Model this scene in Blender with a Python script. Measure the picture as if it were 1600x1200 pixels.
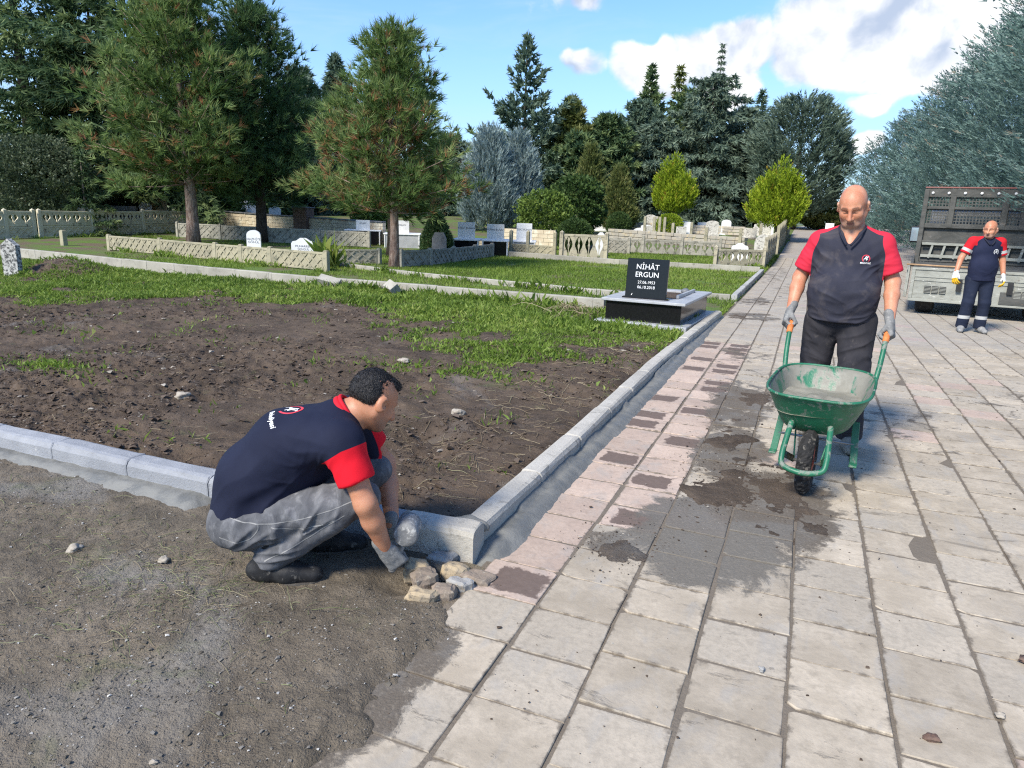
import bpy, bmesh, math, random
import numpy as np
from mathutils import Vector, Matrix
from mathutils.bvhtree import BVHTree
for o in list(bpy.data.objects):
    bpy.data.objects.remove(o)
random.seed(7)
RNG = np.random.default_rng(7)
SC = bpy.context.scene
COL = SC.collection
R = math.radians

# ------------------------------------------------------------------ camera
EYE = 1.55
def camera_axes(yaw=.387675, pitch=.236259, roll=.0324634):
    cy, sy, cp, sp = math.cos(yaw), math.sin(yaw), math.cos(pitch), math.sin(pitch)
    fwd = Vector((-sy*cp, cy*cp, -sp)); right = Vector((cy, sy, 0)); up = right.cross(fwd)
    cr, sr = math.cos(roll), math.sin(roll)
    return cr*right+sr*up, -sr*right+cr*up, fwd
cam_data = bpy.data.cameras.new('camera')
cam = bpy.data.objects.new('camera', cam_data); COL.objects.link(cam)
_r, _u, _f = camera_axes()
cam.matrix_world = Matrix(((_r.x, _u.x, -_f.x, 0), (_r.y, _u.y, -_f.y, 0), (_r.z, _u.z, -_f.z, EYE), (0, 0, 0, 1)))
cam_data.sensor_width = 36; cam_data.lens = 36*1093.64/1600
cam_data.clip_start = .05; cam_data.clip_end = 6000
SC.camera = cam

# ------------------------------------------------------------------ light
SUN_DIR = Vector((-.33, -.94, 0)).normalized()          # horizontal direction towards the sun
SUN_EL = R(44)
to_sun = Vector((SUN_DIR.x*math.cos(SUN_EL), SUN_DIR.y*math.cos(SUN_EL), math.sin(SUN_EL)))
sun_data = bpy.data.lights.new('sun', 'SUN'); sun_data.energy = 2.65; sun_data.angle = R(13); sun_data.color = (1, .93, .82)
sun = bpy.data.objects.new('sun', sun_data); COL.objects.link(sun)
sun.rotation_euler = to_sun.to_track_quat('Z', 'Y').to_euler()
SC.view_settings.view_transform = 'Standard'; SC.view_settings.look = 'None'
SC.view_settings.exposure = 1.36; SC.view_settings.gamma = 1; SC.view_settings.use_curve_mapping = False
SC.cycles.max_bounces = 6; SC.cycles.transparent_max_bounces = 6
SC.cycles.use_denoising = False; SC.cycles.filter_width = 1.2; SC.cycles.sample_clamp_indirect = 4

# ------------------------------------------------------------------ shader helpers
def nd(nt, typ, ins=None, **props):
    n = nt.nodes.new(typ)
    for k, v in props.items():
        setattr(n, k, v)
    for k, v in (ins or {}).items():
        s = n.inputs[k]
        if isinstance(v, bpy.types.NodeSocket):
            nt.links.new(v, s)
        else:
            s.default_value = v
    return n
def mathn(nt, op, a, b=0.0, c=None, clamp=False):
    ins = {0: a, 1: b}
    if c is not None: ins[2] = c
    return nd(nt, 'ShaderNodeMath', ins, operation=op, use_clamp=clamp).outputs[0]
def noise(nt, vec, scale, detail=4, rough=.55, dist=0.0):
    return nd(nt, 'ShaderNodeTexNoise', {'Vector': vec, 'Scale': scale, 'Detail': detail, 'Roughness': rough, 'Distortion': dist}).outputs['Fac']
def step(nt, v, lo, hi, a=0.0, b=1.0):
    return nd(nt, 'ShaderNodeMapRange', {'Value': v, 'From Min': lo, 'From Max': hi, 'To Min': a, 'To Max': b}, interpolation_type='SMOOTHSTEP').outputs[0]
def c4(c): return (c[0], c[1], c[2], 1) if len(c) == 3 else c
def mix(nt, f, a, b, blend='MIX'):
    n = nd(nt, 'ShaderNodeMix', {}, data_type='RGBA', blend_type=blend)
    for i, v in ((0, f), (6, a), (7, b)):
        s = n.inputs[i]
        if isinstance(v, bpy.types.NodeSocket): nt.links.new(v, s)
        else: s.default_value = v if i == 0 else c4(v)
    return n.outputs[2]
def ramp(nt, f, stops):
    n = nd(nt, 'ShaderNodeValToRGB', {'Fac': f}); e = n.color_ramp.elements
    while len(e) < len(stops): e.new(.5)
    for k, (p, c) in enumerate(stops): e[k].position = p; e[k].color = c4(c)
    return n.outputs[0]
def attr(nt, name): return nd(nt, 'ShaderNodeAttribute', attribute_name=name).outputs['Fac']
def material(name):
    m = bpy.data.materials.new(name); m.use_nodes = True
    nt = m.node_tree; nt.nodes.clear()
    out = nd(nt, 'ShaderNodeOutputMaterial'); b = nd(nt, 'ShaderNodeBsdfPrincipled')
    nt.links.new(b.outputs[0], out.inputs[0])
    return m, nt, b
def put(nt, sock, v):
    if isinstance(v, bpy.types.NodeSocket): nt.links.new(v, sock)
    else: sock.default_value = v
def finish(nt, b, col, rough=.8, height=None, strength=.4, dist=.01, spec=.35, metal=0.0):
    put(nt, b.inputs['Base Color'], c4(col) if not isinstance(col, bpy.types.NodeSocket) else col)
    put(nt, b.inputs['Roughness'], rough); put(nt, b.inputs['Specular IOR Level'], spec); put(nt, b.inputs['Metallic'], metal)
    if height is not None:
        bm = nd(nt, 'ShaderNodeBump', {'Height': height, 'Strength': strength, 'Distance': dist})
        nt.links.new(bm.outputs[0], b.inputs['Normal'])
def objc(nt): return nd(nt, 'ShaderNodeTexCoord').outputs['Object']
def wpos(nt): return nd(nt, 'ShaderNodeNewGeometry').outputs['Position']
def orand(nt): return nd(nt, 'ShaderNodeObjectInfo').outputs['Random']
def surf(name, c1, c2, scale=6, rough=.8, bump=.3, bscale=60, c3=None, c3t=(.58, .72), world=False, dist=.006, spec=.35, metal=0.0, vary=0.0, c3scale=2.3):
    """two-tone procedural surface with an optional third, patchier tone"""
    m, nt, b = material(name)
    v = wpos(nt) if world else objc(nt)
    n1 = noise(nt, v, scale, 5, .62)
    col = mix(nt, step(nt, n1, .32, .68), c1, c2)
    if c3 is not None:
        col = mix(nt, step(nt, noise(nt, v, scale*c3scale, 6, .65, .4), *c3t), col, c3)
    if vary:
        k = mathn(nt, 'MULTIPLY_ADD', orand(nt), vary*2, 1-vary)
        vm = nd(nt, 'ShaderNodeVectorMath', {0: col, 'Scale': k}, operation='SCALE'); col = vm.outputs[0]
    h = noise(nt, v, bscale, 5, .7)
    finish(nt, b, col, rough, h, bump, dist, spec, metal)
    return m

# ------------------------------------------------------------------ world: Nishita sky with procedural clouds
def cam_dir(px, py):
    return (_r*((px-800)/1093.64) - _u*((py-600)/1093.64) + _f).normalized()
world = bpy.data.worlds.new('World'); SC.world = world; world.use_nodes = True
wt = world.node_tree; wt.nodes.clear()
wout = nd(wt, 'ShaderNodeOutputWorld'); wbg = nd(wt, 'ShaderNodeBackground'); wt.links.new(wbg.outputs[0], wout.inputs[0])
sky = nd(wt, 'ShaderNodeTexSky', sky_type='NISHITA'); sky.sun_disc = False
sky.sun_elevation = SUN_EL; sky.sun_rotation = math.atan2(SUN_DIR.x, SUN_DIR.y); sky.air_density = 1.2; sky.dust_density = .4; sky.ozone_density = 2.2
wd = nd(wt, 'ShaderNodeTexCoord').outputs['Generated']
sep = nd(wt, 'ShaderNodeSeparateXYZ', {0: wd})
def vmul(v, k): return nd(wt, 'ShaderNodeVectorMath', {0: v, 'Scale': k}, operation='SCALE').outputs[0]
def vadd(v, c): return nd(wt, 'ShaderNodeVectorMath', {0: v, 1: c}, operation='ADD').outputs[0]
warp = nd(wt, 'ShaderNodeTexNoise', {'Vector': wd, 'Scale': 6.0, 'Detail': 4.0}).outputs['Color']
wv = nd(wt, 'ShaderNodeVectorMath', {0: warp, 1: (.09, .09, .09), 2: wd}, operation='MULTIPLY_ADD').outputs[0]
def billow(vec):
    n1 = noise(wt, vec, 7.5, 3, .5); n2 = noise(wt, vec, 19, 5, .55)
    return mathn(wt, 'MULTIPLY_ADD', n2, .42, n1)
bl = billow(wv)
# individual cumulus: photo direction, angular size, weight
tot = None
for (px, py, rad, w) in [(1390, 45, .13, 1.0), (1300, 25, .05, .85), (1500, 75, .10, .9), (1330, 90, .07, .7), (1440, 120, .06, .6), (1120, 75, .07, .95), (1035, 100, .07, .80), (925, 108, .045, .5), (1340, 165, .04, .75), (1300, 150, .03, .5), (1350, 225, .03, .7), (1325, 260, .03, .55), (1120, 130, .07, .7), (1340, 5, .05, .7), (1450, 20, .06, .7)]:
    df = nd(wt, 'ShaderNodeVectorMath', {0: wv, 1: cam_dir(px, py)+Vector((.045, .045, .045))}, operation='SUBTRACT').outputs[0]
    df = nd(wt, 'ShaderNodeVectorMath', {0: df, 1: (1, 1, 1.35)}, operation='MULTIPLY').outputs[0]
    ln = nd(wt, 'ShaderNodeVectorMath', {0: df}, operation='LENGTH').outputs['Value']
    q = step(wt, ln, rad*.25, rad*1.3, w, 0); tot = q if tot is None else mathn(wt, 'MAXIMUM', tot, q)
big = noise(wt, wv, 1.9, 3, .5)
tot = mathn(wt, 'MAXIMUM', tot, step(wt, big, .56, .74, 0, .8))          # the same kind of cloud over the rest of the sky
dn = mathn(wt, 'ADD', tot, mathn(wt, 'MULTIPLY', mathn(wt, 'SUBTRACT', bl, .70), 1.55))
cmask = step(wt, dn, .36, .56)
bl2 = billow(vadd(wv, (-.008, -.012, .022)))
lit = step(wt, mathn(wt, 'ADD', mathn(wt, 'MULTIPLY', mathn(wt, 'SUBTRACT', bl, bl2), 1.5), mathn(wt, 'MULTIPLY', mathn(wt, 'SUBTRACT', noise(wt, wv, 4.5, 3, .5), .46), 1.5)), -.19, .22)
ccol = mix(wt, lit, (1.8, 2.1, 2.65), (3.8, 3.8, 3.8))
haze_f = step(wt, sep.outputs['Z'], .0, .35, .55, 0)
skyc = mix(wt, 1.0, sky.outputs[0], (.42, .585, .82), 'MULTIPLY')
skyc = mix(wt, haze_f, skyc, (1.9, 2.6, 3.45))
cirr = noise(wt, nd(wt, 'ShaderNodeVectorMath', {0: wd, 1: (2.0, 2.0, 9.0)}, operation='MULTIPLY').outputs[0], 2.2, 5, .6, .5)
skyc = mix(wt, step(wt, cirr, .45, .8, 0, .38), skyc, (2.1, 2.75, 3.6))
wcol = mix(wt, mathn(wt, 'MULTIPLY', cmask, .96), skyc, ccol)
wt.links.new(wcol, wbg.inputs[0]); wbg.inputs[1].default_value = .122

# ------------------------------------------------------------------ object helpers
def link(o, parent=None):
    COL.objects.link(o)
    if parent is not None: o.parent = parent
    return o
def tag(o, label=None, cat=None, group=None, kind=None):
    if label: o['label'] = label
    if cat: o['category'] = cat
    if group: o['group'] = group
    if kind: o['kind'] = kind
    return o
def thing(name, label, cat, loc=(0, 0, 0), rz=0.0, group=None):
    o = bpy.data.objects.new(name, None); o.empty_display_size = .1
    o.location = loc; o.rotation_euler = (0, 0, rz)
    return tag(link(o), label, cat, group)
def copy_tree(o, parent=None):
    c = o.copy(); COL.objects.link(c)
    if parent is not None: c.parent = parent
    for ch in [x for x in bpy.data.objects if x.parent == o]:
        copy_tree(ch, c)
    return c
def raw_mesh(name, V, faces, mats, midx=None, attrs=None, smooth=False):
    """V: (n,3); faces: list of int arrays (m,k)"""
    me = bpy.data.meshes.new(name)
    V = np.asarray(V, np.float32).reshape(-1, 3)
    faces = [np.asarray(f, np.int32) for f in faces if len(f)]
    me.vertices.add(len(V)); me.vertices.foreach_set('co', V.ravel())
    loops = np.concatenate([f.ravel() for f in faces]) if faces else np.zeros(0, np.int32)
    counts = np.concatenate([np.full(len(f), f.shape[1], np.int32) for f in faces]) if faces else np.zeros(0, np.int32)
    starts = np.concatenate([[0], np.cumsum(counts)[:-1]]).astype(np.int32) if len(counts) else counts
    me.loops.add(len(loops)); me.loops.foreach_set('vertex_index', loops)
    me.polygons.add(len(counts)); me.polygons.foreach_set('loop_start', starts); me.polygons.foreach_set('loop_total', counts)
    if midx is not None: me.polygons.foreach_set('material_index', np.asarray(midx, np.int32))
    me.polygons.foreach_set('use_smooth', np.full(len(counts), bool(smooth)))
    for m in (mats if isinstance(mats, (list, tuple)) else [mats]): me.materials.append(m)
    for k, a in (attrs or {}).items():
        at = me.attributes.new(k, 'FLOAT', 'POINT'); at.data.foreach_set('value', np.asarray(a, np.float32))
    me.update(calc_edges=True)
    return me
def obj(name, me, parent=None): return link(bpy.data.objects.new(name, me), parent)

class MB:
    """collects simple solids into one mesh"""
    def __init__(s): s.v = []; s.f = {}; s.n = 0; s.mi = {}
    def add(s, V, F, mi=0):
        V = np.asarray(V, float).reshape(-1, 3)
        for f in F:
            s.f.setdefault(len(f), []).append([i+s.n for i in f]); s.mi.setdefault(len(f), []).append(mi)
        s.v.append(V); s.n += len(V); return s
    def box(s, c, d, rz=0.0, bev=0.0, mi=0, M=None):
        x, y, z = d[0]/2, d[1]/2, d[2]/2
        if bev <= 0:
            V = np.array([(-x, -y, -z), (x, -y, -z), (x, y, -z), (-x, y, -z), (-x, -y, z), (x, -y, z), (x, y, z), (-x, y, z)], float)
            F = [(3, 2, 1, 0), (4, 5, 6, 7), (0, 1, 5, 4), (1, 2, 6, 5), (2, 3, 7, 6), (3, 0, 4, 7)]
        else:
            b = min(bev, x*.9, y*.9, z*.9); V = []; key = {}
            for ax in range(3):
                for sx in (-1, 1):
                    for sy in (-1, 1):
                        for sz in (-1, 1):
                            p = [sx*(x-b), sy*(y-b), sz*(z-b)]; p[ax] += (sx, sy, sz)[ax]*b
                            key[(ax, sx, sy, sz)] = len(V); V.append(p)
            F = []
            for ax in range(3):
                o1, o2 = [(1, 2), (2, 0), (0, 1)][ax]
                for sg in (-1, 1):
                    q = []
                    for a, bb in ((-1, -1), (1, -1), (1, 1), (-1, 1)):
                        t = [0, 0, 0]; t[ax] = sg; t[o1] = a; t[o2] = bb; q.append(key[(ax, *t)])
                    F.append(q if sg > 0 else q[::-1])
            for ax in range(3):
                o1, o2 = [(1, 2), (2, 0), (0, 1)][ax]
                for a in (-1, 1):
                    for bb in (-1, 1):
                        t0 = [0, 0, 0]; t1 = [0, 0, 0]; t0[ax] = -1; t1[ax] = 1
                        for t in (t0, t1): t[o1] = a; t[o2] = bb
                        q = [key[(o1, *t0)], key[(o1, *t1)], key[(o2, *t1)], key[(o2, *t0)]]
                        F.append(q if a*bb > 0 else q[::-1])
            for sx in (-1, 1):
                for sy in (-1, 1):
                    for sz in (-1, 1):
                        q = [key[(0, sx, sy, sz)], key[(1, sx, sy, sz)], key[(2, sx, sy, sz)]]
                        F.append(q if sx*sy*sz > 0 else q[::-1])
            V = np.array(V)
        if rz:
            cc, ss = math.cos(rz), math.sin(rz); V = V @ np.array([[cc, ss, 0], [-ss, cc, 0], [0, 0, 1]])
        if M is not None: V = V @ np.asarray(M)[:3, :3].T
        return s.add(V+np.asarray(c, float), F, mi)
    def bar(s, a, b, w, h, up=(0, 0, 1), bev=0.0, mi=0):
        a, b = Vector(a), Vector(b); d = b-a; L = d.length; d.normalize()
        u = Vector(up); sx = d.cross(u)
        if sx.length < 1e-5: sx = d.cross(Vector((1, 0, 0)))
        sx.normalize(); u = sx.cross(d)
        M = Matrix((sx, d, u)).transposed()
        return s.box((a+b)/2, (w, L, h), bev=bev, mi=mi, M=M)
    def tube(s, pts, rad, n=8, caps=True, mi=0):
        pts = [Vector(p) for p in pts]; k = len(pts)
        rad = [rad]*k if np.isscalar(rad) else list(rad)
        V = []; prev = None
        for i in range(k):
            t = (pts[min(i+1, k-1)]-pts[max(i-1, 0)]).normalized()
            if prev is None:
                a = t.orthogonal().normalized()
            else:
                a = prev - t*prev.dot(t)
                if a.length < 1e-4: a = t.orthogonal()
                a.normalize()
            prev = a; b = t.cross(a)
            for j in range(n):
                th = 2*math.pi*j/n; V.append(pts[i]+(a*math.cos(th)+b*math.sin(th))*rad[i])
        F = []
        for i in range(k-1):
            for j in range(n):
                F.append((i*n+j, i*n+(j+1) % n, (i+1)*n+(j+1) % n, (i+1)*n+j))
        if caps: F.append(tuple(range(n))[::-1]); F.append(tuple((k-1)*n+j for j in range(n)))
        return s.add([tuple(p) for p in V], F, mi)
    def lathe(s, prof, n=20, M=None, c=(0, 0, 0), mi=0):
        """profile of (r,z) turned about z"""
        V = []; F = []; k = len(prof)
        for r, z in prof:
            for j in range(n):
                th = 2*math.pi*j/n; V.append((r*math.cos(th), r*math.sin(th), z))
        for i in range(k-1):
            for j in range(n): F.append((i*n+j, i*n+(j+1) % n, (i+1)*n+(j+1) % n, (i+1)*n+j))
        F.append(tuple(range(n))[::-1]); F.append(tuple((k-1)*n+j for j in range(n)))
        V = np.array(V)
        if M is not None: V = V @ np.asarray(M)[:3, :3].T
        return s.add(V+np.asarray(c, float), F, mi)
    def prism(s, outline, thick, origin=(0, 0, 0), ux=(1, 0, 0), uy=(0, 0, 1), mi=0):
        """outline in (u,v), extruded by thick along ux x uy"""
        ux, uy = Vector(ux).normalized(), Vector(uy).normalized(); w = ux.cross(uy); o = Vector(origin); n = len(outline)
        V = [tuple(o+ux*a+uy*b+w*t) for t in (-thick/2, thick/2) for a, b in outline]
        F = [tuple(range(n))[::-1], tuple(range(n, 2*n))]+[(i, (i+1) % n, n+(i+1) % n, n+i) for i in range(n)]
        return s.add(V, F, mi)
    def mesh(s, name, mats, smooth=False, attrs=None):
        V = np.concatenate(s.v) if s.v else np.zeros((0, 3))
        ks = sorted(s.f); F = [np.array(s.f[k]) for k in ks]; mi = np.concatenate([np.array(s.mi[k]) for k in ks]) if ks else None
        return raw_mesh(name, V, F, mats, mi, attrs, smooth)
    def build(s, name, mats, parent=None, smooth=False): return obj(name, s.mesh(name, mats, smooth), parent)

# ------------------------------------------------------------------ numpy noise
def _hash(i, j, seed):
    h = (i*374761393 + j*668265263 + seed*974634541) & 0xffffffff
    h = ((h ^ (h >> 13))*1274126177) & 0xffffffff
    return ((h ^ (h >> 16)) & 0xffff)/65535.0
def vn(x, y, seed=0):
    x = np.asarray(x, float); y = np.asarray(y, float)
    i = np.floor(x).astype(np.int64); j = np.floor(y).astype(np.int64); fx = x-i; fy = y-j
    fx = fx*fx*(3-2*fx); fy = fy*fy*(3-2*fy)
    a = _hash(i, j, seed); b = _hash(i+1, j, seed); c = _hash(i, j+1, seed); d = _hash(i+1, j+1, seed)
    return (a+(b-a)*fx)*(1-fy)+(c+(d-c)*fx)*fy
def fbm(x, y, f=1.0, o=4, seed=0, g=.5):
    s = 0; a = 1; t = 0
    for k in range(o):
        s = s+a*vn(x*f+17.3*k, y*f-9.1*k, seed+k); t += a; a *= g; f *= 2.03
    return s/t
def sst(x, a, b):
    t = np.clip((np.asarray(x, float)-a)/(b-a), 0, 1); return t*t*(3-2*t)
def terrain(x, y):
    r = np.hypot(x, y); return 1.35*sst(r, 27, 72)
def grid_mesh(name, X, Y, Z, mat, attrs=None, smooth=True):
    n, m = X.shape; idx = np.arange(n*m).reshape(n, m)
    F = np.stack([idx[:-1, :-1], idx[1:, :-1], idx[1:, 1:], idx[:-1, 1:]], -1).reshape(-1, 4)
    e1 = np.array([X[1, 0]-X[0, 0], Y[1, 0]-Y[0, 0]]); e2 = np.array([X[0, 1]-X[0, 0], Y[0, 1]-Y[0, 0]])
    if e1[0]*e2[1]-e1[1]*e2[0] < 0: F = F[:, ::-1]
    return raw_mesh(name, np.stack([X, Y, Z], -1).reshape(-1, 3), [F], mat, None, attrs, smooth)
# ================================================================== materials of the setting
def mk_soil(name, dark, brown, grey, green=None, green_amt=0.0, greypatch=.62):
    m, nt, b = material(name); p = wpos(nt)
    n1 = noise(nt, p, 1.1, 6, .62, .5); n2 = noise(nt, p, 7, 6, .68); n3 = noise(nt, p, 45, 4, .7); n4 = noise(nt, p, .7, 5, .6, 1.2)
    col = mix(nt, step(nt, n1, .35, .65), dark, brown)
    col = mix(nt, step(nt, n2, .40, .72, 0, .6), col, [c*1.45 for c in brown])
    col = mix(nt, step(nt, n4, greypatch-.09, greypatch+.05, 0, .85), col, grey)
    if green: col = mix(nt, step(nt, noise(nt, p, 2.3, 6, .7, .6), .60-green_amt, .74-green_amt, 0, .55), col, green)
    sp = step(nt, noise(nt, p, 120, 2, .5), .69, .74)
    col = mix(nt, mathn(nt, 'MULTIPLY', sp, .7), col, (.36, .33, .28))
    h = mathn(nt, 'ADD', mathn(nt, 'MULTIPLY', n2, .6), mathn(nt, 'ADD', mathn(nt, 'MULTIPLY', n3, .6), mathn(nt, 'MULTIPLY', noise(nt, p, 150, 3, .7), .35)))
    finish(nt, b, col, step(nt, n4, .5, .7, .95, .72), h, .9, .03, .22)
    return m
MS_PLOT = mk_soil('plot_soil', (.052, .038, .027), (.104, .076, .053), (.150, .130, .108), (.10, .115, .045), .02, .66)
MS_FRONT = mk_soil('front_soil', (.098, .082, .060), (.162, .133, .096), (.205, .188, .160), (.115, .125, .06), .04, .60)
def mk_ground():
    m, nt, b = material('graveyard_ground'); p = wpos(nt)
    g = step(nt, noise(nt, p, .8, 6, .65), .40, .58)
    col = mix(nt, g, (.13, .10, .07), mix(nt, noise(nt, p, 5, 4, .6), (.075, .125, .026), (.12, .18, .045)))
    finish(nt, b, col, .95, noise(nt, p, 25, 4, .7), .7, .04, .15)
    return m
M_GROUND = mk_ground()
M_STRAW = surf('straw', (.34, .28, .16), (.24, .19, .11), 20, .8, 0)
M_GRASS = None
def mk_grass(name, a, b2, c):
    m, nt, b = material(name); t = attr(nt, 'tint')
    col = ramp(nt, t, [(0, a), (.55, b2), (1, c)])
    finish(nt, b, col, .55, spec=.3)
    tr = nd(nt, 'ShaderNodeBsdfTranslucent', {'Color': col}); ms = nd(nt, 'ShaderNodeMixShader', {0: .42, 1: b.outputs[0], 2: tr.outputs[0]})
    nt.links.new(ms.outputs[0], nt.nodes['Material Output'].inputs[0])
    return m
M_GRASS = mk_grass('grass_blades', (.092, .150, .020), (.195, .285, .044), (.37, .39, .115))

# ------------------------------------------------------------------ ground sheet to the horizon
def ground_z(x, y):
    near = (1-sst(np.hypot(x, y), 18, 24)*1.0)
    low = np.where((y < 11.4) & (x > -24), 1.0, 0.0)
    pz = np.where((x > -1.2) & (x < 9) & (y > -20), 1.0, 0.0)
    return terrain(x, y)-.10*low-.07*pz*(1-low)+.03*(fbm(x, y, .6, 3, 3)-.5)*(1-pz)
rr = np.concatenate([np.linspace(.2, 40, 170), np.geomspace(41, 2500, 60)]); th = np.linspace(0, 2*math.pi, 241)
RRm, TH = np.meshgrid(rr, th, indexing='ij'); GX, GY = RRm*np.cos(TH), RRm*np.sin(TH)
tag(obj('ground', grid_mesh('ground', GX, GY, ground_z(GX, GY), M_GROUND)), kind='structure')
# far wooded hills
hx = np.linspace(-1400, 1400, 160); hy = np.linspace(700, 1500, 24); HX, HY = np.meshgrid(hx, hy, indexing='ij')
HZ = -4+26*np.sin((HY-700)/800*math.pi)**1*(.25+1.0*fbm(HX, HY, .0022, 4, 5))
M_HILL = surf('hill_forest', (.05, .085, .05), (.09, .12, .07), .02, .95, .3, .2, world=True)
tag(obj('hills', grid_mesh('hills', HX, HY, HZ, M_HILL)), kind='structure')

# ------------------------------------------------------------------ dug-over plot (soil, persp. friendly grid) and the front soil
def plot_soil_z(x, y):
    rough = .45+.75*sst(fbm(x, y, .55, 3, 21), .38, .62)
    a = (fbm(x, y, 2.2, 5, 11)-.5)*.085*rough + (fbm(x*.9, y*1.3, 9, 4, 31, .6)-.5)*.055*rough
    ridge = np.abs(fbm(x*.8+.3*y, y*1.4, 3.3, 3, 41)-.5)*-.10*sst(fbm(x, y, .4, 2, 51), .42, .6)
    cl = sst(fbm(x, y, .8, 4, 301), .34, .60); a = a+cl*(.042*(.5-np.abs(fbm(x, y, 5.5, 2, 55)-.5)*2.6)+.022*(.5-np.abs(fbm(x, y*1.2, 12, 2, 57)-.5)*2.6)+.014*(fbm(x, y, 26, 2, 59)-.5))
    dip = -.07*np.exp(-(((x+2.35)/.30)**2+((y-4.05)/.22)**2)*1.4)-.05*np.exp(-(((x+2.05)/.12)**2+((y-3.75)/.10)**2))
    mound = .30*np.exp(-(((x+14.2)/1.0)**2+((y-10.1)/.75)**2)**1.5)*(.75+.5*fbm(x, y, 3, 4, 61))
    edge = -.03*(1-sst(-1.40-x, 0, .12))-.02*(1-sst(y-2.76, 0, .08))
    return .055+a+ridge+dip+mound+edge
ny, nx = 250, 420
yy = np.geomspace(2.755, 11.55, ny); tt = np.linspace(0, 1, nx)**.92
YY, TT = np.meshgrid(yy, tt, indexing='ij'); XX = -1.395-TT*(1.55*YY+1.2)
tag(obj('soil', grid_mesh('soil', XX, YY, plot_soil_z(XX, YY), MS_PLOT)), kind='structure')
def front_soil_z(x, y):
    wob = (fbm(x, y, 3.0, 6, 71, .62)-.5)
    edge = -1.10+.42*wob-.05*sst(y, 1.9, 2.5)-.16*(1-sst(y, 1.05, 1.6))
    t = sst(edge-x, -.10, .14)
    # hollow where the stones are being set
    hol = -.07*np.exp(-(((x+1.46)/.20)**2+((y-2.42)/.17)**2)**1.5)
    return -.030+.048*t+hol*1.0+(fbm(x, y, 5, 5, 81)-.5)*.034*(.35+.65*t)+(fbm(x, y, 26, 4, 91, .62)-.5)*.018*(.4+.6*t)+.02*sst(-x, 2.6, 4)*fbm(x, y, 1.5, 3, 97)
yy = np.geomspace(.55, 2.62, 210); tt = np.linspace(0, 1, 330)
YY, TT = np.meshgrid(yy, tt, indexing='ij'); XX = -.92-TT*(1.75*YY+1.0)
tag(obj('soil', grid_mesh('front_soil', XX, YY, front_soil_z(XX, YY), MS_FRONT)), kind='structure')

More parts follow.
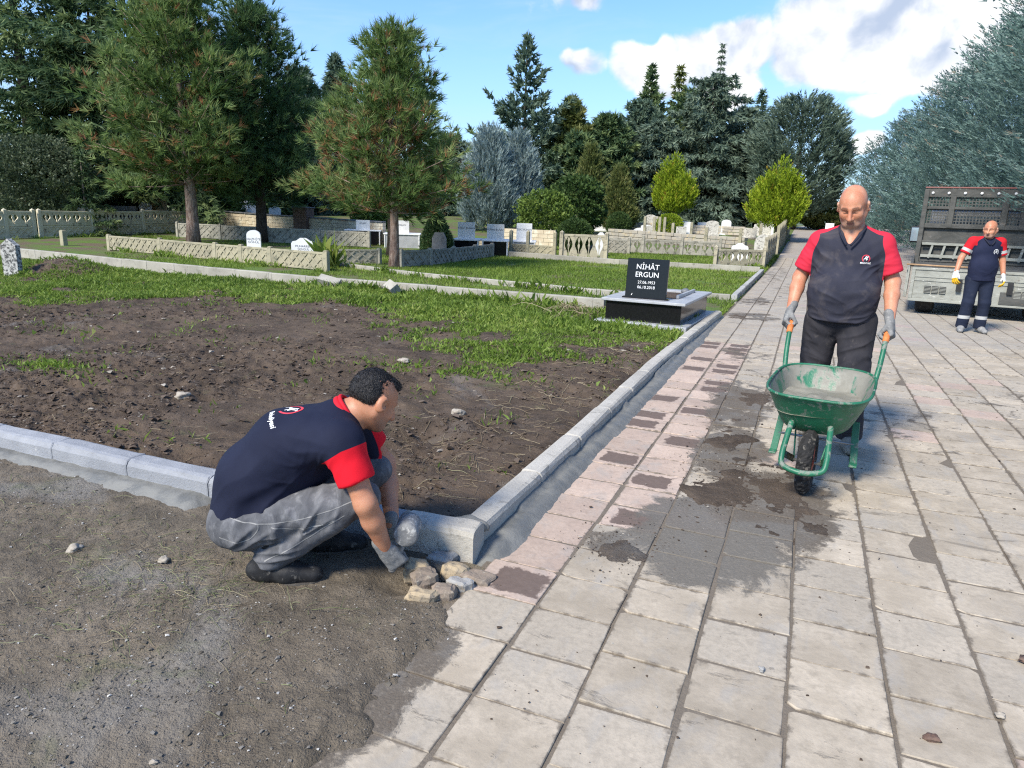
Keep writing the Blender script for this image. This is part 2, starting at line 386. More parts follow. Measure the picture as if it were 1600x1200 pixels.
# ------------------------------------------------------------------ paving
def slab_material(name, c1, c2, dirt=(.125, .103, .078), stain=False, edges=True):
    m, nt, b = material(name); p = wpos(nt); o = objc(nt)
    rnd = orand(nt)
    n1 = noise(nt, p, 4.5, 5, .6); n2 = noise(nt, p, 38, 5, .7)
    col = mix(nt, step(nt, n1, .3, .7), c1, c2)
    col = mix(nt, step(nt, n2, .35, .75, 0, .6), col, [c*.66 for c in c1]); col = mix(nt, step(nt, noise(nt, p, 13, 5, .65), .52, .70, 0, .5), col, [c*.74 for c in c2])
    k = mathn(nt, 'MULTIPLY_ADD', rnd, .26, .86)
    col = nd(nt, 'ShaderNodeVectorMath', {0: col, 'Scale': k}, operation='SCALE').outputs[0]
    col = mix(nt, step(nt, noise(nt, nd(nt, 'ShaderNodeVectorMath', {0: p, 1: (2.2, 1, 1)}, operation='MULTIPLY').outputs[0], 3.1, 5, .6, .8), .50, .70, 0, .45), col, (.30, .285, .255))
    # trodden-in soil, along the slab edges and in patches
    so = nd(nt, 'ShaderNodeSeparateXYZ', {0: o})
    ex = mathn(nt, 'ABSOLUTE', so.outputs['X']); ey = mathn(nt, 'ABSOLUTE', so.outputs['Y'])
    em = mathn(nt, 'MAXIMUM', mathn(nt, 'DIVIDE', ex, .153), mathn(nt, 'DIVIDE', ey, .144))
    wob = noise(nt, p, 16, 5, .65)
    d = step(nt, mathn(nt, 'ADD', em, mathn(nt, 'MULTIPLY', mathn(nt, 'SUBTRACT', wob, .5), .55)), .93, 1.06, 0, .9) if edges else step(nt, wob, .55, .75, 0, .4)
    # muddy areas of the yard: (x, y, rx, ry, weight)
    tot = None
    for (x, y, rx, ry, w) in [(-1.16, 1.75, .20, .60, .95), (-1.25, 1.15, .36, .42, 1.0), (-.30, 3.45, .50, .68, 1.1), (-.02, 4.0, .46, .80, 1.05), (-.34, 4.85, .34, .8, .9), (-.38, 5.8, .3, .7, .8), (-.66, 3.12, .22, .24, .75), (-.40, 6.4, .38, 1.0, .85), (-.1, 7.6, .9, .9, .42), (-.55, 8.9, .5, 1.3, .5), (-.75, 12.6, .6, .8, .75), (-.9, 15.2, .5, 1.1, .7), (-.9, 24, .7, 6, .5), (2.3, 7.5, 1.4, 2.2, .40), (3.4, 10.5, 1.8, 2.0, .38), (.95, 6.2, .5, 1.4, .42), (.0, 18, 1.3, 4, .42)]:
        df = nd(nt, 'ShaderNodeVectorMath', {0: p, 1: (x, y, 0)}, operation='SUBTRACT').outputs[0]
        df = nd(nt, 'ShaderNodeVectorMath', {0: df, 1: (1/rx, 1/ry, 0)}, operation='MULTIPLY').outputs[0]
        ln = nd(nt, 'ShaderNodeVectorMath', {0: df}, operation='LENGTH').outputs['Value']
        q = step(nt, ln, .35, 1.30, w, 0)
        tot = q if tot is None else mathn(nt, 'MAXIMUM', tot, q)
    pat = noise(nt, p, 4.2, 8, .70, .5)
    mud = step(nt, mathn(nt, 'ADD', tot, mathn(nt, 'MULTIPLY', mathn(nt, 'SUBTRACT', pat, .5), 2.1)), .46, .70)
    small = mathn(nt, 'MAXIMUM', step(nt, noise(nt, p, 9, 6, .68, .4), .64, .72, 0, .7), step(nt, noise(nt, nd(nt, 'ShaderNodeVectorMath', {0: p, 1: (1, 2.6, 1)}, operation='MULTIPLY').outputs[0], 2.6, 6, .7, .6), .60, .70, 0, .62))
    mud = mathn(nt, 'MAXIMUM', mud, small)
    df = nd(nt, 'ShaderNodeVectorMath', {0: p, 1: (-.32, 3.25, 0)}, operation='SUBTRACT').outputs[0]
    df = nd(nt, 'ShaderNodeVectorMath', {0: df, 1: (1/.5, 1/.52, 0)}, operation='MULTIPLY').outputs[0]
    cem = step(nt, mathn(nt, 'ADD', nd(nt, 'ShaderNodeVectorMath', {0: df}, operation='LENGTH').outputs['Value'], mathn(nt, 'MULTIPLY', mathn(nt, 'SUBTRACT', noise(nt, p, 5, 5, .6), .5), .9)), .60, 1.15, 1, 0)
    mudc = mix(nt, step(nt, noise(nt, p, 2.6, 5, .6, .5), .46, .60, 0, .7), [c*.8 for c in dirt], (.135, .125, .108)); mudc = mix(nt, mathn(nt, 'MULTIPLY', cem, .8), mudc, mix(nt, noise(nt, p, 24, 5, .7), (.10, .092, .076), (.165, .152, .128)))
    mudc = mix(nt, step(nt, noise(nt, p, 60, 3, .6), .5, .8, 0, .7), mudc, (.21, .18, .14))
    col = mix(nt, d, col, (.135, .112, .085))
    if stain:
        sq = mathn(nt, 'MAXIMUM', mathn(nt, 'DIVIDE', mathn(nt, 'ABSOLUTE', mathn(nt, 'ADD', so.outputs['X'], .02)), .122), mathn(nt, 'DIVIDE', ey, .105))
        sm = step(nt, mathn(nt, 'ADD', sq, mathn(nt, 'MULTIPLY', mathn(nt, 'SUBTRACT', noise(nt, p, 11, 5, .65), .5), 1.0)), .88, 1.02, .94, 0)
        col = mix(nt, sm, col, mix(nt, noise(nt, p, 30, 4), (.085, .060, .047), (.15, .11, .09)))
    col = mix(nt, mathn(nt, 'MULTIPLY', mud, .93), col, mudc)
    wet = step(nt, noise(nt, p, 2.6, 5, .6, .5), .45, .6)
    rough = mathn(nt, 'SUBTRACT', .88, mathn(nt, 'MULTIPLY', mathn(nt, 'MULTIPLY', mud, wet), .12))
    h = mathn(nt, 'ADD', mathn(nt, 'MULTIPLY', n2, .5), mathn(nt, 'MULTIPLY', mathn(nt, 'MULTIPLY', noise(nt, p, 70, 4, .7), mud), 1.6))
    finish(nt, b, col, rough, h, .5, .008, .3)
    return m
M_SLAB = [slab_material('slab_grey', (.45, .385, .292), (.33, .278, .205)), slab_material('slab_cool', (.365, .317, .245), (.42, .362, .278))]
M_PINK = slab_material('slab_pink', (.47, .365, .285), (.40, .305, .24))
M_PINKS = slab_material('slab_pink_stained', (.455, .355, .28), (.41, .315, .25), stain=True)
M_JOINT = surf('joint_dirt', (.085, .072, .058), (.15, .128, .10), 9, .95, .8, 60, world=True, dist=.01)
PX0, PW, PL, GAPX, GAPY = -.853, .3215, .297, .0125, .010
prng = random.Random(3)
def slab_mesh(seed, mat):
    r = random.Random(seed); a, b2, t, c = (PW-GAPX)/2, (PL-GAPY)/2, .045, .0028
    j = lambda k=.003: r.uniform(-k, k)
    cor = [(-a+j(), -b2+j()), (a+j(), -b2+j()), (a+j(), b2+j()), (-a+j(), b2+j())]
    if r.random() < .5:
        # chipped corner
        i = r.randrange(4); x, y = cor[i]; q = r.uniform(.012, .03); sx, sy = (1 if x < 0 else -1), (1 if y < 0 else -1)
        ch = [(x+sx*q, y), (x, y+sy*q*.8)]
        if i in (0, 2): ch = ch[::-1]
        cor = cor[:i]+ch+cor[i+1:]
    n = len(cor); V = []
    for z, ins in ((-t, 0), (-c*1.3, 0), (0, c)):
        for x, y in cor:
            L = math.hypot(x, y); V.append((x-x/L*ins*1.4, y-y/L*ins*1.4, z+(j(.0012) if z == 0 else 0)))
    F = [tuple(range(2*n, 3*n))]
    for k in (0, 1):
        for i in range(n): F.append((k*n+i, k*n+(i+1) % n, (k+1)*n+(i+1) % n, (k+1)*n+i))
    return MB().add(V, F).mesh('paving_slab', mat)
VAR = {k: [slab_mesh(10*q+i, m) for i in range(5)] for q, (k, m) in enumerate([('g', M_SLAB[0]), ('c', M_SLAB[1]), ('p', M_PINK), ('s', M_PINKS)])}
paving = thing('paving', 'pale concrete slab paving of the cemetery walk', None); del paving['label']; tag(paving, kind='structure')
bedx = np.linspace(-1.20, 9.2, 60); bedy = np.concatenate([np.linspace(-3, 30, 120), np.linspace(30.5, 130, 80)]); BX, BY = np.meshgrid(bedx, bedy, indexing='ij')
def mk_farpave():
    m, nt, b = material('far_paving'); p = wpos(nt)
    sp_ = nd(nt, 'ShaderNodeSeparateXYZ', {0: p})
    far = step(nt, sp_.outputs['Y'], 33.5, 34.5)
    c = mix(nt, noise(nt, p, 1.2, 6, .65), (.36, .33, .28), (.24, .20, .165))
    col = mix(nt, far, mix(nt, noise(nt, p, 9, 5, .6), (.12, .10, .078), (.19, .16, .122)), c)
    finish(nt, b, col, .95, noise(nt, p, 60, 4, .7), .6, .01, .2); return m
obj('paving_bed', grid_mesh('paving_bed', BX, BY, terrain(BX, BY)-.0035-.005*(fbm(BX, BY, 9, 2, 5)), mk_farpave()), paving)
def kind_of(k, y, r):
    if k in (-1, -2, 0) and (2.45 if k < 0 else 3.25) < y < 9.5:
        if k == -1: return 's' if r.random() < .52 else 'p'
        return 's' if r.random() < .36 else 'p'
    u = r.random()
    if k >= 1 and u > .95: return 'p'
    return 'g' if u < .55 else 'c'
slabs = []
for k in range(-2, 30):
    ph = {-2: 2.14, -1: 2.14, 0: 2.13, 1: 1.95, 2: 2.36, 3: 2.21}.get(k, 2.0+prng.uniform(0, .297)) % PL
    y = ph-PL*8
    while y < 34:
        cx, cy = PX0+(k+.5)*PW, y+PL/2
        y += PL
        if k == -2 and cy > 2.2: continue
        if cx > 7.2 or (cy > 20 and cx > 6): continue
        dx = [cx, cy, -EYE]; v = Vector((cx, cy, -EYE)); dep = v.dot(_f)
        inv = dep > .4 and abs(v.dot(_r)/dep)*1093.64 < 800+330/dep and abs(v.dot(_u)/dep)*1093.64 < 600+330/dep
        if not inv and cy > 3: continue
        if cy < .4: continue
        slabs.append((dep if inv else 99, cx, cy, kind_of(k, cy, prng)))
slabs.sort()
for i, (dep, cx, cy, kd) in enumerate(slabs[:296]):
    o = obj('paving_slab', VAR[kd][prng.randrange(5)], paving)
    o.location = (cx+prng.gauss(0, .002), cy+prng.gauss(0, .002), prng.uniform(-.004, .003))
    o.rotation_euler = (prng.gauss(0, .006), prng.gauss(0, .006), prng.gauss(0, .006)+(math.pi if prng.random() < .5 else 0))
RS = MB()
for dep, cx, cy, kd in slabs[296:]:
    a, b2 = (PW-GAPX)/2, (PL-GAPY)/2; z = float(terrain(cx, cy))+prng.uniform(-.003, .004)
    V = [(cx-a, cy-b2, z-.03), (cx+a, cy-b2, z-.03), (cx+a, cy+b2, z-.03), (cx-a, cy+b2, z-.03), (cx-a+.004, cy-b2+.004, z), (cx+a-.004, cy-b2+.004, z), (cx+a-.004, cy+b2-.004, z), (cx-a+.004, cy+b2-.004, z)]
    RS.add(V, [(4, 5, 6, 7), (0, 1, 5, 4), (1, 2, 6, 5), (2, 3, 7, 6), (3, 0, 4, 7)], {'g': 0, 'c': 1, 'p': 2, 's': 2}[kd])
o = RS.build('slab_field', [slab_material('field_grey', (.39, .345, .28), (.31, .28, .23), edges=False), slab_material('field_warm', (.365, .32, .255), (.305, .265, .215), edges=False), slab_material('field_pink', (.39, .32, .275), (.34, .275, .235), edges=False)], paving); tag(o, kind='stuff')

# ------------------------------------------------------------------ kerbs
M_KNEW = surf('kerb_new_concrete', (.235, .245, .26), (.295, .305, .318), 7, .9, .9, 90, (.36, .365, .36), (.62, .74), True, vary=.05)
M_KPALE = surf('kerb_pale_concrete', (.43, .405, .35), (.35, .33, .285), 5, .9, .9, 70, (.25, .235, .20), (.56, .70), True, vary=.06)
M_KOLD = surf('kerb_old_concrete', (.36, .34, .285), (.28, .265, .22), 2.2, .95, .5, 60, (.17, .165, .13), (.55, .72), True, vary=.08)
M_KGREY = surf('kerb_grey_concrete', (.33, .33, .31), (.40, .395, .37), 2.2, .95, .5, 60, (.19, .185, .16), (.55, .72), True, vary=.08)
def kerb_stone(L, w, h, mat, seed=0, cham=.03, sides='ab', name='kerb_stone', below=.10):
    """length along local x; z=0 is the paving level; rounded upper edges, slightly worn"""
    r = random.Random(seed); ns = 7
    prof = [(-w/2, -below), (-w/2, h-cham), (-w/2+cham*.45, h-cham*.25), (-w/2+cham*1.15, h)] if 'a' in sides else [(-w/2, -below), (-w/2, h-.006), (-w/2+.006, h)]
    prof += [(w/2-cham*1.15, h), (w/2-cham*.45, h-cham*.25), (w/2, h-cham), (w/2, -below)] if 'b' in sides else [(w/2-.006, h), (w/2, h-.006), (w/2, -below)]
    n = len(prof); V = []; F = []
    xs = [-L/2, -L/2+.008]+list(np.linspace(-L/2+.06, L/2-.06, ns-4))+[L/2-.008, L/2]
    for i, x in enumerate(xs):
        ins = .006 if i in (0, len(xs)-1) else 0
        for y, z in prof:
            V.append((x, y*(1-ins*4)+r.uniform(-.003, .003), z-(ins if z > 0 else 0)+r.uniform(-.004, .002)))
    for i in range(len(xs)-1):
        for j in range(n-1): F.append((i*n+j, i*n+j+1, (i+1)*n+j+1, (i+1)*n+j))
    F = [f[::-1] for f in F]
    F.append(tuple(range(n))); F.append(tuple((len(xs)-1)*n+j for j in range(n))[::-1])
    return MB().add(V, F).mesh(name, mat)
def kerb_run(kb, pts, lens, w, h, mat, seed, cham=.03, z0=None, group=None, gap=.006, zb=None, jit=.004):
    """stones laid along a polyline, each a part"""
    r = random.Random(seed); cache = {}
    P = [Vector((p[0], p[1], 0)) for p in pts]; seg = 0; pos = 0.0; i = 0
    total = sum((P[k+1]-P[k]).length for k in range(len(P)-1)); cum = [0]
    for k in range(len(P)-1): cum.append(cum[-1]+(P[k+1]-P[k]).length)
    def at(d):
        for k in range(len(P)-1):
            if d <= cum[k+1] or k == len(P)-2:
                return P[k]+(P[k+1]-P[k])*((d-cum[k])/(cum[k+1]-cum[k]))
    while pos < total-.05:
        L = lens[i] if i < len(lens) else lens[-1]; L = min(L, total-pos); i += 1
        a, b2 = at(pos), at(pos+L); pos += L
        key = (round(L, 2), r.randrange(3))
        if key not in cache: cache[key] = kerb_stone(L-gap, w, h, mat, seed*7+len(cache), cham)
        o = obj('kerb_stone', cache[key], kb); c = (a+b2)/2; d = b2-a
        zz = (float(terrain(c.x, c.y)) if z0 is None else z0)
        o.location = (c.x, c.y, zz+r.uniform(-jit, jit*.6)); o.rotation_euler = (r.gauss(0, .006), r.gauss(0, .004), math.atan2(d.y, d.x)+r.gauss(0, .004))
k1 = thing('kerb', 'blue grey new concrete kerb along the near edge of the dug plot', 'kerb')
kerb_run(k1, [(-6.05, 2.685), (-1.62, 2.685)], [.36, .36, .36, .36, .60, .62, .60, .62, .55], .15, .15, M_KNEW, 3, .032, 0.0, jit=.002)
k1b = thing('kerb', 'short pale kerb end stone set at the corner above the loose stones', 'kerb')
me = kerb_stone(.37, .15, .155, M_KPALE, 77, .03)
o = obj('kerb_stone', me, k1b); o.location = (-1.435, 2.70, 0); o.rotation_euler = (0, 0, R(5))
k2 = thing('kerb', 'long pale concrete kerb running beside the wet mortar and paving', 'kerb')
kerb_run(k2, [(-1.33, 2.79), (-1.335, 5.2), (-1.355, 7.5), (-1.27, 12.1)], [.8, .78, .8, .76], .135, .115, M_KPALE, 9, .028, 0.0, jit=.004)
k3 = thing('kerb', 'old concrete kerb at the back edge of the dug plot', 'kerb')
kerb_run(k3, [(-30, 14.7), (-21.3, 13.1), (-14.1, 12.05), (-9.5, 11.55), (-3.05, 11.5)], [1.0], .12, .24, M_KOLD, 15, .012, 0.0)
k4 = thing('kerb', 'thin weathered kerb in the grass behind the plot kerb', 'kerb')
kerb_run(k4, [(-12.6, 16.7), (-9.1, 15.25), (-6.1, 14.6), (-2.95, 14.0)], [1.0], .10, .12, M_KOLD, 19, .012)
k5 = thing('kerb', 'pale kerb across the grass before the openwork fences', 'kerb')
kerb_run(k5, [(-17.1, 28.2), (-11.4, 25.5), (-6.4, 24.0), (-1.35, 24.0)], [1.0], .12, .20, M_KOLD, 23, .012)
k6 = thing('kerb', 'straight grey kerb between the far lawn and the walk', 'kerb')
kerb_run(k6, [(-1.28, 14.95), (-1.28, 24.0)], [1.0], .12, .13, M_KGREY, 29, .015)
k7 = thing('kerb', 'short kerb closing the far lawn behind the black grave', 'kerb')
kerb_run(k7, [(-2.9, 15.02), (-1.36, 15.02)], [.77], .12, .12, M_KOLD, 31, .012)
# loose broken kerb pieces leaning on the back kerb
for (x, y, rz, rx, lab) in [(-8.5, 11.28, .25, .5, 'broken kerb piece lying flat against the back kerb, left one'), (-7.05, 11.25, -.5, .7, 'broken kerb block tipped on its end against the back kerb, right one')]:
    o = obj('kerb_block', kerb_stone(.42 if x < -8 else .28, .18, .12, M_KOLD, int(x*10), .01, below=.06)); o.location = (x, y, .15); o.rotation_euler = (rx, .22, rz)
    tag(o, lab, 'kerb block', 'broken kerb pieces at the back kerb')

# ------------------------------------------------------------------ wet mortar haunching
def mk_mortar(name, a, b2):
    m, nt, b = material(name); p = wpos(nt)
    n = noise(nt, p, 6, 6, .62, .4); f = noise(nt, p, 90, 4, .7)
    col = mix(nt, step(nt, n, .38, .64), a, b2)
    finish(nt, b, col, step(nt, n, .35, .62, .34, .72), mathn(nt, 'ADD', n, mathn(nt, 'MULTIPLY', f, .3)), .55, .02, .5)
    return m
M_MORT = mk_mortar('wet_mortar', (.125, .124, .110), (.175, .173, .155))
yy = np.concatenate([np.linspace(2.62, 6, 240), np.linspace(6.02, 12.25, 160)]); tt = np.linspace(0, 1, 22)
YY, TT = np.meshgrid(yy, tt, indexing='ij')
wid = .135+.075*(fbm(YY, YY*0, 1.6, 4, 7)-.4)-.05*sst(YY, 8, 12)
XX = -1.275+TT*(wid+.05)
ZZ = .030-.045*sst(TT, .35, .98)+.009*(fbm(XX, YY, 9, 4, 17)-.5)+.007*(fbm(XX, YY, 30, 3, 19)-.5)+.028*(1-sst(TT, 0, .3))*sst(fbm(XX, YY, 3, 2, 5), .4, .6)-.06*(1-sst(YY, 2.62, 2.80))
tag(obj('mortar_bed', grid_mesh('mortar_bed', XX, YY, ZZ, M_MORT)), kind='structure')
xx = np.linspace(-6, -2.55, 300); XX, TT = np.meshgrid(xx, tt, indexing='ij')
wid = .15+.12*(fbm(XX, XX*0+3, 1.3, 4, 27)-.5)+.06*np.exp(-((XX+2.75)/.22)**2)
YY = 2.615-TT*(wid+.04)
ZZ = .052-.060*sst(TT, .3, .98)+.013*(fbm(XX, YY, 7, 4, 37)-.5)+.010*(fbm(XX, YY, 26, 3, 39)-.5)-.09*sst(XX, -2.85, -2.58)
tag(obj('mortar_bed', grid_mesh('front_mortar', XX, YY, ZZ, M_MORT)), kind='structure')
# mortar daubed on the kerb joint at the corner
def lump(name, c, r, seed, mat, parent=None, sub=2, amp=.25, rot=0.0, smooth=True):
    bm = bmesh.new(); bmesh.ops.create_icosphere(bm, subdivisions=sub, radius=1)
    rg = random.Random(seed); off = [rg.uniform(0, 50) for _ in range(3)]
    from mathutils import noise as mn
    for v in bm.verts:
        q = v.co*1.3+Vector(off); k = 1+amp*(mn.noise(q)*1.2+.5*mn.noise(q*2.6)); v.co = Vector((v.co.x*r[0]*k, v.co.y*r[1]*k, v.co.z*r[2]*k))
    me = bpy.data.meshes.new(name); bm.to_mesh(me); bm.free(); me.materials.append(mat)
    me.polygons.foreach_set('use_smooth', [smooth]*len(me.polygons))
    o = obj(name, me, parent); o.location = c; o.rotation_euler = (0, 0, rot); return o
lump('mortar_dab', (-1.335, 2.80, .105), (.085, .06, .045), 4, M_MORT, k1b, 3)
lump('mortar_dab', (-1.625, 2.69, .10), (.030, .075, .055), 5, M_MORT, k1b, 3)

# ------------------------------------------------------------------ mud trodden over the slabs, with real thickness
def mud_mask(x, y):
    m = 0
    for cx, cy, rx, ry, w in [(-.25, 4.15, .34, .50, 1.0), (.0, 4.25, .34, .55, .95), (-.36, 5.2, .24, .8, .8), (-.36, 6.5, .30, .7, .8), (-.66, 3.06, .16, .16, .9), (-.1, 3.65, .5, .22, .7), (.22, 3.75, .14, .3, .6), (-.95, 12.6, .35, .7, .7), (-.7, 15, .5, .8, .6)]:
        m = np.maximum(m, w*np.exp(-(((x-cx)/rx)**2+((y-cy)/ry)**2)*.9))
    return m
yy = np.geomspace(2.75, 16.2, 420); xx = np.linspace(-1.12, .62, 230); XX, YY = np.meshgrid(xx, yy, indexing='ij')
mk = mud_mask(XX, YY)+(fbm(XX, YY, 4.2, 5, 401, .62)-.5)*1.25+(fbm(XX*3, YY, 5, 3, 405)-.5)*.25
ZZ = -.012+.018*sst(mk, .42, .95)+.007*sst(mk, .4, .6)*(fbm(XX, YY, 30, 3, 411)-.2)
M_MUD = mk_soil('trodden_mud', (.052, .038, .027), (.098, .074, .053), (.120, .108, .092), None, 0, .60)
tag(obj('mud', grid_mesh('mud', XX, YY, ZZ, M_MUD)), kind='stuff')
# ================================================================== vegetation
def unit(v): return v/np.maximum(np.linalg.norm(v, axis=-1, keepdims=True), 1e-9)
def side_of(D, rg):
    q = rg.normal(size=D.shape); return unit(np.cross(D, q))
def tris(P, D, L, W, rg, base=.0):
    S = side_of(D, rg)*(W[:, None]*.5)
    V = np.stack([P-S, P+S, P+D*L[:, None]], 1).reshape(-1, 3)
    return V
def rhombs(P, D, L, W, rg):
    S = side_of(D, rg)*(W[:, None]*.5); m = P+D*(L*.5)[:, None]
    return np.stack([P, m+S, P+D*L[:, None], m-S], 1).reshape(-1, 4*3).reshape(-1, 3)
def leafy(name, V, tint, mat, k=3):
    n = len(V)//k; F = np.arange(n*k, dtype=np.int32).reshape(n, k)
    return raw_mesh(name, V, [F], mat, None, {'tint': np.repeat(tint, k)})
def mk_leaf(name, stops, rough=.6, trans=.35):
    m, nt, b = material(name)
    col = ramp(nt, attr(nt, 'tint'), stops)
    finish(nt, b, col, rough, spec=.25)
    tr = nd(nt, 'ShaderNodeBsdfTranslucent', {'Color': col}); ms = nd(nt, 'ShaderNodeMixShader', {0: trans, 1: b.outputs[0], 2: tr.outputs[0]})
    nt.links.new(ms.outputs[0], nt.nodes['Material Output'].inputs[0])
    return m
M_PINE = mk_leaf('pine_needles', [(0, (.060, .11, .032)), (.5, (.155, .235, .068)), (.80, (.27, .33, .12)), (.88, (.27, .18, .075)), (1, (.36, .165, .08))], .55, .4)
M_PINED = mk_leaf('dark_pine_needles', [(0, (.034, .075, .030)), (.6, (.080, .145, .052)), (.9, (.125, .18, .07)), (1, (.17, .12, .055))])
M_CEDAR = mk_leaf('cedar_needles', [(0, (.038, .075, .038)), (.6, (.10, .16, .068)), (1, (.25, .31, .12))])
M_SPRUCE = mk_leaf('spruce_needles', [(0, (.045, .082, .056)), (.6, (.125, .185, .122)), (1, (.225, .29, .195))])
M_BIGC = mk_leaf('weeping_cedar_needles', [(0, (.050, .085, .06)), (.6, (.150, .205, .142)), (1, (.265, .33, .24))])
M_OLIVE = mk_leaf('olive_conifer', [(0, (.058, .088, .027)), (.6, (.15, .182, .053)), (1, (.25, .25, .09))])
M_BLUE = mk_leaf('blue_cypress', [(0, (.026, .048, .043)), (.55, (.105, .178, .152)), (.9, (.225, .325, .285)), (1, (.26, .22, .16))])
M_JUN = mk_leaf('silver_juniper', [(0, (.13, .19, .18)), (.6, (.27, .345, .33)), (1, (.40, .48, .46))])
M_LIME = mk_leaf('lime_thuja', [(0, (.10, .15, .012)), (.5, (.23, .32, .018)), (.9, (.40, .48, .035)), (1, (.32, .22, .03))], .6, .35)
M_LEAF = mk_leaf('broad_leaves', [(0, (.030, .062, .018)), (.6, (.062, .11, .030)), (1, (.13, .19, .05))])
M_LEAFL = mk_leaf('light_leaves', [(0, (.075, .12, .022)), (.6, (.13, .20, .038)), (1, (.22, .28, .06))])
M_BUSHD = mk_leaf('grey_green_leaves', [(0, (.040, .062, .034)), (.6, (.085, .115, .06)), (1, (.20, .23, .15))])
def mk_bark(name, a, b2, sc=1.0):
    m, nt, b = material(name); v = nd(nt, 'ShaderNodeMapping', {'Vector': objc(nt), 'Scale': (7*sc, 7*sc, 2.0*sc)}).outputs[0]
    n = noise(nt, v, 2.2, 6, .65, .6); col = mix(nt, step(nt, n, .35, .65), a, b2)
    finish(nt, b, col, .95, n, 1.0, .03, .15); return m
M_BARKP = mk_bark('pine_bark', (.16, .10, .075), (.36, .27, .215))
M_BARKD = mk_bark('dark_bark', (.035, .028, .022), (.085, .068, .052))
M_BARKG = mk_bark('grey_bark', (.14, .115, .09), (.27, .23, .19))

def trunk_mesh(H, r, rg, mat, lean=(0, 0), frac=.97, wob=.02, limbs=None):
    mb = MB(); n = 12; pts = []; rad = []
    for i in range(n):
        t = i/(n-1)*frac; w = wob*H*.1
        pts.append((lean[0]*t+w*math.sin(t*7+rg.uniform(-.2, .2)), lean[1]*t+w*math.cos(t*5), H*t-.1*(i == 0)))
        rad.append(r*(1.25 if i == 0 else 1)*(1-t)**.85+.012)
    mb.tube(pts, rad, 9)
    for (a, b2, ra) in (limbs or []): mb.tube([a, ((np.array(a)+np.array(b2))/2+np.array((0, 0, -.02*np.linalg.norm(np.array(b2)-a)))), b2], [ra, ra*.7, ra*.25], 5)
    return mb.mesh('trunk', mat, True)
def plant(name, label, cat, loc, crown, trunk=None, group=None, rz=0, extra=()):
    t = thing(name, label, cat, loc, rz, group)
    if trunk is not None: obj('trunk', trunk, t)
    obj('crown', crown, t)
    for n, me in extra: obj(n, me, t)
    return t

def pine_crown(H, R, z0, seed, mat, levels=17, per=6, ntuft=9, needle=.23, kn=11, width=.017, prof=None, brown=.10, thick=1.0, cl_r=.20):
    rg = np.random.default_rng(seed); T = []; A = []; TI = []; limbs = []
    for li in range(levels):
        t = (li+.2*rg.normal())/(levels-1); t = min(max(t, 0), 1); z = z0+(H-z0-.25)*t
        rl = (prof(t) if prof else (math.sin(math.pi*min(1, .30+.70*t))**.75*1.02))*R
        nb = max(3, int(round(per*(1-.35*t)))); a0 = rg.uniform(0, 6.28)
        for b in range(nb):
            az = a0+b*2*math.pi/nb+rg.normal(0, .22); L = rl*rg.uniform(.52, 1.16)+.12
            el = R_(4+46*t+rg.normal(0, 8)); d = np.array([math.cos(az)*math.cos(el), math.sin(az)*math.cos(el), math.sin(el)])
            p0 = np.array([0, 0, z]); side = np.array([-math.sin(az), math.cos(az), 0])
            limbs.append((tuple(p0), tuple(p0+d*L*.9+np.array([0, 0, .10*L])), .008+.008*L))
            nc = max(2, int(round(1.1+2.6*L/1.6))); per_c = max(3, int(ntuft*thick*.5))
            sc = np.concatenate([[1.0], .34+.62*rg.random(nc-1)]); spc = np.concatenate([[0.0], rg.uniform(-1, 1, nc-1)])
            m = nc*per_c; s = np.repeat(sc, per_c); sp = np.repeat(spc, per_c)
            lat = sp*(.10+.62*L*(1.12-s)*.8)
            jit = rg.normal(0, 1, (m, 3))*np.array([cl_r, cl_r, cl_r*.62])
            P = p0+d*(L*s)[:, None]+side*lat[:, None]+jit; P[:, 2] += .16*L*s**2+.05*np.abs(lat)
            ax = unit(d*.45+side*(sp*.35)[:, None]+np.array([0, 0, .55])+jit/cl_r*.55)
            T.append(P); A.append(ax)
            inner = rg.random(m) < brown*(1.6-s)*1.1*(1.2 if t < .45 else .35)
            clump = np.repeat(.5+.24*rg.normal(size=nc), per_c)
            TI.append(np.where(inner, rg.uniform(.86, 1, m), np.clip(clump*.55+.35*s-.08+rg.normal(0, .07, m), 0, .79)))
    T = np.concatenate(T); A = np.concatenate(A); TI = np.concatenate(TI)
    n = len(T); P = np.repeat(T, kn, 0); D = unit(np.repeat(A, kn, 0)+rg.normal(0, .40, (n*kn, 3)))
    P = P-np.repeat(A, kn, 0)*(rg.random(n*kn)*.10)[:, None]
    L = needle*rg.uniform(.65, 1.15, n*kn); W = np.full(n*kn, width)
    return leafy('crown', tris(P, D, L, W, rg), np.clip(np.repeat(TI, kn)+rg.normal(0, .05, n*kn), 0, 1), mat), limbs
R_ = math.radians
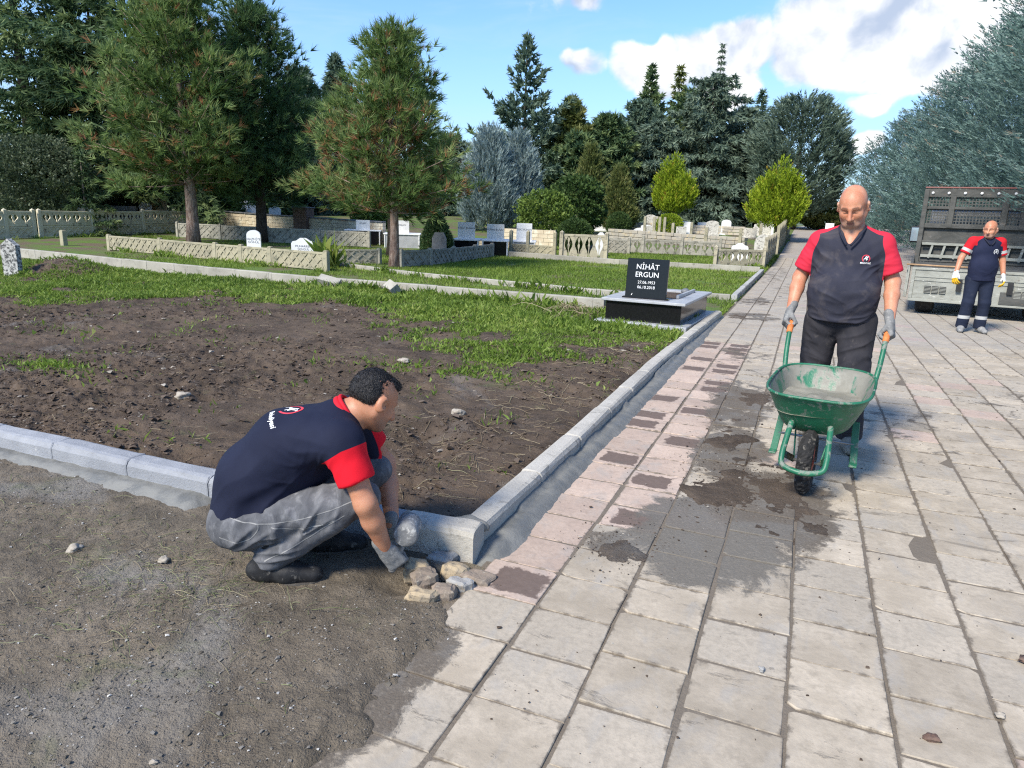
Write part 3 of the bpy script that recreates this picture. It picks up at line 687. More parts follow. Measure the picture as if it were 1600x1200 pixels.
def layered_crown(H, R, z0, seed, mat, levels=22, per=7, dens=60, blade=.26, width=.07, el0=-12, el1=35, droop=.25, power=.8, k=4, tip=.04, hang=.35, lumpy=.15):
    """spruce / cedar: tiers of branches, each a flat fan of short sprays that hang at the tip"""
    rg = np.random.default_rng(seed); PP = []; DD = []; TI = []
    for li in range(levels):
        t = li/(levels-1); z = z0+(H-z0)*t*.985
        rl = R*((1-t)**power+tip)*(1+lumpy*rg.normal()); nb = max(3, int(per*(1-.45*t))); a0 = rg.uniform(0, 6.28)
        for b in range(nb):
            az = a0+b*6.283/nb+rg.normal(0, .25); L = max(.15, rl*rg.uniform(.72, 1.12)); el = R_(el0+(el1-el0)*t+rg.normal(0, 6))
            d = np.array([math.cos(az)*math.cos(el), math.sin(az)*math.cos(el), math.sin(el)]); side = np.array([-math.sin(az), math.cos(az), 0])
            m = max(5, int(dens*(L/R)**1.3)); s = .12+.88*rg.random(m)**.75; sp = (rg.random(m)-.5)*2; lat = sp*L*.34*(1.12-s)
            P = np.array([0, 0, z])+d*(L*s)[:, None]+side*lat[:, None]; P[:, 2] += -droop*L*s**2+rg.normal(0, .03*R**.5, m)-.1*np.abs(lat)
            D = d*.55+side*(sp*.5)[:, None]+np.array([0, 0, -hang])+rg.normal(0, .22, (m, 3))
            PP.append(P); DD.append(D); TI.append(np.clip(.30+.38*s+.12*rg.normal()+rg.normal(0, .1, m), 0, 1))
    P = np.concatenate(PP); D = unit(np.concatenate(DD)); TI = np.concatenate(TI); n = len(P)
    P = np.repeat(P, k, 0); D = unit(np.repeat(D, k, 0)+rg.normal(0, .42, (n*k, 3))); L = blade*rg.uniform(.6, 1.25, n*k); W = width*rg.uniform(.7, 1.3, n*k)
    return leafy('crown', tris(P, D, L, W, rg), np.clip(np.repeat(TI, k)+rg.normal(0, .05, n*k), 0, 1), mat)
def prof_ovoid(t): return np.sin(np.pi*np.clip(.10+.86*t, 0, 1))**.62
def prof_ovo2(t): return np.sin(np.pi*np.clip(.13+.84*t, 0, 1)**.86)**.85
def prof_flame(t): return (np.sin(np.pi*np.clip(t*.92+.08, 0, 1)**.62))**.85
def prof_cone(t): return np.clip((1-t)**.78, 0, 1)*np.clip(.55+4*t, 0, 1)
def prof_ball(t): return np.sqrt(np.clip(1-(2*np.clip(t, 0, 1)-1)**2, 0, 1))
def plume_crown(H, R, z0, seed, mat, n=3500, k=9, blade=.16, width=.02, plen=.35, up=.8, prof=prof_ovoid, lump=.16, spread=.45, lf=3.2, inner=.25, gap=.0, leaf=False, brown=0.0, hang=0.0):
    """cypress / thuja / juniper / shrub: plumes or leaf clusters through the outer part of the crown"""
    rg = np.random.default_rng(seed); t = rg.random(int(n*1.3)); az = rg.uniform(0, 6.283, len(t))
    pr = prof(t); keep = rg.random(len(t)) < .25+.75*pr; t, az, pr = t[keep][:n], az[keep][:n], pr[keep][:n]; m = len(t)
    ln = fbm(np.cos(az)*1.5+t*lf*2+seed, np.sin(az)*1.5+t*lf, lf*.55, 3, seed % 97)
    deep = rg.random(m) < inner; rho = np.where(deep, rg.uniform(.3, .8, m), 1-np.abs(rg.normal(0, .09, m)))
    r = R*pr*(1+lump*(ln-.5)*2.6)*rho; z = z0+(H-z0)*t
    P = np.stack([r*np.cos(az), r*np.sin(az), z], 1)
    if gap > 0:
        g = fbm(az*2.2, z*1.6/max(R, .3), 1.2, 3, seed % 89+3); kp = (g > gap) | deep; P, t, az, ln, rho = P[kp], t[kp], az[kp], ln[kp], rho[kp]; m = len(P)
    o = np.stack([np.cos(az), np.sin(az), np.zeros(m)], 1)
    A = unit(o*(1-up*.55)+np.array([0, 0, up-hang])+rg.normal(0, .20, (m, 3)))
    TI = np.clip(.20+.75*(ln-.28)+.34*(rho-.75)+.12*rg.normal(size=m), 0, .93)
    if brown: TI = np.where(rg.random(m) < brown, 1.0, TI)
    f = rg.random((m, k)); base = P[:, None, :]+A[:, None, :]*(f*plen)[..., None]+rg.normal(0, .035+.04*plen, (m, k, 3))*(1.15-f)[..., None]
    D = unit(A[:, None, :]+rg.normal(0, spread, (m, k, 3))); q = m*k
    base = base.reshape(q, 3); D = D.reshape(q, 3); L = blade*rg.uniform(.6, 1.3, q); W = width*rg.uniform(.7, 1.35, q)
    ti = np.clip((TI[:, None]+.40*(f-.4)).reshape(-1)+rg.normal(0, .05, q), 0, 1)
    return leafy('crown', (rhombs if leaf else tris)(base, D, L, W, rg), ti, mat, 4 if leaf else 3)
def tz(x, y): return float(terrain(np.float64(x), np.float64(y)))
def P3(x, y): return (x, y, tz(x, y)-.03)

# ---- the three pines in front of the fences
def pine(label, x, y, H, R, z0, seed, mat, bark, r, lean=(0, 0), **kw):
    cr, limbs = pine_crown(H, R, z0, seed, mat, **kw); rg = random.Random(seed)
    return plant('pine_tree', label, 'tree', P3(x, y), cr, trunk_mesh(H, r, rg, bark, lean, limbs=limbs, wob=.05), 'pines in front of the fences')
ppine = lambda t: (.82+.18*math.sin(min(1, t*2.2)*1.57))*(1-t)**.60+.05 if t < 1 else .05
pine('tall bright green pine with a bare pale trunk behind the low ochre fence', -22.56, 21.26, 9.35, 3.05, 2.35, 11, M_PINE, M_BARKP, .24, levels=20, per=7, ntuft=18, kn=13, needle=.36, width=.036, cl_r=.26, prof=lambda t: (.95-.1*abs(t-.3))*(1-max(0, t-.25)/.75)**.55+.10 if t < .99 else .1, brown=.06)
pine('dense dark pine with its crown low to the ground, right of the tall bright pine', -22.1, 24.6, 9.2, 3.45, 1.9, 12, M_PINED, M_BARKD, .24, levels=20, per=8, ntuft=15, kn=14, needle=.38, width=.038, cl_r=.30, prof=lambda t: (1-t)**.62*(.78+.5*min(t*2.6, .45))+.06, brown=.04)
pine('broad pine with rusty dead needles on its left side, at the middle of the lawn', -10.87, 17.38, 6.15, 1.88, 1.45, 13, M_PINE, M_BARKP, .135, levels=19, per=7, ntuft=19, kn=13, needle=.27, width=.026, cl_r=.18, prof=lambda t: (1-t)**.58*(.86+.35*min(t*2.5, .5))+.07, brown=.17)
pine('pine with a darker trunk standing close behind the rusty pine', -13.6, 21.6, 6.3, 2.6, 1.6, 14, M_PINE, M_BARKD, .17, levels=17, per=7, ntuft=15, kn=14, needle=.32, width=.030, cl_r=.22, prof=lambda t: (1-t)**.62+.06, brown=.24)

# ---- dark cedars at the left
def cedar(label, x, y, H, R, z0, seed, mat=M_CEDAR, bark=M_BARKD, r=.3, group='dark cedars at the left', name='cedar_tree', **kw):
    cr = layered_crown(H, R, z0, seed, mat, **kw); return plant(name, label, 'tree', P3(x, y), cr, trunk_mesh(H, r, random.Random(seed), bark, frac=.93), group)
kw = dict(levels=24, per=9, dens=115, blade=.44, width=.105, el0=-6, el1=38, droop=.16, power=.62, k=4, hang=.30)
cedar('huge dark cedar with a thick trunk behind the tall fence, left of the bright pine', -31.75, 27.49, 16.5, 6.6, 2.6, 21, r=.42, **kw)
cedar('dark cedar at the left edge of the photo with layered boughs', -37.5, 25.4, 16, 6.4, 1.2, 22, r=.38, **kw)
cedar('slim dark trunked cedar just left of the huge cedar', -33.4, 26.2, 12, 4.4, 2.2, 24, r=.2, **kw)
plant('shrub', 'big grey green shrub behind the tall fence at the left', 'shrub', P3(-31.2, 21.2), plume_crown(3.9, 2.0, .0, 31, M_BUSHD, 3400, 6, .13, .07, .35, .5, prof_ball, .3, .8, leaf=True, gap=.18), None, 'shrubs and hedges in the graveyard')
plant('fir_tree', 'small young fir right of the grey green shrub', 'tree', P3(-28.9, 21.6), layered_crown(3.3, 1.25, .1, 32, M_CEDAR, 15, 8, 40, .22, .05, 0, 40, .05, .9, 4), trunk_mesh(3.2, .05, random.Random(3), M_BARKG))
# ---- mid distance conifers, left to right
def spruce(label, x, y, H, R, seed, mat=M_SPRUCE, z0=.5, name='spruce_tree', group='conifers across the back of the graveyard', r=.22, **kw):
    R = R*1.42; k2 = dict(levels=26, per=9, dens=105, blade=.52, width=.19, el0=-8, el1=45, droop=.10, power=.85, k=4, hang=.15); k2.update(kw)
    zb = tz(x, y); return plant(name, label, 'tree', (x, y, zb-.05), layered_crown(H-zb, R, z0, seed, mat, **k2), trunk_mesh(H-zb, r, random.Random(seed), M_BARKD, frac=.95), group)
spruce('slim silvery spruce behind, between the dark pine and the rusty pine', -36.51, 50.11, 13.5, 2.1, 41, M_SPRUCE, power=.7)
spruce('bushy silvery conifer left of the slim silvery spruce', -38.9, 48.4, 12.2, 2.7, 42, M_BIGC, power=.5, hang=.0)
spruce('dark conifer mass behind the dark pine crown', -40, 42, 11.5, 3.6, 43, M_CEDAR, power=.6)
spruce('tall open blue spruce with upswept tips, alone against blue sky', -22.34, 55.69, 15.3, 3.5, 44, M_SPRUCE, power=.80, dens=46, el0=2, el1=50, droop=-.08, hang=-.1, levels=24, lumpy=.22)
def junip(label, x, y, H, R, seed, n=2600):
    zb = tz(x, y); return plant('juniper', label, 'tree', (x, y, zb-.05), plume_crown(H-zb, R, .05, seed, M_JUN, int(n*.6), 14, .28, .065, .9, .85, prof_flame, .30, .24, 2.4), None, 'silver blue junipers')
junip('left silver blue juniper beside the rusty pine', -19.13, 41.83, 6.3, 1.55, 51)
junip('right silver blue juniper under the tall open spruce', -18.2, 44.29, 6.35, 1.35, 52)
spruce('olive green broad conifer right of the tall open spruce', -19.43, 58.88, 11.1, 2.9, 45, M_OLIVE, power=.6, el0=5, hang=-.05)
spruce('dark conifer just behind the olive broad conifer', -25.97, 75.67, 12.4, 3.0, 46, M_SPRUCE)
spruce('second olive conifer leaning over the first, more to the right', -16.8, 60.5, 10.0, 2.6, 47, M_CEDAR, power=.55)
def olive(label, x, y, H, R, seed):
    zb = tz(x, y); return plant('thuja', label, 'tree', (x, y, zb-.05), plume_crown(H-zb, R, .05, seed, M_OLIVE, 2600, 8, .28, .07, .45, .85, prof_cone, .25, .3, 2.5, brown=.05), None, 'olive brown thujas')
olive('olive brown pointed thuja, taller of two', -14.85, 49.83, 6.4, 1.6, 53)
olive('olive brown pointed thuja, shorter one beside it', -12.33, 48.46, 4.75, 1.25, 54)
spruce('small pale spruce seen far between the olive and dark conifers', -21.51, 82.23, 12.2, 2.2, 48, M_BIGC)
spruce('tall narrow dark spruce left of the weeping conifer', -16.13, 73.25, 16.3, 2.4, 49, M_CEDAR, power=.75)
spruce('bent weeping conifer with a ragged top', -14.0, 76.68, 16.8, 2.5, 50, M_OLIVE, power=.7, hang=.55, droop=.45, el0=0, dens=40, lumpy=.3)
spruce('broad grey green cedar with drooping boughs, biggest of the back row', -8.99, 65.39, 13.6, 5.2, 55, M_BIGC, power=.52, hang=.5, droop=.34, el0=4, dens=105, per=9, z0=.8, blade=.48, width=.17)
plant('cedar_leader', 'ragged thin leading shoot of a cedar above the broad grey green cedar', 'tree', P3(-8.7, 66.0), layered_crown(14.9, .9, 9, 56, M_BIGC, 14, 5, 30, .35, .11, -20, 30, .3, .7, 4, hang=.6), trunk_mesh(14.8, .16, random.Random(1), M_BARKD), 'conifers across the back of the graveyard')
spruce('grey green cedar filling in left of the broad cedar', -12.9, 63.2, 9.8, 3.1, 57, M_BIGC, power=.5, hang=.4, droop=.3, dens=85)
spruce('narrow spruce top rising between the broad cedar and the round cypress', -6.12, 79.77, 14.6, 2.0, 58, M_SPRUCE, lumpy=.3, dens=40)
spruce('lower grey cedar filling in right of the broad cedar', -4.9, 66.5, 9.4, 2.9, 59, M_BIGC, power=.45, hang=.4, droop=.3, dens=85)
zb = tz(-1.4, 62)
plant('cypress', 'large round topped grey green cypress behind the bright lime tree', 'tree', (-1.5, 62, zb), plume_crown(9.6, 3.4, .9, 60, M_BIGC, 2600, 16, .34, .085, .9, .62, prof_ovoid, .2, .32, 2.6, gap=.2), trunk_mesh(8, .3, random.Random(5), M_BARKD))
for (lab, x, y, H, R, s, mt) in [('dense cedar between the narrow dark spruce and the broad grey green cedar', -15.3, 66, 11.8, 3.0, 611, M_SPRUCE), ('dense conifer close behind the broad grey green cedar', -11.3, 69.5, 13.2, 3.2, 612, M_CEDAR), ('dense conifer in the gap left of the round cypress', -6.6, 70.5, 11.6, 2.9, 613, M_BIGC), ('dusky conifer right of the silver junipers, behind the light bush', -17.6, 55.5, 7.8, 2.6, 614, M_CEDAR), ('grey conifer filling the gap left of the silver junipers', -32.6, 61.9, 8.6, 3.2, 61, M_BIGC), ('dark distant conifer behind the olive thujas', -23.87, 86.8, 10.8, 5.5, 62, M_CEDAR), ('dark conifer behind the left lime thuja', -14.5, 70.2, 9.8, 3.0, 63, M_BIGC), ('dark fir standing behind the left silver juniper', -29, 66, 7.5, 3.6, 64, M_SPRUCE)]:
    spruce(lab, x, y, H, R, s, mt, power=.5, dens=75)
def lime(label, x, y, H, R, z0, seed, n=2600):
    zb = tz(x, y); r_ = random.Random(seed); t = thing('lime_thuja', label, 'tree', (x, y, zb-.05), 0, 'bright lime green clipped thujas'); Ht = H-zb
    for k in range(9):
        a = k*2.4+r_.random(); q = 0 if k == 0 else R*r_.uniform(.45, .68); hh = Ht*(1.0 if k == 0 else r_.uniform(.62, .97)); zl = z0+(0 if k == 0 else r_.uniform(-.1, .5))
        o = obj('bough', plume_crown(hh, R*(.62 if k == 0 else r_.uniform(.36, .5)), zl, seed*10+k, M_LIME, int(n*.10), 18, .14, .055, .55, .95, prof_flame, .40, .26, 5.0, brown=.02, gap=.20, inner=.12), t); o.location = (q*math.cos(a), q*math.sin(a), 0)
    obj('trunk', trunk_mesh(Ht*.75, .09, r_, M_BARKG, lean=(.1, 0)), t); return t
lime('bright lime green thuja on a thin trunk, left one of the two', -8.8, 49.22, 5.5, 1.25, 1.35, 71)
lime('bright lime green thuja over the fence beside the walk', -1.95, 45.96, 5.1, 1.5, .85, 72)
def ball(label, x, y, H, R, seed, mat, prof=prof_ball, n=1500, name='topiary_bush'):
    zb = tz(x, y); return plant(name, label, 'shrub', (x, y, zb-.04), plume_crown(H-zb, R, 0, seed, mat, n, 7, .09, .035, .10, .5, prof, .05, .6, 3, inner=.3), None, 'clipped bushes between the graves')
ball('dark green clipped ball bush behind the far lawn', -10.77, 42.66, 1.95, .70, 81, M_LEAF)
ball('lime green clipped ball bush under the left lime thuja', -8.2, 45.26, 1.95, .80, 82, M_LIME)
ball('dark narrow clipped cone right of the rusty pine', -11.96, 21.95, 1.62, .50, 83, M_PINED, prof_flame, 1800, 'clipped_cone')
ball('dark rounded bush beside the pale headstones', -9.35, 29.56, 1.5, .72, 84, M_LEAF, n=1700)
plant('shrub', 'light green leafy bush behind the pale headstones', 'shrub', P3(-12.3, 33.74), plume_crown(2.55, 1.2, .0, 85, M_LEAFL, 1200, 6, .15, .09, .3, .6, prof_ball, .35, .8, leaf=True, gap=.25), None, 'shrubs and hedges in the graveyard')
plant('shrub', 'dark green bush behind the light green leafy bush', 'shrub', P3(-13.6, 43.0), plume_crown(3.4, 1.7, .0, 86, M_LEAF, 1500, 6, .22, .12, .3, .6, prof_ball, .25, .6, leaf=True), None, 'shrubs and hedges in the graveyard')
plant('shrub', 'low grey green hedge at the far end of the walk', 'shrub', P3(.9, 64), plume_crown(2.0, 1.9, .0, 87, M_OLIVE, 1500, 6, .25, .12, .3, .6, prof_ball, .2, .6, leaf=True), None, 'shrubs and hedges in the graveyard')
for i, (x, y, H, R, mt, lab) in enumerate([(-31.5, 31.5, 2.2, 1.4, M_LEAFL, 'yellow green bush seen under the huge cedar, right of its trunk'), (-20.5, 31.0, 2.0, .9, M_LEAFL, 'yellow green bush right of the brown brick pillar'), (-37.5, 28.5, 2.2, .9, M_LEAFL, 'yellow green bush at the left edge behind the grey green shrub')]):
    plant('shrub', lab, 'shrub', P3(x, y), plume_crown(H, R, .2, 90+i, mt, 700, 6, .16, .10, .3, .6, prof_ball, .35, .8, leaf=True, gap=.25), None, 'shrubs and hedges in the graveyard')
# ---- row of blue cypresses along the right side
hy = [(5.95, 14.3, 8.4, 2.75), (6.3, 19.2, 9.0, 2.6), (6.45, 24.3, 8.2, 2.4), (6.15, 29.4, 8.5, 2.45), (6.3, 35.4, 7.9, 2.5), (6.05, 41.6, 8.4, 2.5), (6.0, 50.0, 8.2, 2.7), (6.2, 60.0, 8.6, 3.0)]
ords = ['nearest, beside the truck', 'second, just behind the truck bed', 'third along from the truck', 'fourth along from the truck', 'fifth along from the truck', 'sixth along from the truck', 'seventh along, small in the distance', 'farthest, where the walk ends']
for i, (x, y, H, R, ) in enumerate(hy):
    n = [5200, 6000, 5200, 4200, 3400, 2800, 2200, 2000][i]; f = [1, 1, 1.05, 1.15, 1.25, 1.4, 1.6, 1.8][i]
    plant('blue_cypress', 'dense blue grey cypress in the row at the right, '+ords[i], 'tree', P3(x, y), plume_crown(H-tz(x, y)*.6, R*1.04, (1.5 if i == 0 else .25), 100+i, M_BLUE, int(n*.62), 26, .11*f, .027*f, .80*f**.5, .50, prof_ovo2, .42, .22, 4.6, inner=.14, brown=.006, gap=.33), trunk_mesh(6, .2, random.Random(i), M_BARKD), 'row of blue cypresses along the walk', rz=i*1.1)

# ------------------------------------------------------------------ grass and weeds (stuff)
def blades_mesh(name, X, Y, Z, h, w, tint, mat, lean=.45, simple=False):
    n = len(X); rg = np.random.default_rng(n)
    D = unit(np.stack([rg.normal(0, lean, n), rg.normal(0, lean, n), np.ones(n)], 1)); P = np.stack([X, Y, Z-.01], 1)
    S = unit(np.stack([rg.normal(size=n), rg.normal(size=n), np.zeros(n)], 1))*(w*.5)[:, None]
    mid = P+D*(h*.55)[:, None]; D2 = unit(D+np.stack([rg.normal(0, .5, n), rg.normal(0, .5, n), np.full(n, -.25)], 1)); tip = mid+D2*(h*.55)[:, None]
    if simple:
        V = np.stack([P-S, P+S, (mid+tip)*.5+D2*(h*.2)[:, None]], 1).reshape(-1, 3)
        return raw_mesh(name, V, [np.arange(3*n).reshape(n, 3)], mat, None, {'tint': np.repeat(tint, 3)})
    V = np.stack([P-S, P+S, mid+S*.9, tip], 1).reshape(-1, 3); b = np.arange(n)[:, None]*4
    return raw_mesh(name, V, [b+np.array([[0, 1, 2]]), b+np.array([[0, 2, 3]])], mat, None, {'tint': np.repeat(tint, 4)})
bxs = np.array([-40, -11.2, -10.0, -9.38, -7.7, -6.98, -5.14, -3.74, -2.8, -2.2, -1.5, 0]); bys = np.array([6.9, 6.9, 7.6, 8.6, 9.0, 9.7, 8.55, 7.3, 6.6, 7.3, 8.5, 8.6])
def plot_grass(x, y):
    d = y-np.interp(x, bxs, bys)+(fbm(x, y, .9, 4, 201)-.5)*3.0
    f = sst(d, -.35, .9)*sst(fbm(x, y, 1.7, 4, 211), .30, .47)
    f = f*(1-.75*np.exp(-(((x+14.2)/1.1)**2+((y-10.1)/.8)**2)**2))
    f = np.maximum(f, .9*np.exp(-(((x+3.1)/.65)**2+((y-5.95)/.20)**2))*sst(fbm(x, y, 3, 3, 221), .35, .55))
    f = np.maximum(f, .9*np.exp(-(((x+6.2)/.42)**2+((y-4.15)/.14)**2)))
    f = np.maximum(f, .05*sst(fbm(x, y, 2.5, 3, 231), .6, .75))
    return f
def scatter(n, fx, dens, rg):
    u = rg.random((n, 2)); X, Y = fx(u); k = rg.random(n) < dens(X, Y); return X[k], Y[k]
rg = np.random.default_rng(99)
X, Y = scatter(330000, lambda u: (-1.42-(u[:, 0])*(1.5*(3+8.4*u[:, 1]**.8)+1.2), 3+8.45*u[:, 1]**.8), plot_grass, rg)
h = (.030+.055*fbm(X, Y, 1.3, 3, 241))*rg.uniform(.6, 1.5, len(X))*(1+.5*(Y > 9)); ti = np.clip(fbm(X, Y, 1.1, 4, 251)*.9-.02+rg.normal(0, .16, len(X))-.1*(1-plot_grass(X, Y)), 0, 1)
tag(obj('grass', blades_mesh('plot_grass', X, Y, plot_soil_z(X, Y), h, .0045+.0009*Y, ti, M_GRASS, .7)), kind='stuff')
def lawn(x, y):
    right = (x > -11.5) | ((y > 15) & (x > -13))
    f = np.where(right, .95*sst(fbm(x, y, .8, 3, 261), .18, .42), .62*sst(fbm(x, y, .7, 4, 271), .42, .62))
    f = np.where((y < 14.6) & (x > -12), .6*sst(fbm(x, y, 1.2, 4, 265), .35, .55), f)
    f = np.where((x > -2.95) & (x < -1.3) & (y < 14.9), .3*sst(fbm(x, y, 1.6, 3, 263), .5, .65), f)
    r = np.hypot(x, y); return f*np.where((x > -1.22+.25*(fbm(x, y, 1, 3, 5)-.5)*(y > 24)), 0, 1)*np.where((y < 11.62) & (x > -14), 0, 1)*np.where((x < -14) & (y < 12.1-(x+14)*.17), 0, 1)
X, Y = scatter(330000, lambda u: (-1.15-u[:, 0]*(28*u[:, 1]+12), 11.6+24*u[:, 1]**1.3), lawn, rg)
h = (.045+.075*fbm(X, Y, .7, 3, 281))*rg.uniform(.6, 1.5, len(X)); ti = np.clip(fbm(X, Y, .6, 4, 291)*.75+.06+rg.normal(0, .13, len(X)), 0, 1)
tag(obj('grass', blades_mesh('lawn_grass', X, Y, ground_z(X, Y), h, .005+.0013*Y, ti, M_GRASS, .6, True)), kind='stuff')

# taller weeds along kerbs and fence feet, and a clump of tall grass beside the ochre fence
def weed_line(rg, n, pts, spread):
    P_ = np.array(pts, float); k = rg.integers(0, len(P_)-1, n); t = rg.random(n)[:, None]; q = P_[k]*(1-t)+P_[k+1]*t; q = q+rg.normal(0, spread, q.shape); return q[:, 0], q[:, 1]
xs, ys = [], []
for pts, n, sp_ in [([(-29, 14.9), (-21.3, 13.4), (-14.1, 12.3), (-9.5, 11.8), (-4, 11.75)], 2600, .10), ([(-21.4, 16.5), (-15.8, 15.5), (-11.3, 14.7)], 1500, .10), ([(-12.5, 16.8), (-9.1, 15.1), (-3, 13.85)], 1400, .10), ([(-10.9, 17.3), (-11.2, 24)], 500, .12), ([(-9.4, 11.3), (-3.4, 11.25)], 1300, .10), ([(-1.6, 26), (-1.55, 34)], 900, .12), ([(-28, 16), (-28, 26)], 900, .15)]:
    x_, y_ = weed_line(rg, n, pts, sp_); k = fbm(x_, y_, 1.6, 3, 321) > .48; xs.append(x_[k]); ys.append(y_[k])
X, Y = np.concatenate(xs), np.concatenate(ys); z = np.where(Y < 11.45, plot_soil_z(X, Y), ground_z(X, Y))
h = (.10+.22*fbm(X, Y, 1.1, 3, 331)**2)*rg.uniform(.5, 1.5, len(X)); ti = np.clip(fbm(X, Y, .9, 3, 341)*.8+rg.normal(0, .15, len(X)), 0, 1)
tag(obj('weeds', blades_mesh('fence_weeds', X, Y, z, h, .006+.0011*Y, ti, M_GRASS, .5)), kind='stuff')
n = 90; X, Y = rg.normal(0, .16, n), rg.normal(0, .12, n)
t = thing('tall_grass', 'clump of tall reedy grass at the right end of the low ochre fence', 'plant', (-12.0, 15.9, 0))
obj('blades', blades_mesh('blades', X, Y, X*0, rg.uniform(.35, 1.05, n), np.full(n, .03), rg.uniform(.3, .9, n), M_GRASS, .28), t)
# ================================================================== graves, fences, walls
R = math.radians
M_CONY = surf('fence_ochre_concrete', (.36, .325, .22), (.29, .265, .185), 3, .95, .6, 50, (.17, .165, .115), (.52, .68), vary=.08)
M_CONT = surf('tall_fence_lit_concrete', (.60, .54, .38), (.50, .45, .32), 2.5, .95, .6, 50, (.17, .155, .115), (.56, .70), vary=.10)  # paler copy of the weathered fence concrete; sunlight is put into its colour
M_CONG = surf('fence_grey_concrete', (.34, .32, .26), (.24, .23, .185), 2.5, .95, .6, 50, (.10, .095, .075), (.50, .68), vary=.10)
M_CONW = surf('fence_weathered_concrete', (.42, .38, .27), (.34, .31, .23), 2.5, .95, .6, 50, (.12, .11, .085), (.50, .68), vary=.10)
M_MARB = surf('white_marble', (.74, .74, .72), (.64, .64, .63), 3, .4, .1, 40, (.50, .51, .50), (.62, .75), vary=.06, spec=.5)
M_MARBO = surf('old_stone', (.56, .54, .48), (.44, .42, .37), 4, .9, .5, 60, (.20, .19, .165), (.50, .64), vary=.08)
M_GREYMB = surf('grey_marble', (.40, .405, .405), (.31, .318, .322), 3.5, .35, .1, 40, (.46, .46, .46), (.60, .72), spec=.5)
M_BLACK = surf('black_granite', (.007, .007, .008), (.011, .011, .012), 40, .10, .02, 200, (.05, .05, .052), (.70, .78), spec=.3)
M_DKST = surf('dark_grey_stone', (.10, .105, .11), (.15, .155, .16), 6, .5, .2, 60, vary=.1)
M_ENG = surf('engraved_white', (.78, .78, .76), (.70, .70, .68), 20, .8, 0)
M_ENGD = surf('engraved_dark', (.10, .11, .13), (.14, .15, .17), 20, .8, 0)
M_BRB = surf('brown_brick', (.13, .085, .065), (.19, .125, .095), 5, .9, .5, 60, vary=.2)
M_BRY = surf('ochre_brick', (.40, .30, .16), (.32, .23, .12), 5, .9, .5, 60, vary=.2)
M_BLOCK = surf('cream_block', (.56, .48, .34), (.48, .40, .28), 1.3, .92, .5, 40, (.64, .58, .44), (.52, .62), vary=.1)
M_RUB = surf('rubble_stone', (.46, .42, .34), (.34, .31, .26), 1.1, .95, .6, 30, (.52, .44, .30), (.5, .62), vary=.2)
M_LICHEN = surf('lichen_stone', (.50, .49, .45), (.40, .39, .36), 9, .95, .6, 60, (.085, .085, .08), (.46, .57), spec=.2)
M_SOILP = MS_PLOT

def text_mesh(txt, size, mat, depth=.002, align='CENTER', line=1.0, bold=0.0):
    cu = bpy.data.curves.new('lettering', 'FONT'); cu.body = txt; cu.size = size; cu.align_x = align; cu.space_line = line
    cu.extrude = depth; cu.resolution_u = 3; cu.offset = bold
    o = bpy.data.objects.new('lettering', cu); COL.objects.link(o); bpy.context.view_layer.update()
    me = bpy.data.meshes.new_from_object(o.evaluated_get(bpy.context.evaluated_depsgraph_get()))
    bpy.data.objects.remove(o); me.materials.clear(); me.materials.append(mat); me.name = 'lettering'; return me
def lettering(txt, size, mat, parent, loc, rot=(math.pi/2, 0, 0), **kw):
    o = obj('lettering', text_mesh(txt, size, mat, **kw), parent); o.location = loc; o.rotation_euler = rot; return o
_pan = {}
def lattice_panel(L, h, mat, t=.045):
    key = ('l', round(L, 1), round(h, 2), mat.name)
    if key in _pan: return _pan[key]
    mb = MB(); mb.box((0, 0, h/2), (L, t, h))
    for z in (.03, h-.03): mb.box((0, -t/2-.006, z), (L, .02, .06), bev=.005)
    for s in (-1, 1): mb.box((s*(L/2-.03), -t/2-.006, h/2), (.06, .018, h-.12), bev=.005)
    hh = h-.12; n = max(3, int(L/.30)); stp = (L-.12)/n
    for s, y in ((1, -t/2-.010), (-1, -t/2-.013)):
        for k in range(-2, n+2):
            x0 = -L/2+.06+k*stp+(.0 if s > 0 else stp*.5); x1 = x0+hh*1.15
            a, b2 = (x0, .06), (x1, h-.06)
            if a[0] < -L/2+.06: f = (-L/2+.06-a[0])/(b2[0]-a[0]); a = (-L/2+.06, a[1]+(b2[1]-a[1])*f)
            if b2[0] > L/2-.06:
                f = (L/2-.06-a[0])/(b2[0]-a[0]); b2 = (L/2-.06, a[1]+(b2[1]-a[1])*f)
            if b2[0]-a[0] < .04: continue
            if s < 0: a, b2 = (a[0], h-a[1]), (b2[0], h-b2[1])
            mb.bar((a[0], y, a[1]), (b2[0], y, b2[1]), .04, .022, up=(0, 1, 0))
    _pan[key] = mb.mesh('lattice_panel', mat); return _pan[key]
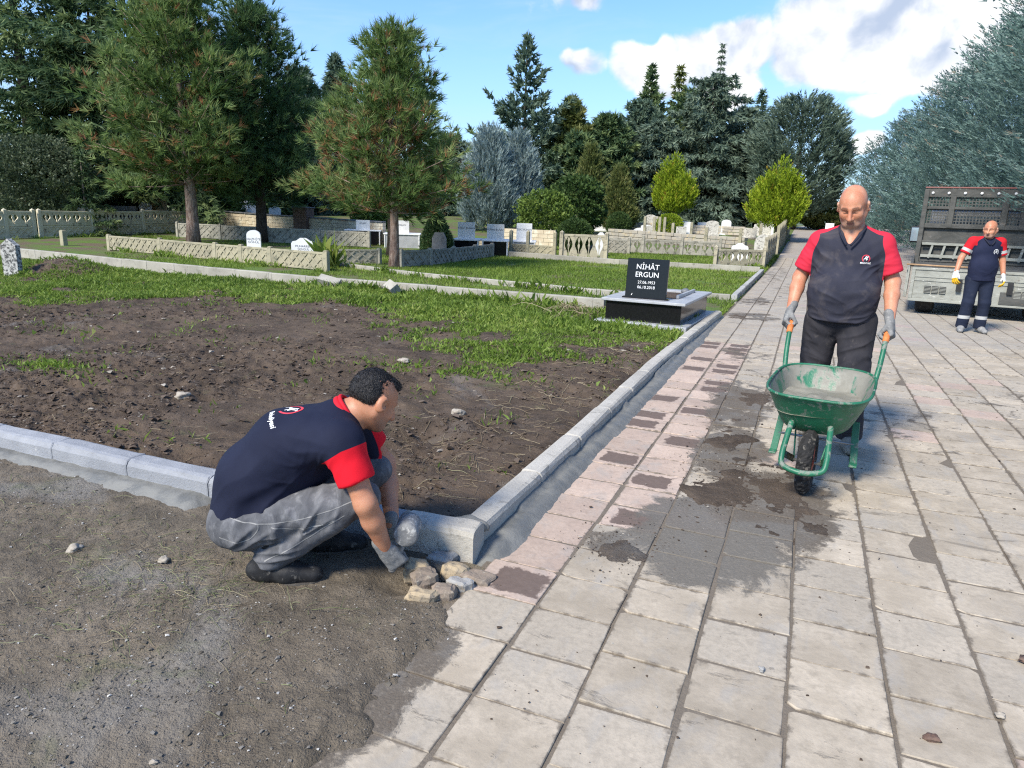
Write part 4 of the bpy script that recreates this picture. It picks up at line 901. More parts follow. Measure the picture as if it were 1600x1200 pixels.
def openwork_panel(L, h, mat, t=.055, z0=0.0):
    key = ('o', round(L, 1), round(h, 2), round(z0, 2), mat.name)
    if key in _pan: return _pan[key]
    mb = MB(); mb.box((0, 0, z0+h-.045), (L, t+.012, .09), bev=.01); mb.box((0, 0, z0+.05), (L, t+.006, .10), bev=.008)
    za, zb2 = z0+.10, z0+h-.09; H = zb2-za; n = max(2, int(round(L/.40))); st = L/n
    for k in range(n+1):
        x = -L/2+k*st; prof = [(0, .155), (.12, .17), (.30, .13), (.48, .065), (.62, .045), (.78, .075), (.90, .13), (1, .165)]
        lo = 0 if k == 0 else 1; hi = 0 if k == n else 1; f = st/.40
        out = [(x+hi*w*f, za+H*q) for q, w in prof]+[(x-lo*w*f, za+H*q) for q, w in prof[::-1]]
        mb.prism(out, t)
    for k in range(n):
        x = -L/2+(k+.5)*st; f = st/.40
        mb.prism([(x-.012*f, za), (x+.012*f, za), (x+.014*f, za+H*.35), (x+.045*f, za+H*.55), (x+.018*f, za+H*.70), (x+.05*f, za+H*.86), (x, za+H), (x-.05*f, za+H*.86), (x-.018*f, za+H*.70), (x-.045*f, za+H*.55), (x-.014*f, za+H*.35)], t*.8)
    _pan[key] = mb.mesh('openwork_panel', mat); return _pan[key]
def post_mesh(h, w, mat, top='point'):
    key = ('p', round(h, 2), w, mat.name, top)
    if key in _pan: return _pan[key]
    mb = MB(); mb.box((0, 0, h/2-.05), (w, w, h+.1), bev=.008)
    if top == 'point':
        a = w/2+.004; mb.add([(-a, -a, h), (a, -a, h), (a, a, h), (-a, a, h), (0, 0, h+.07)], [(0, 1, 4), (1, 2, 4), (2, 3, 4), (3, 0, 4), (3, 2, 1, 0)])
    else: mb.box((0, 0, h+.012), (w-.02, w-.02, .03), bev=.012)
    _pan[key] = mb.mesh('fence_post', mat); return _pan[key]
def fence(label, pts, h, kind, mat, post=None, pw=.12, cat='fence', top='point', group='precast concrete fences'):
    t = thing('concrete_fence', label, cat, group=group); hp = post or h+.08
    for x, y in pts:
        o = obj('fence_post', post_mesh(hp, pw, mat, top), t); o.location = (x, y, tz(x, y))
    for (x0, y0), (x1, y1) in zip(pts[:-1], pts[1:]):
        d = Vector((x1-x0, y1-y0, 0)); L = d.length-pw-.004
        if L < .25: continue
        c = ((x0+x1)/2, (y0+y1)/2); rz = math.atan2(d.y, d.x)
        if (Vector((c[0], c[1], 0))).dot(Vector((-math.sin(rz), math.cos(rz), 0))) < 0: rz += math.pi
        def put_(me, z=.02):
            o = obj(me.name.split('.')[0], me, t); o.location = (c[0], c[1], tz(*c)+z); o.rotation_euler = (0, 0, rz)
            L0 = max(v.co.x for v in me.vertices)*2; o.scale = (L/L0, 1, 1)
        if kind == 'lattice': put_(lattice_panel(L, h, mat))
        elif kind == 'open': put_(openwork_panel(L, h, mat))
        elif kind == 'both': put_(lattice_panel(L, h*.42, mat)); put_(openwork_panel(L, h*.58-.01, mat), .03+h*.42)
        elif kind == 'plain': put_(lattice_panel(L, h, mat))
    return t
fence('tall weathered fence with openwork over lattice panels at the left', [(-28.15, 13.4), (-28.2, 15.6), (-28.2, 17.75), (-28.25, 18.85), (-28.25, 19.1), (-28.3, 21.4), (-28.4, 24.0), (-28.5, 26.5), (-28.5, 26.75)], 1.02, 'both', M_CONT, 1.07, .13)
fence('long low ochre lattice fence in front of the bright pine', [(-21.45, 16.75), (-18.7, 16.35), (-15.85, 15.75), (-14.7, 15.55), (-13.45, 15.3), (-11.35, 14.95)], .46, 'lattice', M_CONY, .50, .13, top='flat')
fence('short dark lattice fence piece left of the rusty pine trunk', [(-12.8, 16.9), (-11.75, 18.0)], .42, 'lattice', M_CONG, .46, .12, top='flat')
fence('dark lattice fence in the shade of the pines, before the cream wall', [(-26.2, 23.9), (-24.1, 24.3), (-21.9, 24.8), (-19.5, 25.3), (-17.2, 25.6)], .62, 'lattice', M_CONG, .66, .12, top='flat')
fence('low grey lattice fence running away right of the rusty pine', [(-10.7, 17.5), (-10.45, 18.75), (-10.5, 20.4), (-10.7, 22.4), (-10.95, 24.4)], .46, 'lattice', M_CONG, .50, .13, top='flat')
fence('grey openwork fence panel beside the dark rounded bush', [(-8.6, 25.55), (-7.0, 26.05)], .92, 'open', M_CONW, 1.0, .14)
fence('low ochre wall panels with a tall post left of the grey openwork panel', [(-10.75, 25.75), (-10.0, 25.65), (-8.85, 25.5)], .46, 'plain', M_CONY, .95, .12)
fence('lacy pale openwork fence panel at the corner by the walk', [(-3.0, 26.05), (-1.45, 27.35)], .60, 'open', M_CONW, .70, .12)
fence('grey fence running away along the left edge of the walk', [(-1.43, 27.6+1.45*k) for k in range(6)], .95, 'open', M_CONW, 1.05, .13, top='flat')
fence('taller pale fence farther along the walk under the lime thuja', [(-1.40, 36.4+1.7*k) for k in range(11)], 1.2, 'open', M_CONY, 1.32, .15, top='flat')
fence('low dull fence across the far lawn, middle of the graveyard', [(-8.6, 31.9), (-6.9, 32.0), (-5.2, 32.2), (-3.6, 32.6)], .62, 'open', M_CONG, .78, .12)
fence('old fence behind the pale headstones at the back', [(-10.2, 30.5), (-8.7, 30.8), (-7.3, 31.0)], .6, 'lattice', M_CONG, .7, .12)
for np_, (x, y, ht) in enumerate([(-9.25, 43.0, 1.5), (-8.7, 43.1, 1.5), (-8.4, 43.2, 1.5), (-8.1, 43.2, 1.5), (-7.1, 40.4, 1.25), (-6.25, 41.5, 1.3), (-4.65, 35.7, 1.2), (-2.55, 41.9, 1.35), (-3.3, 38.5, 1.15), (-15.6, 14.35, .52)]):
    lone = y < 20
    o = obj('fence_post', post_mesh(ht-(0 if lone else tz(x, y)*.5), .15 if not lone else .17, M_CONY if not lone else M_CONY, 'flat'))
    o.location = ((x, y, tz(x, y)) if not lone else (-24.3, 17.2, 0))
    tag(o, 'stub of a concrete post before the tall fence, left of the low ochre fence' if lone else 'pale bare concrete post among the far graves, '+['leftmost of the tight row of four', 'second of the tight row of four', 'third of the tight row of four', 'rightmost of the tight row of four', 'just right of the row of four', 'midway to the rubble wall end', 'nearest and tallest looking', 'close to the walk fence', 'before the rubble wall end'][np_], 'post', None if lone else 'bare posts among the far graves')
# cream block wall with dark coping, brick pillars
def block_wall(t, a, b2, h, bl, bh, thick, mat, seed, rubble=False, name='wall_blocks'):
    r = random.Random(seed); mb = MB(); d = Vector((b2[0]-a[0], b2[1]-a[1], 0)); L = d.length; d.normalize(); rz = math.atan2(d.y, d.x); z = 0; row = 0
    while z < h-.02:
        x = -bl*(.5 if row % 2 else 0)
        while x < L:
            l = bl*(r.uniform(.7, 1.5) if rubble else r.uniform(.97, 1.03)); x0, x1 = max(0, x), min(L, x+l-.012); x += l
            if x1-x0 < .05: continue
            c = (x0+x1)/2; px, py = a[0]+d.x*c, a[1]+d.y*c
            mb.box((px, py, tz(px, py)+z+bh/2), (x1-x0, thick+r.uniform(-.01, .012)*(3 if rubble else 1), bh-.012+(r.uniform(-.02, .0) if rubble else 0)), rz=rz+(r.uniform(-.04, .04) if rubble else 0), bev=.012 if rubble else 0)
        z += bh; row += 1
    o = mb.build(name, mat, t); tag(o, kind='stuff')
    n = max(2, int(L/2)); cp = MB()
    return a, b2, d, L, rz
t = thing('boundary_wall', 'long cream block wall with a dark coping behind the shaded fence', 'wall')
a_, b_ = (-30.5, 28.6), (-17.6, 27.4); block_wall(t, a_, b_, .98, .46, .165, .22, M_BLOCK, 3)
cp = MB()
for k in range(9):
    u0, u1 = k/9, (k+1)/9-.002
    p0 = (a_[0]+(b_[0]-a_[0])*u0, a_[1]+(b_[1]-a_[1])*u0); p1 = (a_[0]+(b_[0]-a_[0])*u1, a_[1]+(b_[1]-a_[1])*u1)
    cp.bar((p0[0], p0[1], tz(*p0)+1.025), (p1[0], p1[1], tz(*p1)+1.025), .32, .06, bev=.008)
cp.build('coping', M_DKST, t)
for lab, x, y, w, h, mt, nm in [('brown brick pillar with a flat cap on the cream wall', -22.3, 27.75, .66, 1.38, M_BRB, 'brick_pillar'), ('ochre brick pillar behind the tall fence by the dark trunk', -30.9, 26.9, .75, 1.62, M_BRY, 'brick_pillar'), ('brown brick pillar at the very left edge behind the fence', -38.0, 25.2, .8, 1.75, M_BRB, 'brick_pillar')]:
    t = thing(nm, lab, 'pillar', (x, y, tz(x, y)), .1, 'brick pillars'); mb = MB(); r = random.Random(4); bh = .085; z = 0; row = 0
    while z < h:
        n = 3
        for s in range(4):
            for k in range(n):
                u = (-w/2+(k+.5+(.0 if row % 2 else .25))*w/n); u = min(u, w/2-.08); L = w/n-.014
                p = [(u, -w/2, 0), (w/2, u, 0), (-u, w/2, 0), (-w/2, -u, 0)][s]
                mb.box((p[0], p[1], z+bh/2), (L, .05+r.uniform(0, .008), bh-.012), rz=s*math.pi/2)
        z += bh; row += 1
    mb.box((0, 0, h/2), (w-.03, w-.03, h)); o = mb.build('brick_courses', mt, t); tag(o, kind='stuff')
    MB().box((0, 0, z+.03), (w+.14, w+.14, .06), bev=.01).build('cap', M_DKST, t)
t = thing('boundary_wall', 'low rubble stone wall across the far graves', 'wall'); block_wall(t, (-11.0, 41.5), (-3.0, 38.6), .62, .42, .2, .35, M_RUB, 9, True, 'wall_stones')
t = thing('boundary_wall', 'rubble stone wall farther back under the conifers', 'wall'); block_wall(t, (-15, 50.5), (-4, 50), .6, .5, .2, .35, M_RUB, 11, True, 'wall_stones')
t = thing('boundary_wall', 'pale block wall seen behind the polished graves', 'wall'); block_wall(t, (-13.4, 30.2), (-10.6, 30.6), .9, .46, .18, .2, M_BLOCK, 13)

# ---- headstones
def stone_outline(w, h, kind):
    if kind == 'arch':
        return [(-w/2, 0), (w/2, 0), (w/2, h*.82)]+[(w/2*math.cos(q), h*.82+h*.18*math.sin(q)) for q in np.linspace(.25, math.pi-.25, 9)]+[(-w/2, h*.82)]
    if kind == 'shoulder':
        return [(-w/2, 0), (w/2, 0), (w/2, h*.80), (w*.44, h*.88), (w*.30, h*.90), (w*.12, h), (-w*.12, h), (-w*.30, h*.90), (-w*.44, h*.88), (-w/2, h*.80)]
    if kind == 'round':
        return [(-w/2, 0), (w/2, 0), (w/2, h*.62)]+[(w/2*math.cos(q), h*.62+h*.38*math.sin(q)) for q in np.linspace(.15, math.pi-.15, 9)]+[(-w/2, h*.62)]
    if kind == 'octagon':
        return [(-w*.42, 0), (w*.42, 0), (w/2, h*.2), (w/2, h*.8), (w*.3, h), (-w*.3, h), (-w/2, h*.8), (-w/2, h*.2)]
    if kind == 'gable':
        return [(-w/2, 0), (w/2, 0), (w/2, h*.86), (0, h), (-w/2, h*.86)]
    return [(-w/2, 0), (w/2, 0), (w/2, h), (-w/2, h)]
def headstone(label, x, y, w, h, kind, mat, rz=None, th=.07, text=None, tsize=.1, tmat=None, sink=.05, group='headstones in the graveyard', tilt=0.0, plinth=False, tloc=.55):
    z = tz(x, y); rz = (math.atan2(x, y)*-1+random.Random(x).uniform(-.12, .12)) if rz is None else rz
    t = thing('headstone', label, 'headstone', (x, y, z), rz, group)
    o = MB().prism(stone_outline(w, h, kind), th, (0, 0, -sink)).build('stone', mat, t); o.rotation_euler = (tilt, 0, 0)
    if plinth: MB().box((0, 0, .04), (w+.16, th+.14, .12), bev=.01).build('plinth', mat, t)
    if text: lettering(text, tsize, tmat or M_ENGD, t, (0, -th/2-.003, h*tloc), line=.95, depth=.001)
    return t
t = headstone('weathered white pointed grave marker alone at the left of the plot', -14.45, 9.12, .30, .92, 'gable', M_LICHEN, rz=.35, th=.13, sink=.12)
headstone('white arch topped headstone behind the low ochre fence', -16.1, 17.6, .44, .90, 'arch', M_MARB, rz=.40, text='HAZNİYE\nGÖNÜL', tsize=.098, tloc=.60)
headstone('wide white shouldered headstone at the right end of the ochre fence', -13.1, 16.25, .67, .80, 'shoulder', M_MARB, rz=.42, text='MUHARREM\nŞENGÜL', tsize=.085, tloc=.62)
headstone('dark grey eight sided headstone behind the low grey lattice fence', -11.3, 20.9, .48, .98, 'octagon', M_DKST, rz=.3)
headstone('white headstone lettered in grey on the lacy corner fence', -2.42, 28.6, .62, .84, 'shoulder', M_MARB, rz=.1, text='\nAHMET KISA', tsize=.10, tloc=.70)
headstone('sandy round topped headstone beside the walk fence', -1.95, 34.6, .72, 1.02, 'round', M_MARBO, rz=.1)
headstone('white headstone right of the dark rounded bush', -8.0, 28.85, .50, 1.02, 'shoulder', M_MARB, rz=.25, text='\nALİ KAYA', tsize=.09, tloc=.75)
headstone('white headstone top showing over the tall fence, left one', -29.1, 21.6, .52, 1.34, 'shoulder', M_MARB, rz=.9)
headstone('white headstone top showing over the tall fence, right one', -30.4, 25.9, .58, 1.42, 'arch', M_MARB, rz=.9)
def tomb(label, x, y, w, d, h, hs_w, hs_h, rz, text, dark=True):
    """plinth grave with polished sides, pale cap slab and a headstone at the near end"""
    t = thing('grave', label, 'grave', (x, y, tz(x, y)), rz, 'white headstones on polished plinths')
    MB().box((0, d/2, h/2-.05), (w, d, h+.1), bev=.01).build('plinth', M_BLACK if dark else M_GREYMB, t)
    MB().box((0, d/2, h+.03), (w+.08, d+.08, .06), bev=.01).build('cap_slab', M_MARB, t)
    s = MB().prism(stone_outline(hs_w, hs_h, 'flat'), .07, (0, .16, h+.055)).build('headstone', M_MARB, t)
    for k in (-1, 1): MB().box((k*(w/2-.02), -.012, h/2), (.05, .03, h), bev=.005).build('corner_strip', M_MARB, t)
    if text: lettering(text, .10, M_ENGD, s, (0, .122, h+.055+hs_h*.60), line=.9, depth=.001)
tomb('white slab headstone on a polished black plinth, left of two neighbours', -12.15, 24.6, .98, 1.7, .55, .66, .64, .35, 'AYSEL BUHAN')
tomb('white slab headstone on a polished black plinth, right of two neighbours', -11.1, 25.0, .98, 1.7, .55, .66, .60, .35, 'FATMA BUHAN')
tomb('white slab headstone by the light green bush', -10.55, 26.6, .9, 1.5, .50, .62, .70, .35, 'ZEKİ BUHAN', False)
tomb('grey cap grave behind the pines with a small white headstone', -18.2, 26.6, 1.5, 1.6, .62, .6, .42, .5, 'ASLAN')
tomb('grey cap grave between the two pine trunks with a white headstone', -16.2, 26.6, 1.5, 1.6, .55, .6, .55, .5, 'ASLAN', False)
t = thing('tomb', 'stepped dark stone tomb behind the tall fence under the cedar', 'tomb', (-30.2, 24.2, tz(-30.2, 24.2)), .8)
for k in range(3): MB().box((0, 0, .55+.26*k), (2.2-.3*k, 1.2-.15*k, .22), bev=.02).build('slab', M_DKST, t)
MB().box((0, 0, .22), (2.4, 1.4, .46), bev=.02).build('base', M_DKST, t)
ORD = ['first', 'second', 'third', 'fourth', 'fifth', 'sixth', 'seventh', 'eighth', 'ninth', 'tenth', 'eleventh', 'twelfth', 'thirteenth', 'fourteenth', 'fifteenth', 'sixteenth', 'seventeenth', 'eighteenth', 'nineteenth', 'twentieth']
def ordinal(n): return ORD[n] if n < 20 else 'twenty '+ORD[n-20] if n < 29 else ['thirtieth', 'thirty first', 'thirty second', 'thirty third', 'thirty fourth', 'thirty fifth', 'thirty sixth'][n-29]
def side_x(x, y): v = Vector((x, y, 0)); return v.dot(_r)/v.dot(_f)
KIND = {'arch': 'arch topped', 'flat': 'square topped', 'shoulder': 'shouldered', 'round': 'round topped'}
def far_headstones(spots, where, group):
    spots.sort(key=lambda q: side_x(q[0], q[1])); seen = {}
    for x, y, w, h, kd, mt in spots:
        key = (kd, mt.name); n = seen.get(key, 0); seen[key] = n+1
        headstone('%s %s headstone %s, %s such from the left' % ('white' if mt is M_MARB else 'weathered', KIND[kd], where, ordinal(n)), x, y, w, h, kd, mt, group=group, plinth=True)
far = []
r = random.Random(12)
for i in range(34):
    x, y = r.uniform(-17.5, -2.4), r.uniform(43, 57)
    kd = r.choice(['arch', 'flat', 'shoulder', 'round']); w = r.uniform(.5, .85); h = r.uniform(.55, 1.15)
    far.append((x, y, w, h, kd, r.choice([M_MARB, M_MARB, M_MARBO])))
far_headstones(far, 'far off under the conifers', 'headstones far off under the conifers'); far = []
for i in range(9):
    x, y = r.uniform(-39, -30.5), r.uniform(30, 40)
    far.append((x, y, r.uniform(.5, .8), r.uniform(.9, 1.5), r.choice(['arch', 'flat']), M_MARB))
far_headstones(far, 'among the cedar trunks', 'white headstones between the cedar trunks')
for i, (x, y) in enumerate([(1.6, 49), (2.2, 52), (1.2, 55)]):
    headstone('white headstone beyond the far end of the walk, '+['nearest of three', 'rightmost of three', 'leftmost and farthest of three'][i], x, y, .55, .85, 'flat', M_MARB, group='white headstones at the end of the walk', plinth=True)
# ---- the black granite grave beside the walk
g = thing('grave', 'black granite grave with grey marble slabs and engraved headstone by the paving', 'grave', (-2.09, 9.83, .02), R(-3))
MB().box((0, 1.06, .045), (1.34, 2.18, .11), bev=.008).build('base_slab', M_GREYMB, g)
pl = MB(); W, D, z0, z1 = 1.10, 1.92, .10, .375
pl.box((0, .12+.02, (z0+z1)/2), (W, .04, z1-z0), bev=.003); pl.box((0, .12+D-.02, (z0+z1)/2), (W, .04, z1-z0), bev=.003)
for s in (-1, 1): pl.box((s*(W/2-.02), .12+D/2, (z0+z1)/2), (.04, D-.085, z1-z0), bev=.003)
pl.build('plinth', M_BLACK, g)
cp = MB(); cz = .395
cp.box((0, .33, cz), (1.22, .52, .04), bev=.006); cp.box((0, 1.98, cz), (1.22, .24, .04), bev=.006)
for s in (-1, 1): cp.box((s*.50, 1.225, cz), (.22, 1.264, .04), bev=.006)
cp.build('cap_slab', M_GREYMB, g)
MB().box((0, 1.22, .37), (.80, 1.28, .03)).build('planting_soil', M_SOILP, g)
for s in (-1, 1): MB().box((s*.37, 1.23, .44), (.04, 1.2, .05), bev=.004).build('inner_rim', M_GREYMB, g)
hs = MB().box((0, 0, .285), (.60, .05, .57), bev=.004).build('headstone', M_BLACK, g); hs.location = (-.02, .30, .415); hs.rotation_euler = (R(-5), 0, R(1))
MB().box((-.02, .31, .425), (.68, .10, .02), bev=.004).build('headstone_foot', M_BLACK, g)
for txt, sz, z in [('NİHÂT', .105, .42), ('ERGUN', .105, .31), ('27.06.1953', .058, .215), ('06.10.2018', .058, .145)]:
    lettering(txt, sz, M_ENG, hs, (0, -.027, z), depth=.001)
MB().prism([(0, 0), (.012, .002), (.02, .03), (.012, .028)], .003, (-.21, -.028, .04)).build('engraved_mark', M_ENG, hs)
lump('stone_vase', (.30, 1.5, .45), (.07, .09, .05), 3, M_DKST, g, 2, .05)
# ================================================================== wheelbarrow
def mk_green():
    m, nt, b = material('green_paint'); p = objc(nt)
    n = noise(nt, p, 14, 6, .68, .5); s = noise(nt, p, 55, 4, .7)
    col = mix(nt, step(nt, noise(nt, p, 4, 4), .4, .6), (.010, .105, .052), (.018, .14, .072))
    col = mix(nt, step(nt, n, .54, .63, 0, .85), col, (.20, .205, .175))
    col = mix(nt, step(nt, s, .66, .72, 0, .7), col, (.33, .33, .29))
    finish(nt, b, col, step(nt, n, .5, .66, .45, .8), s, .25, .004, .5); return m
M_GREEN = mk_green()
def mk_trayin():
    m, nt, b = material('mortar_smeared_paint'); p = objc(nt)
    v = nd(nt, 'ShaderNodeMapping', {'Vector': p, 'Scale': (1, 1, .35)}).outputs[0]
    n = noise(nt, v, 9, 6, .66, .4)
    col = mix(nt, step(nt, n, .36, .47), (.020, .13, .07), mix(nt, noise(nt, p, 20, 4), (.15, .145, .115), (.235, .225, .185)))
    finish(nt, b, col, step(nt, n, .4, .6, .4, .85), noise(nt, p, 60, 4), .4, .004, .4); return m
M_TRAYIN = mk_trayin()
M_RUBBER = surf('tyre_rubber', (.016, .016, .016), (.032, .030, .028), 12, .9, .4, 90, (.17, .155, .13), (.55, .70), spec=.25)
M_ORANGE = surf('orange_grip', (.62, .20, .055), (.50, .15, .045), 20, .6, .2)
M_RIMRED = surf('red_wheel_rim', (.30, .035, .02), (.22, .04, .03), 10, .5, .1)
M_STEEL = surf('dull_steel', (.20, .20, .20), (.28, .28, .28), 20, .45, .1, metal=.7)
M_LOAD = mk_mortar('mortar_load', (.185, .175, .138), (.25, .238, .19))
wb = thing('wheelbarrow', 'green wheelbarrow with a grey mortar load pushed by the man in navy', 'wheelbarrow', (.14, 4.3, 0), R(-6.9))
def ring(y0, y1, xw, z, n=44, e=3.6, xf=None):
    out = []
    for j in range(n):
        a = 2*math.pi*j/n; c, s = math.cos(a), math.sin(a)
        sx = math.copysign(abs(c)**(2/e), c); sy = math.copysign(abs(s)**(2/e), s)
        yy_ = (y0+y1)/2+(y1-y0)/2*sy; k = 1.0 if xf is None else xf(sy)
        out.append((xw*sx*k, yy_, z+.02*sy))
    return out
LV = [(.10, .52, .135, .362), (.07, .56, .17, .37), (.035, .60, .20, .40), (-.02, .655, .238, .48), (-.085, .715, .272, .565), (-.125, .755, .29, .615)]
def tray_ring(t, inset=0.0):
    k = t*(len(LV)-1); i = min(int(k), len(LV)-2); f = k-i; q = [LV[i][c]*(1-f)+LV[i+1][c]*f for c in range(4)]
    return ring(q[0]+inset, q[1]-inset, q[2]-inset, q[3]+inset*.8)
V = []; F = []; mi = []; n = 44; rings = [tray_ring(t) for t in np.linspace(0, 1, 9)]+[tray_ring(t, .004) for t in np.linspace(1, 0, 9)]
mb = MB(); vv = [p for r_ in rings for p in r_]
fo = [(i*n+j, i*n+(j+1) % n, (i+1)*n+(j+1) % n, (i+1)*n+j) for i in range(8) for j in range(n)]+[tuple(range(n))[::-1]]
fi = [(i*n+j, i*n+(j+1) % n, (i+1)*n+(j+1) % n, (i+1)*n+j) for i in range(8, 17) for j in range(n)]+[tuple(17*n+j for j in range(n))]
mb.add(vv, fo, 0); off = mb.n
mb.f.setdefault(4, []); mb.add(np.zeros((0, 3)), [], 0)
for f_ in fi: mb.f.setdefault(len(f_), []).append(list(f_)); mb.mi.setdefault(len(f_), []).append(1)
mb.build('tray', [M_GREEN, M_TRAYIN], wb, True)
rr_ = tray_ring(1.0); mb = MB(); mb.tube(rr_+[rr_[0], rr_[1]], .009, 8, caps=False); mb.build('rim', M_GREEN, wb, True)
def bez(pts, n=6):
    """rounded polyline (Catmull-Rom)"""
    P_ = [np.array(p, float) for p in pts]; P_ = [2*P_[0]-P_[1]]+P_+[2*P_[-1]-P_[-2]]; out = []
    for i in range(1, len(P_)-2):
        for k in range(n):
            t = k/n; a, b2, c, d = P_[i-1:i+3]
            out.append(tuple(.5*((2*b2)+(-a+c)*t+(2*a-5*b2+4*c-d)*t*t+(-a+3*b2-3*c+d)*t**3)))
    out.append(tuple(P_[-2])); return out
for s in (-1, 1):
    rail = bez([(s*.300, .93, .875), (s*.297, .86, .835), (s*.285, .74, .655), (s*.25, .62, .47), (s*.17, .44, .350), (s*.115, .18, .345), (s*.105, -.02, .40)])
    h = MB().tube(rail, .0165, 10).build('handle', M_GREEN, wb, True)
    MB().tube([(s*.3015, .955, .887), (s*.300, .93, .876), (s*.2985, .875, .848), (s*.297, .845, .825)], [.019, .0205, .0205, .0195], 12).build('grip', M_ORANGE, h, True)
    lg = MB(); lg.bar((s*.215, .40, .375), (s*.235, .325, .125), .042, .014, up=(0, 1, .2), bev=.003); lg.bar((s*.235, .325, .13), (s*.235, .27, .122), .045, .012, bev=.003); lg.build('leg', M_GREEN, wb)
MB().tube([(-.225, .36, .24), (.225, .36, .24)], .008, 8).build('leg_brace', M_STEEL, wb, True)
MB().tube(bez([(-.105, -.035, .43), (-.112, -.11, .36), (-.118, -.19, .265), (-.10, -.225, .215), (0, -.245, .197), (.10, -.225, .215), (.118, -.19, .265), (.112, -.11, .36), (.105, -.035, .43)]), .0165, 10).build('wheel_guard', M_GREEN, wb, True)
for s in (-1, 1): MB().bar((s*.112, -.17, .27), (s*.075, .02, .188), .008, .04, bev=.002).bar((s*.075, .02, .188), (s*.10, .16, .34), .008, .035, bev=.002).build('fork', M_GREEN, wb)
# wheel: tyre with tread, rim, axle (axis = x)
ns = 96; prof = []
for k in range(15):
    a = -math.pi*.86+2*math.pi*.86*k/14; prof.append((.147+.043*math.cos(a), .041*math.sin(a)*1.02))
V = []; F = []; m = len(prof)
for j in range(ns):
    th = 2*math.pi*j/ns
    for k, (r_, x_) in enumerate(prof):
        lug = 0.0
        if 3 <= k <= 11: lug = (.0045 if ((j+(k % 4 > 1)*2+k) % 4) < 2 else -.0035)+(-.005 if k in (5, 9) else 0)
        V.append((x_, (r_+lug)*math.cos(th), (r_+lug)*math.sin(th)+.19))
for j in range(ns):
    for k in range(m-1): F.append((j*m+k, j*m+k+1, ((j+1) % ns)*m+k+1, ((j+1) % ns)*m+k))
w_ = MB().add(V, [f[::-1] for f in F]).build('wheel', M_RUBBER, wb); w_.name = 'wheel'
Mx = Matrix(((0, 0, 1), (1, 0, 0), (0, 1, 0)))
MB().lathe([(.02, -.040), (.06, -.022), (.108, -.028), (.114, -.030), (.114, .030), (.108, .028), (.06, .022), (.02, .040)], 28, Mx, (0, 0, .19)).build('rim', M_RIMRED, w_, True)
MB().tube([(-.09, 0, .19), (.09, 0, .19)], .010, 8).build('axle', M_STEEL, w_, True)
# the load
k = 26; mm = 40; base_t = .66; rg_ = tray_ring(base_t, .006); cx_, cy_ = 0, np.mean([p[1] for p in rg_]); V = [(cx_, cy_, 0)]
for i in range(1, k+1):
    for j in range(44): V.append((rg_[j][0]*i/k, cy_+(rg_[j][1]-cy_)*i/k, 0))
V = np.array(V); V[:, 2] = .487+.015*(V[:, 1]-cy_)/.36+.016*(fbm(V[:, 0]+3, V[:, 1], 7, 4, 3)-.5)*2+.020*np.exp(-((V[:, 0]-.0)**2/.010+(V[:, 1]-.42)**2/.008))*(fbm(V[:, 0], V[:, 1], 30, 3, 8)*2)
F = [(0, 1+j, 1+(j+1) % 44) for j in range(44)]+[(1+(i-1)*44+j, 1+i*44+j, 1+i*44+(j+1) % 44, 1+(i-1)*44+(j+1) % 44) for i in range(1, k) for j in range(44)]
o = MB().add(V, F).build('mortar_load', M_LOAD, None, True); o.location = wb.location; o.rotation_euler = wb.rotation_euler
tag(o, 'wet grey mortar heaped in the green wheelbarrow tray', 'mortar')

# ================================================================== truck
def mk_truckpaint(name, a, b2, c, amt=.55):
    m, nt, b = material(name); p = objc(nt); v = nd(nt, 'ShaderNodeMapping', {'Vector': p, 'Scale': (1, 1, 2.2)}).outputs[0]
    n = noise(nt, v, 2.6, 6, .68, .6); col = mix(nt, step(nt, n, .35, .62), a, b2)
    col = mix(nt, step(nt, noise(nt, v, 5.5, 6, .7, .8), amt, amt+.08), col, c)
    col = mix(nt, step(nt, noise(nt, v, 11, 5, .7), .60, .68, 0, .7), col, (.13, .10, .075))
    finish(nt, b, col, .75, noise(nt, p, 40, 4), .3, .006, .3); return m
M_TG = mk_truckpaint('worn_shaded_tailgate_paint', (.22, .225, .195), (.31, .315, .275), (.50, .50, .46), .60)  # worn grey paint, darkened overall to stand in for shade on the truck
M_TD = mk_truckpaint('dusty_dark_shaded_bed', (.055, .057, .053), (.095, .095, .087), (.17, .16, .145), .62)  # dusty dark paint, its colours also lowered in place of shade falling there
M_TBLK = surf('truck_black', (.015, .015, .016), (.03, .03, .03), 8, .6, .2)
M_TCAB = surf('truck_cab_paint', (.50, .50, .49), (.42, .42, .41), 4, .4, .05)
M_TGLASS = surf('truck_glass', (.10, .14, .17), (.14, .18, .21), 2, .06, 0, spec=.6)
M_TRED = surf('faded_red_edge', (.26, .10, .085), (.20, .10, .09), 6, .7, .2)
tr = thing('dump_truck', 'dusty flatbed dump truck with its tailgate hanging down beside the cypress row', 'truck', (2.96, 14.78, 0), R(-7))
HW = 1.15
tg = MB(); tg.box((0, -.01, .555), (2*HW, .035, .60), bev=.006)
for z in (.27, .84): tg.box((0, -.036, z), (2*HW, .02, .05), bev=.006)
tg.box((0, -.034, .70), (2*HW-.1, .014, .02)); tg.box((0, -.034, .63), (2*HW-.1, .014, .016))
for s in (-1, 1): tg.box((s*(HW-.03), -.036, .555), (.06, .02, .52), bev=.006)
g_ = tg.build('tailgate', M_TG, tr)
for x0 in (-.86, -.74, -.62, .50, .62):
    o = MB(); o.box((x0, -.038, .47), (.105, .02, .13), bev=.004); o = o.build('vent', M_TBLK, g_)
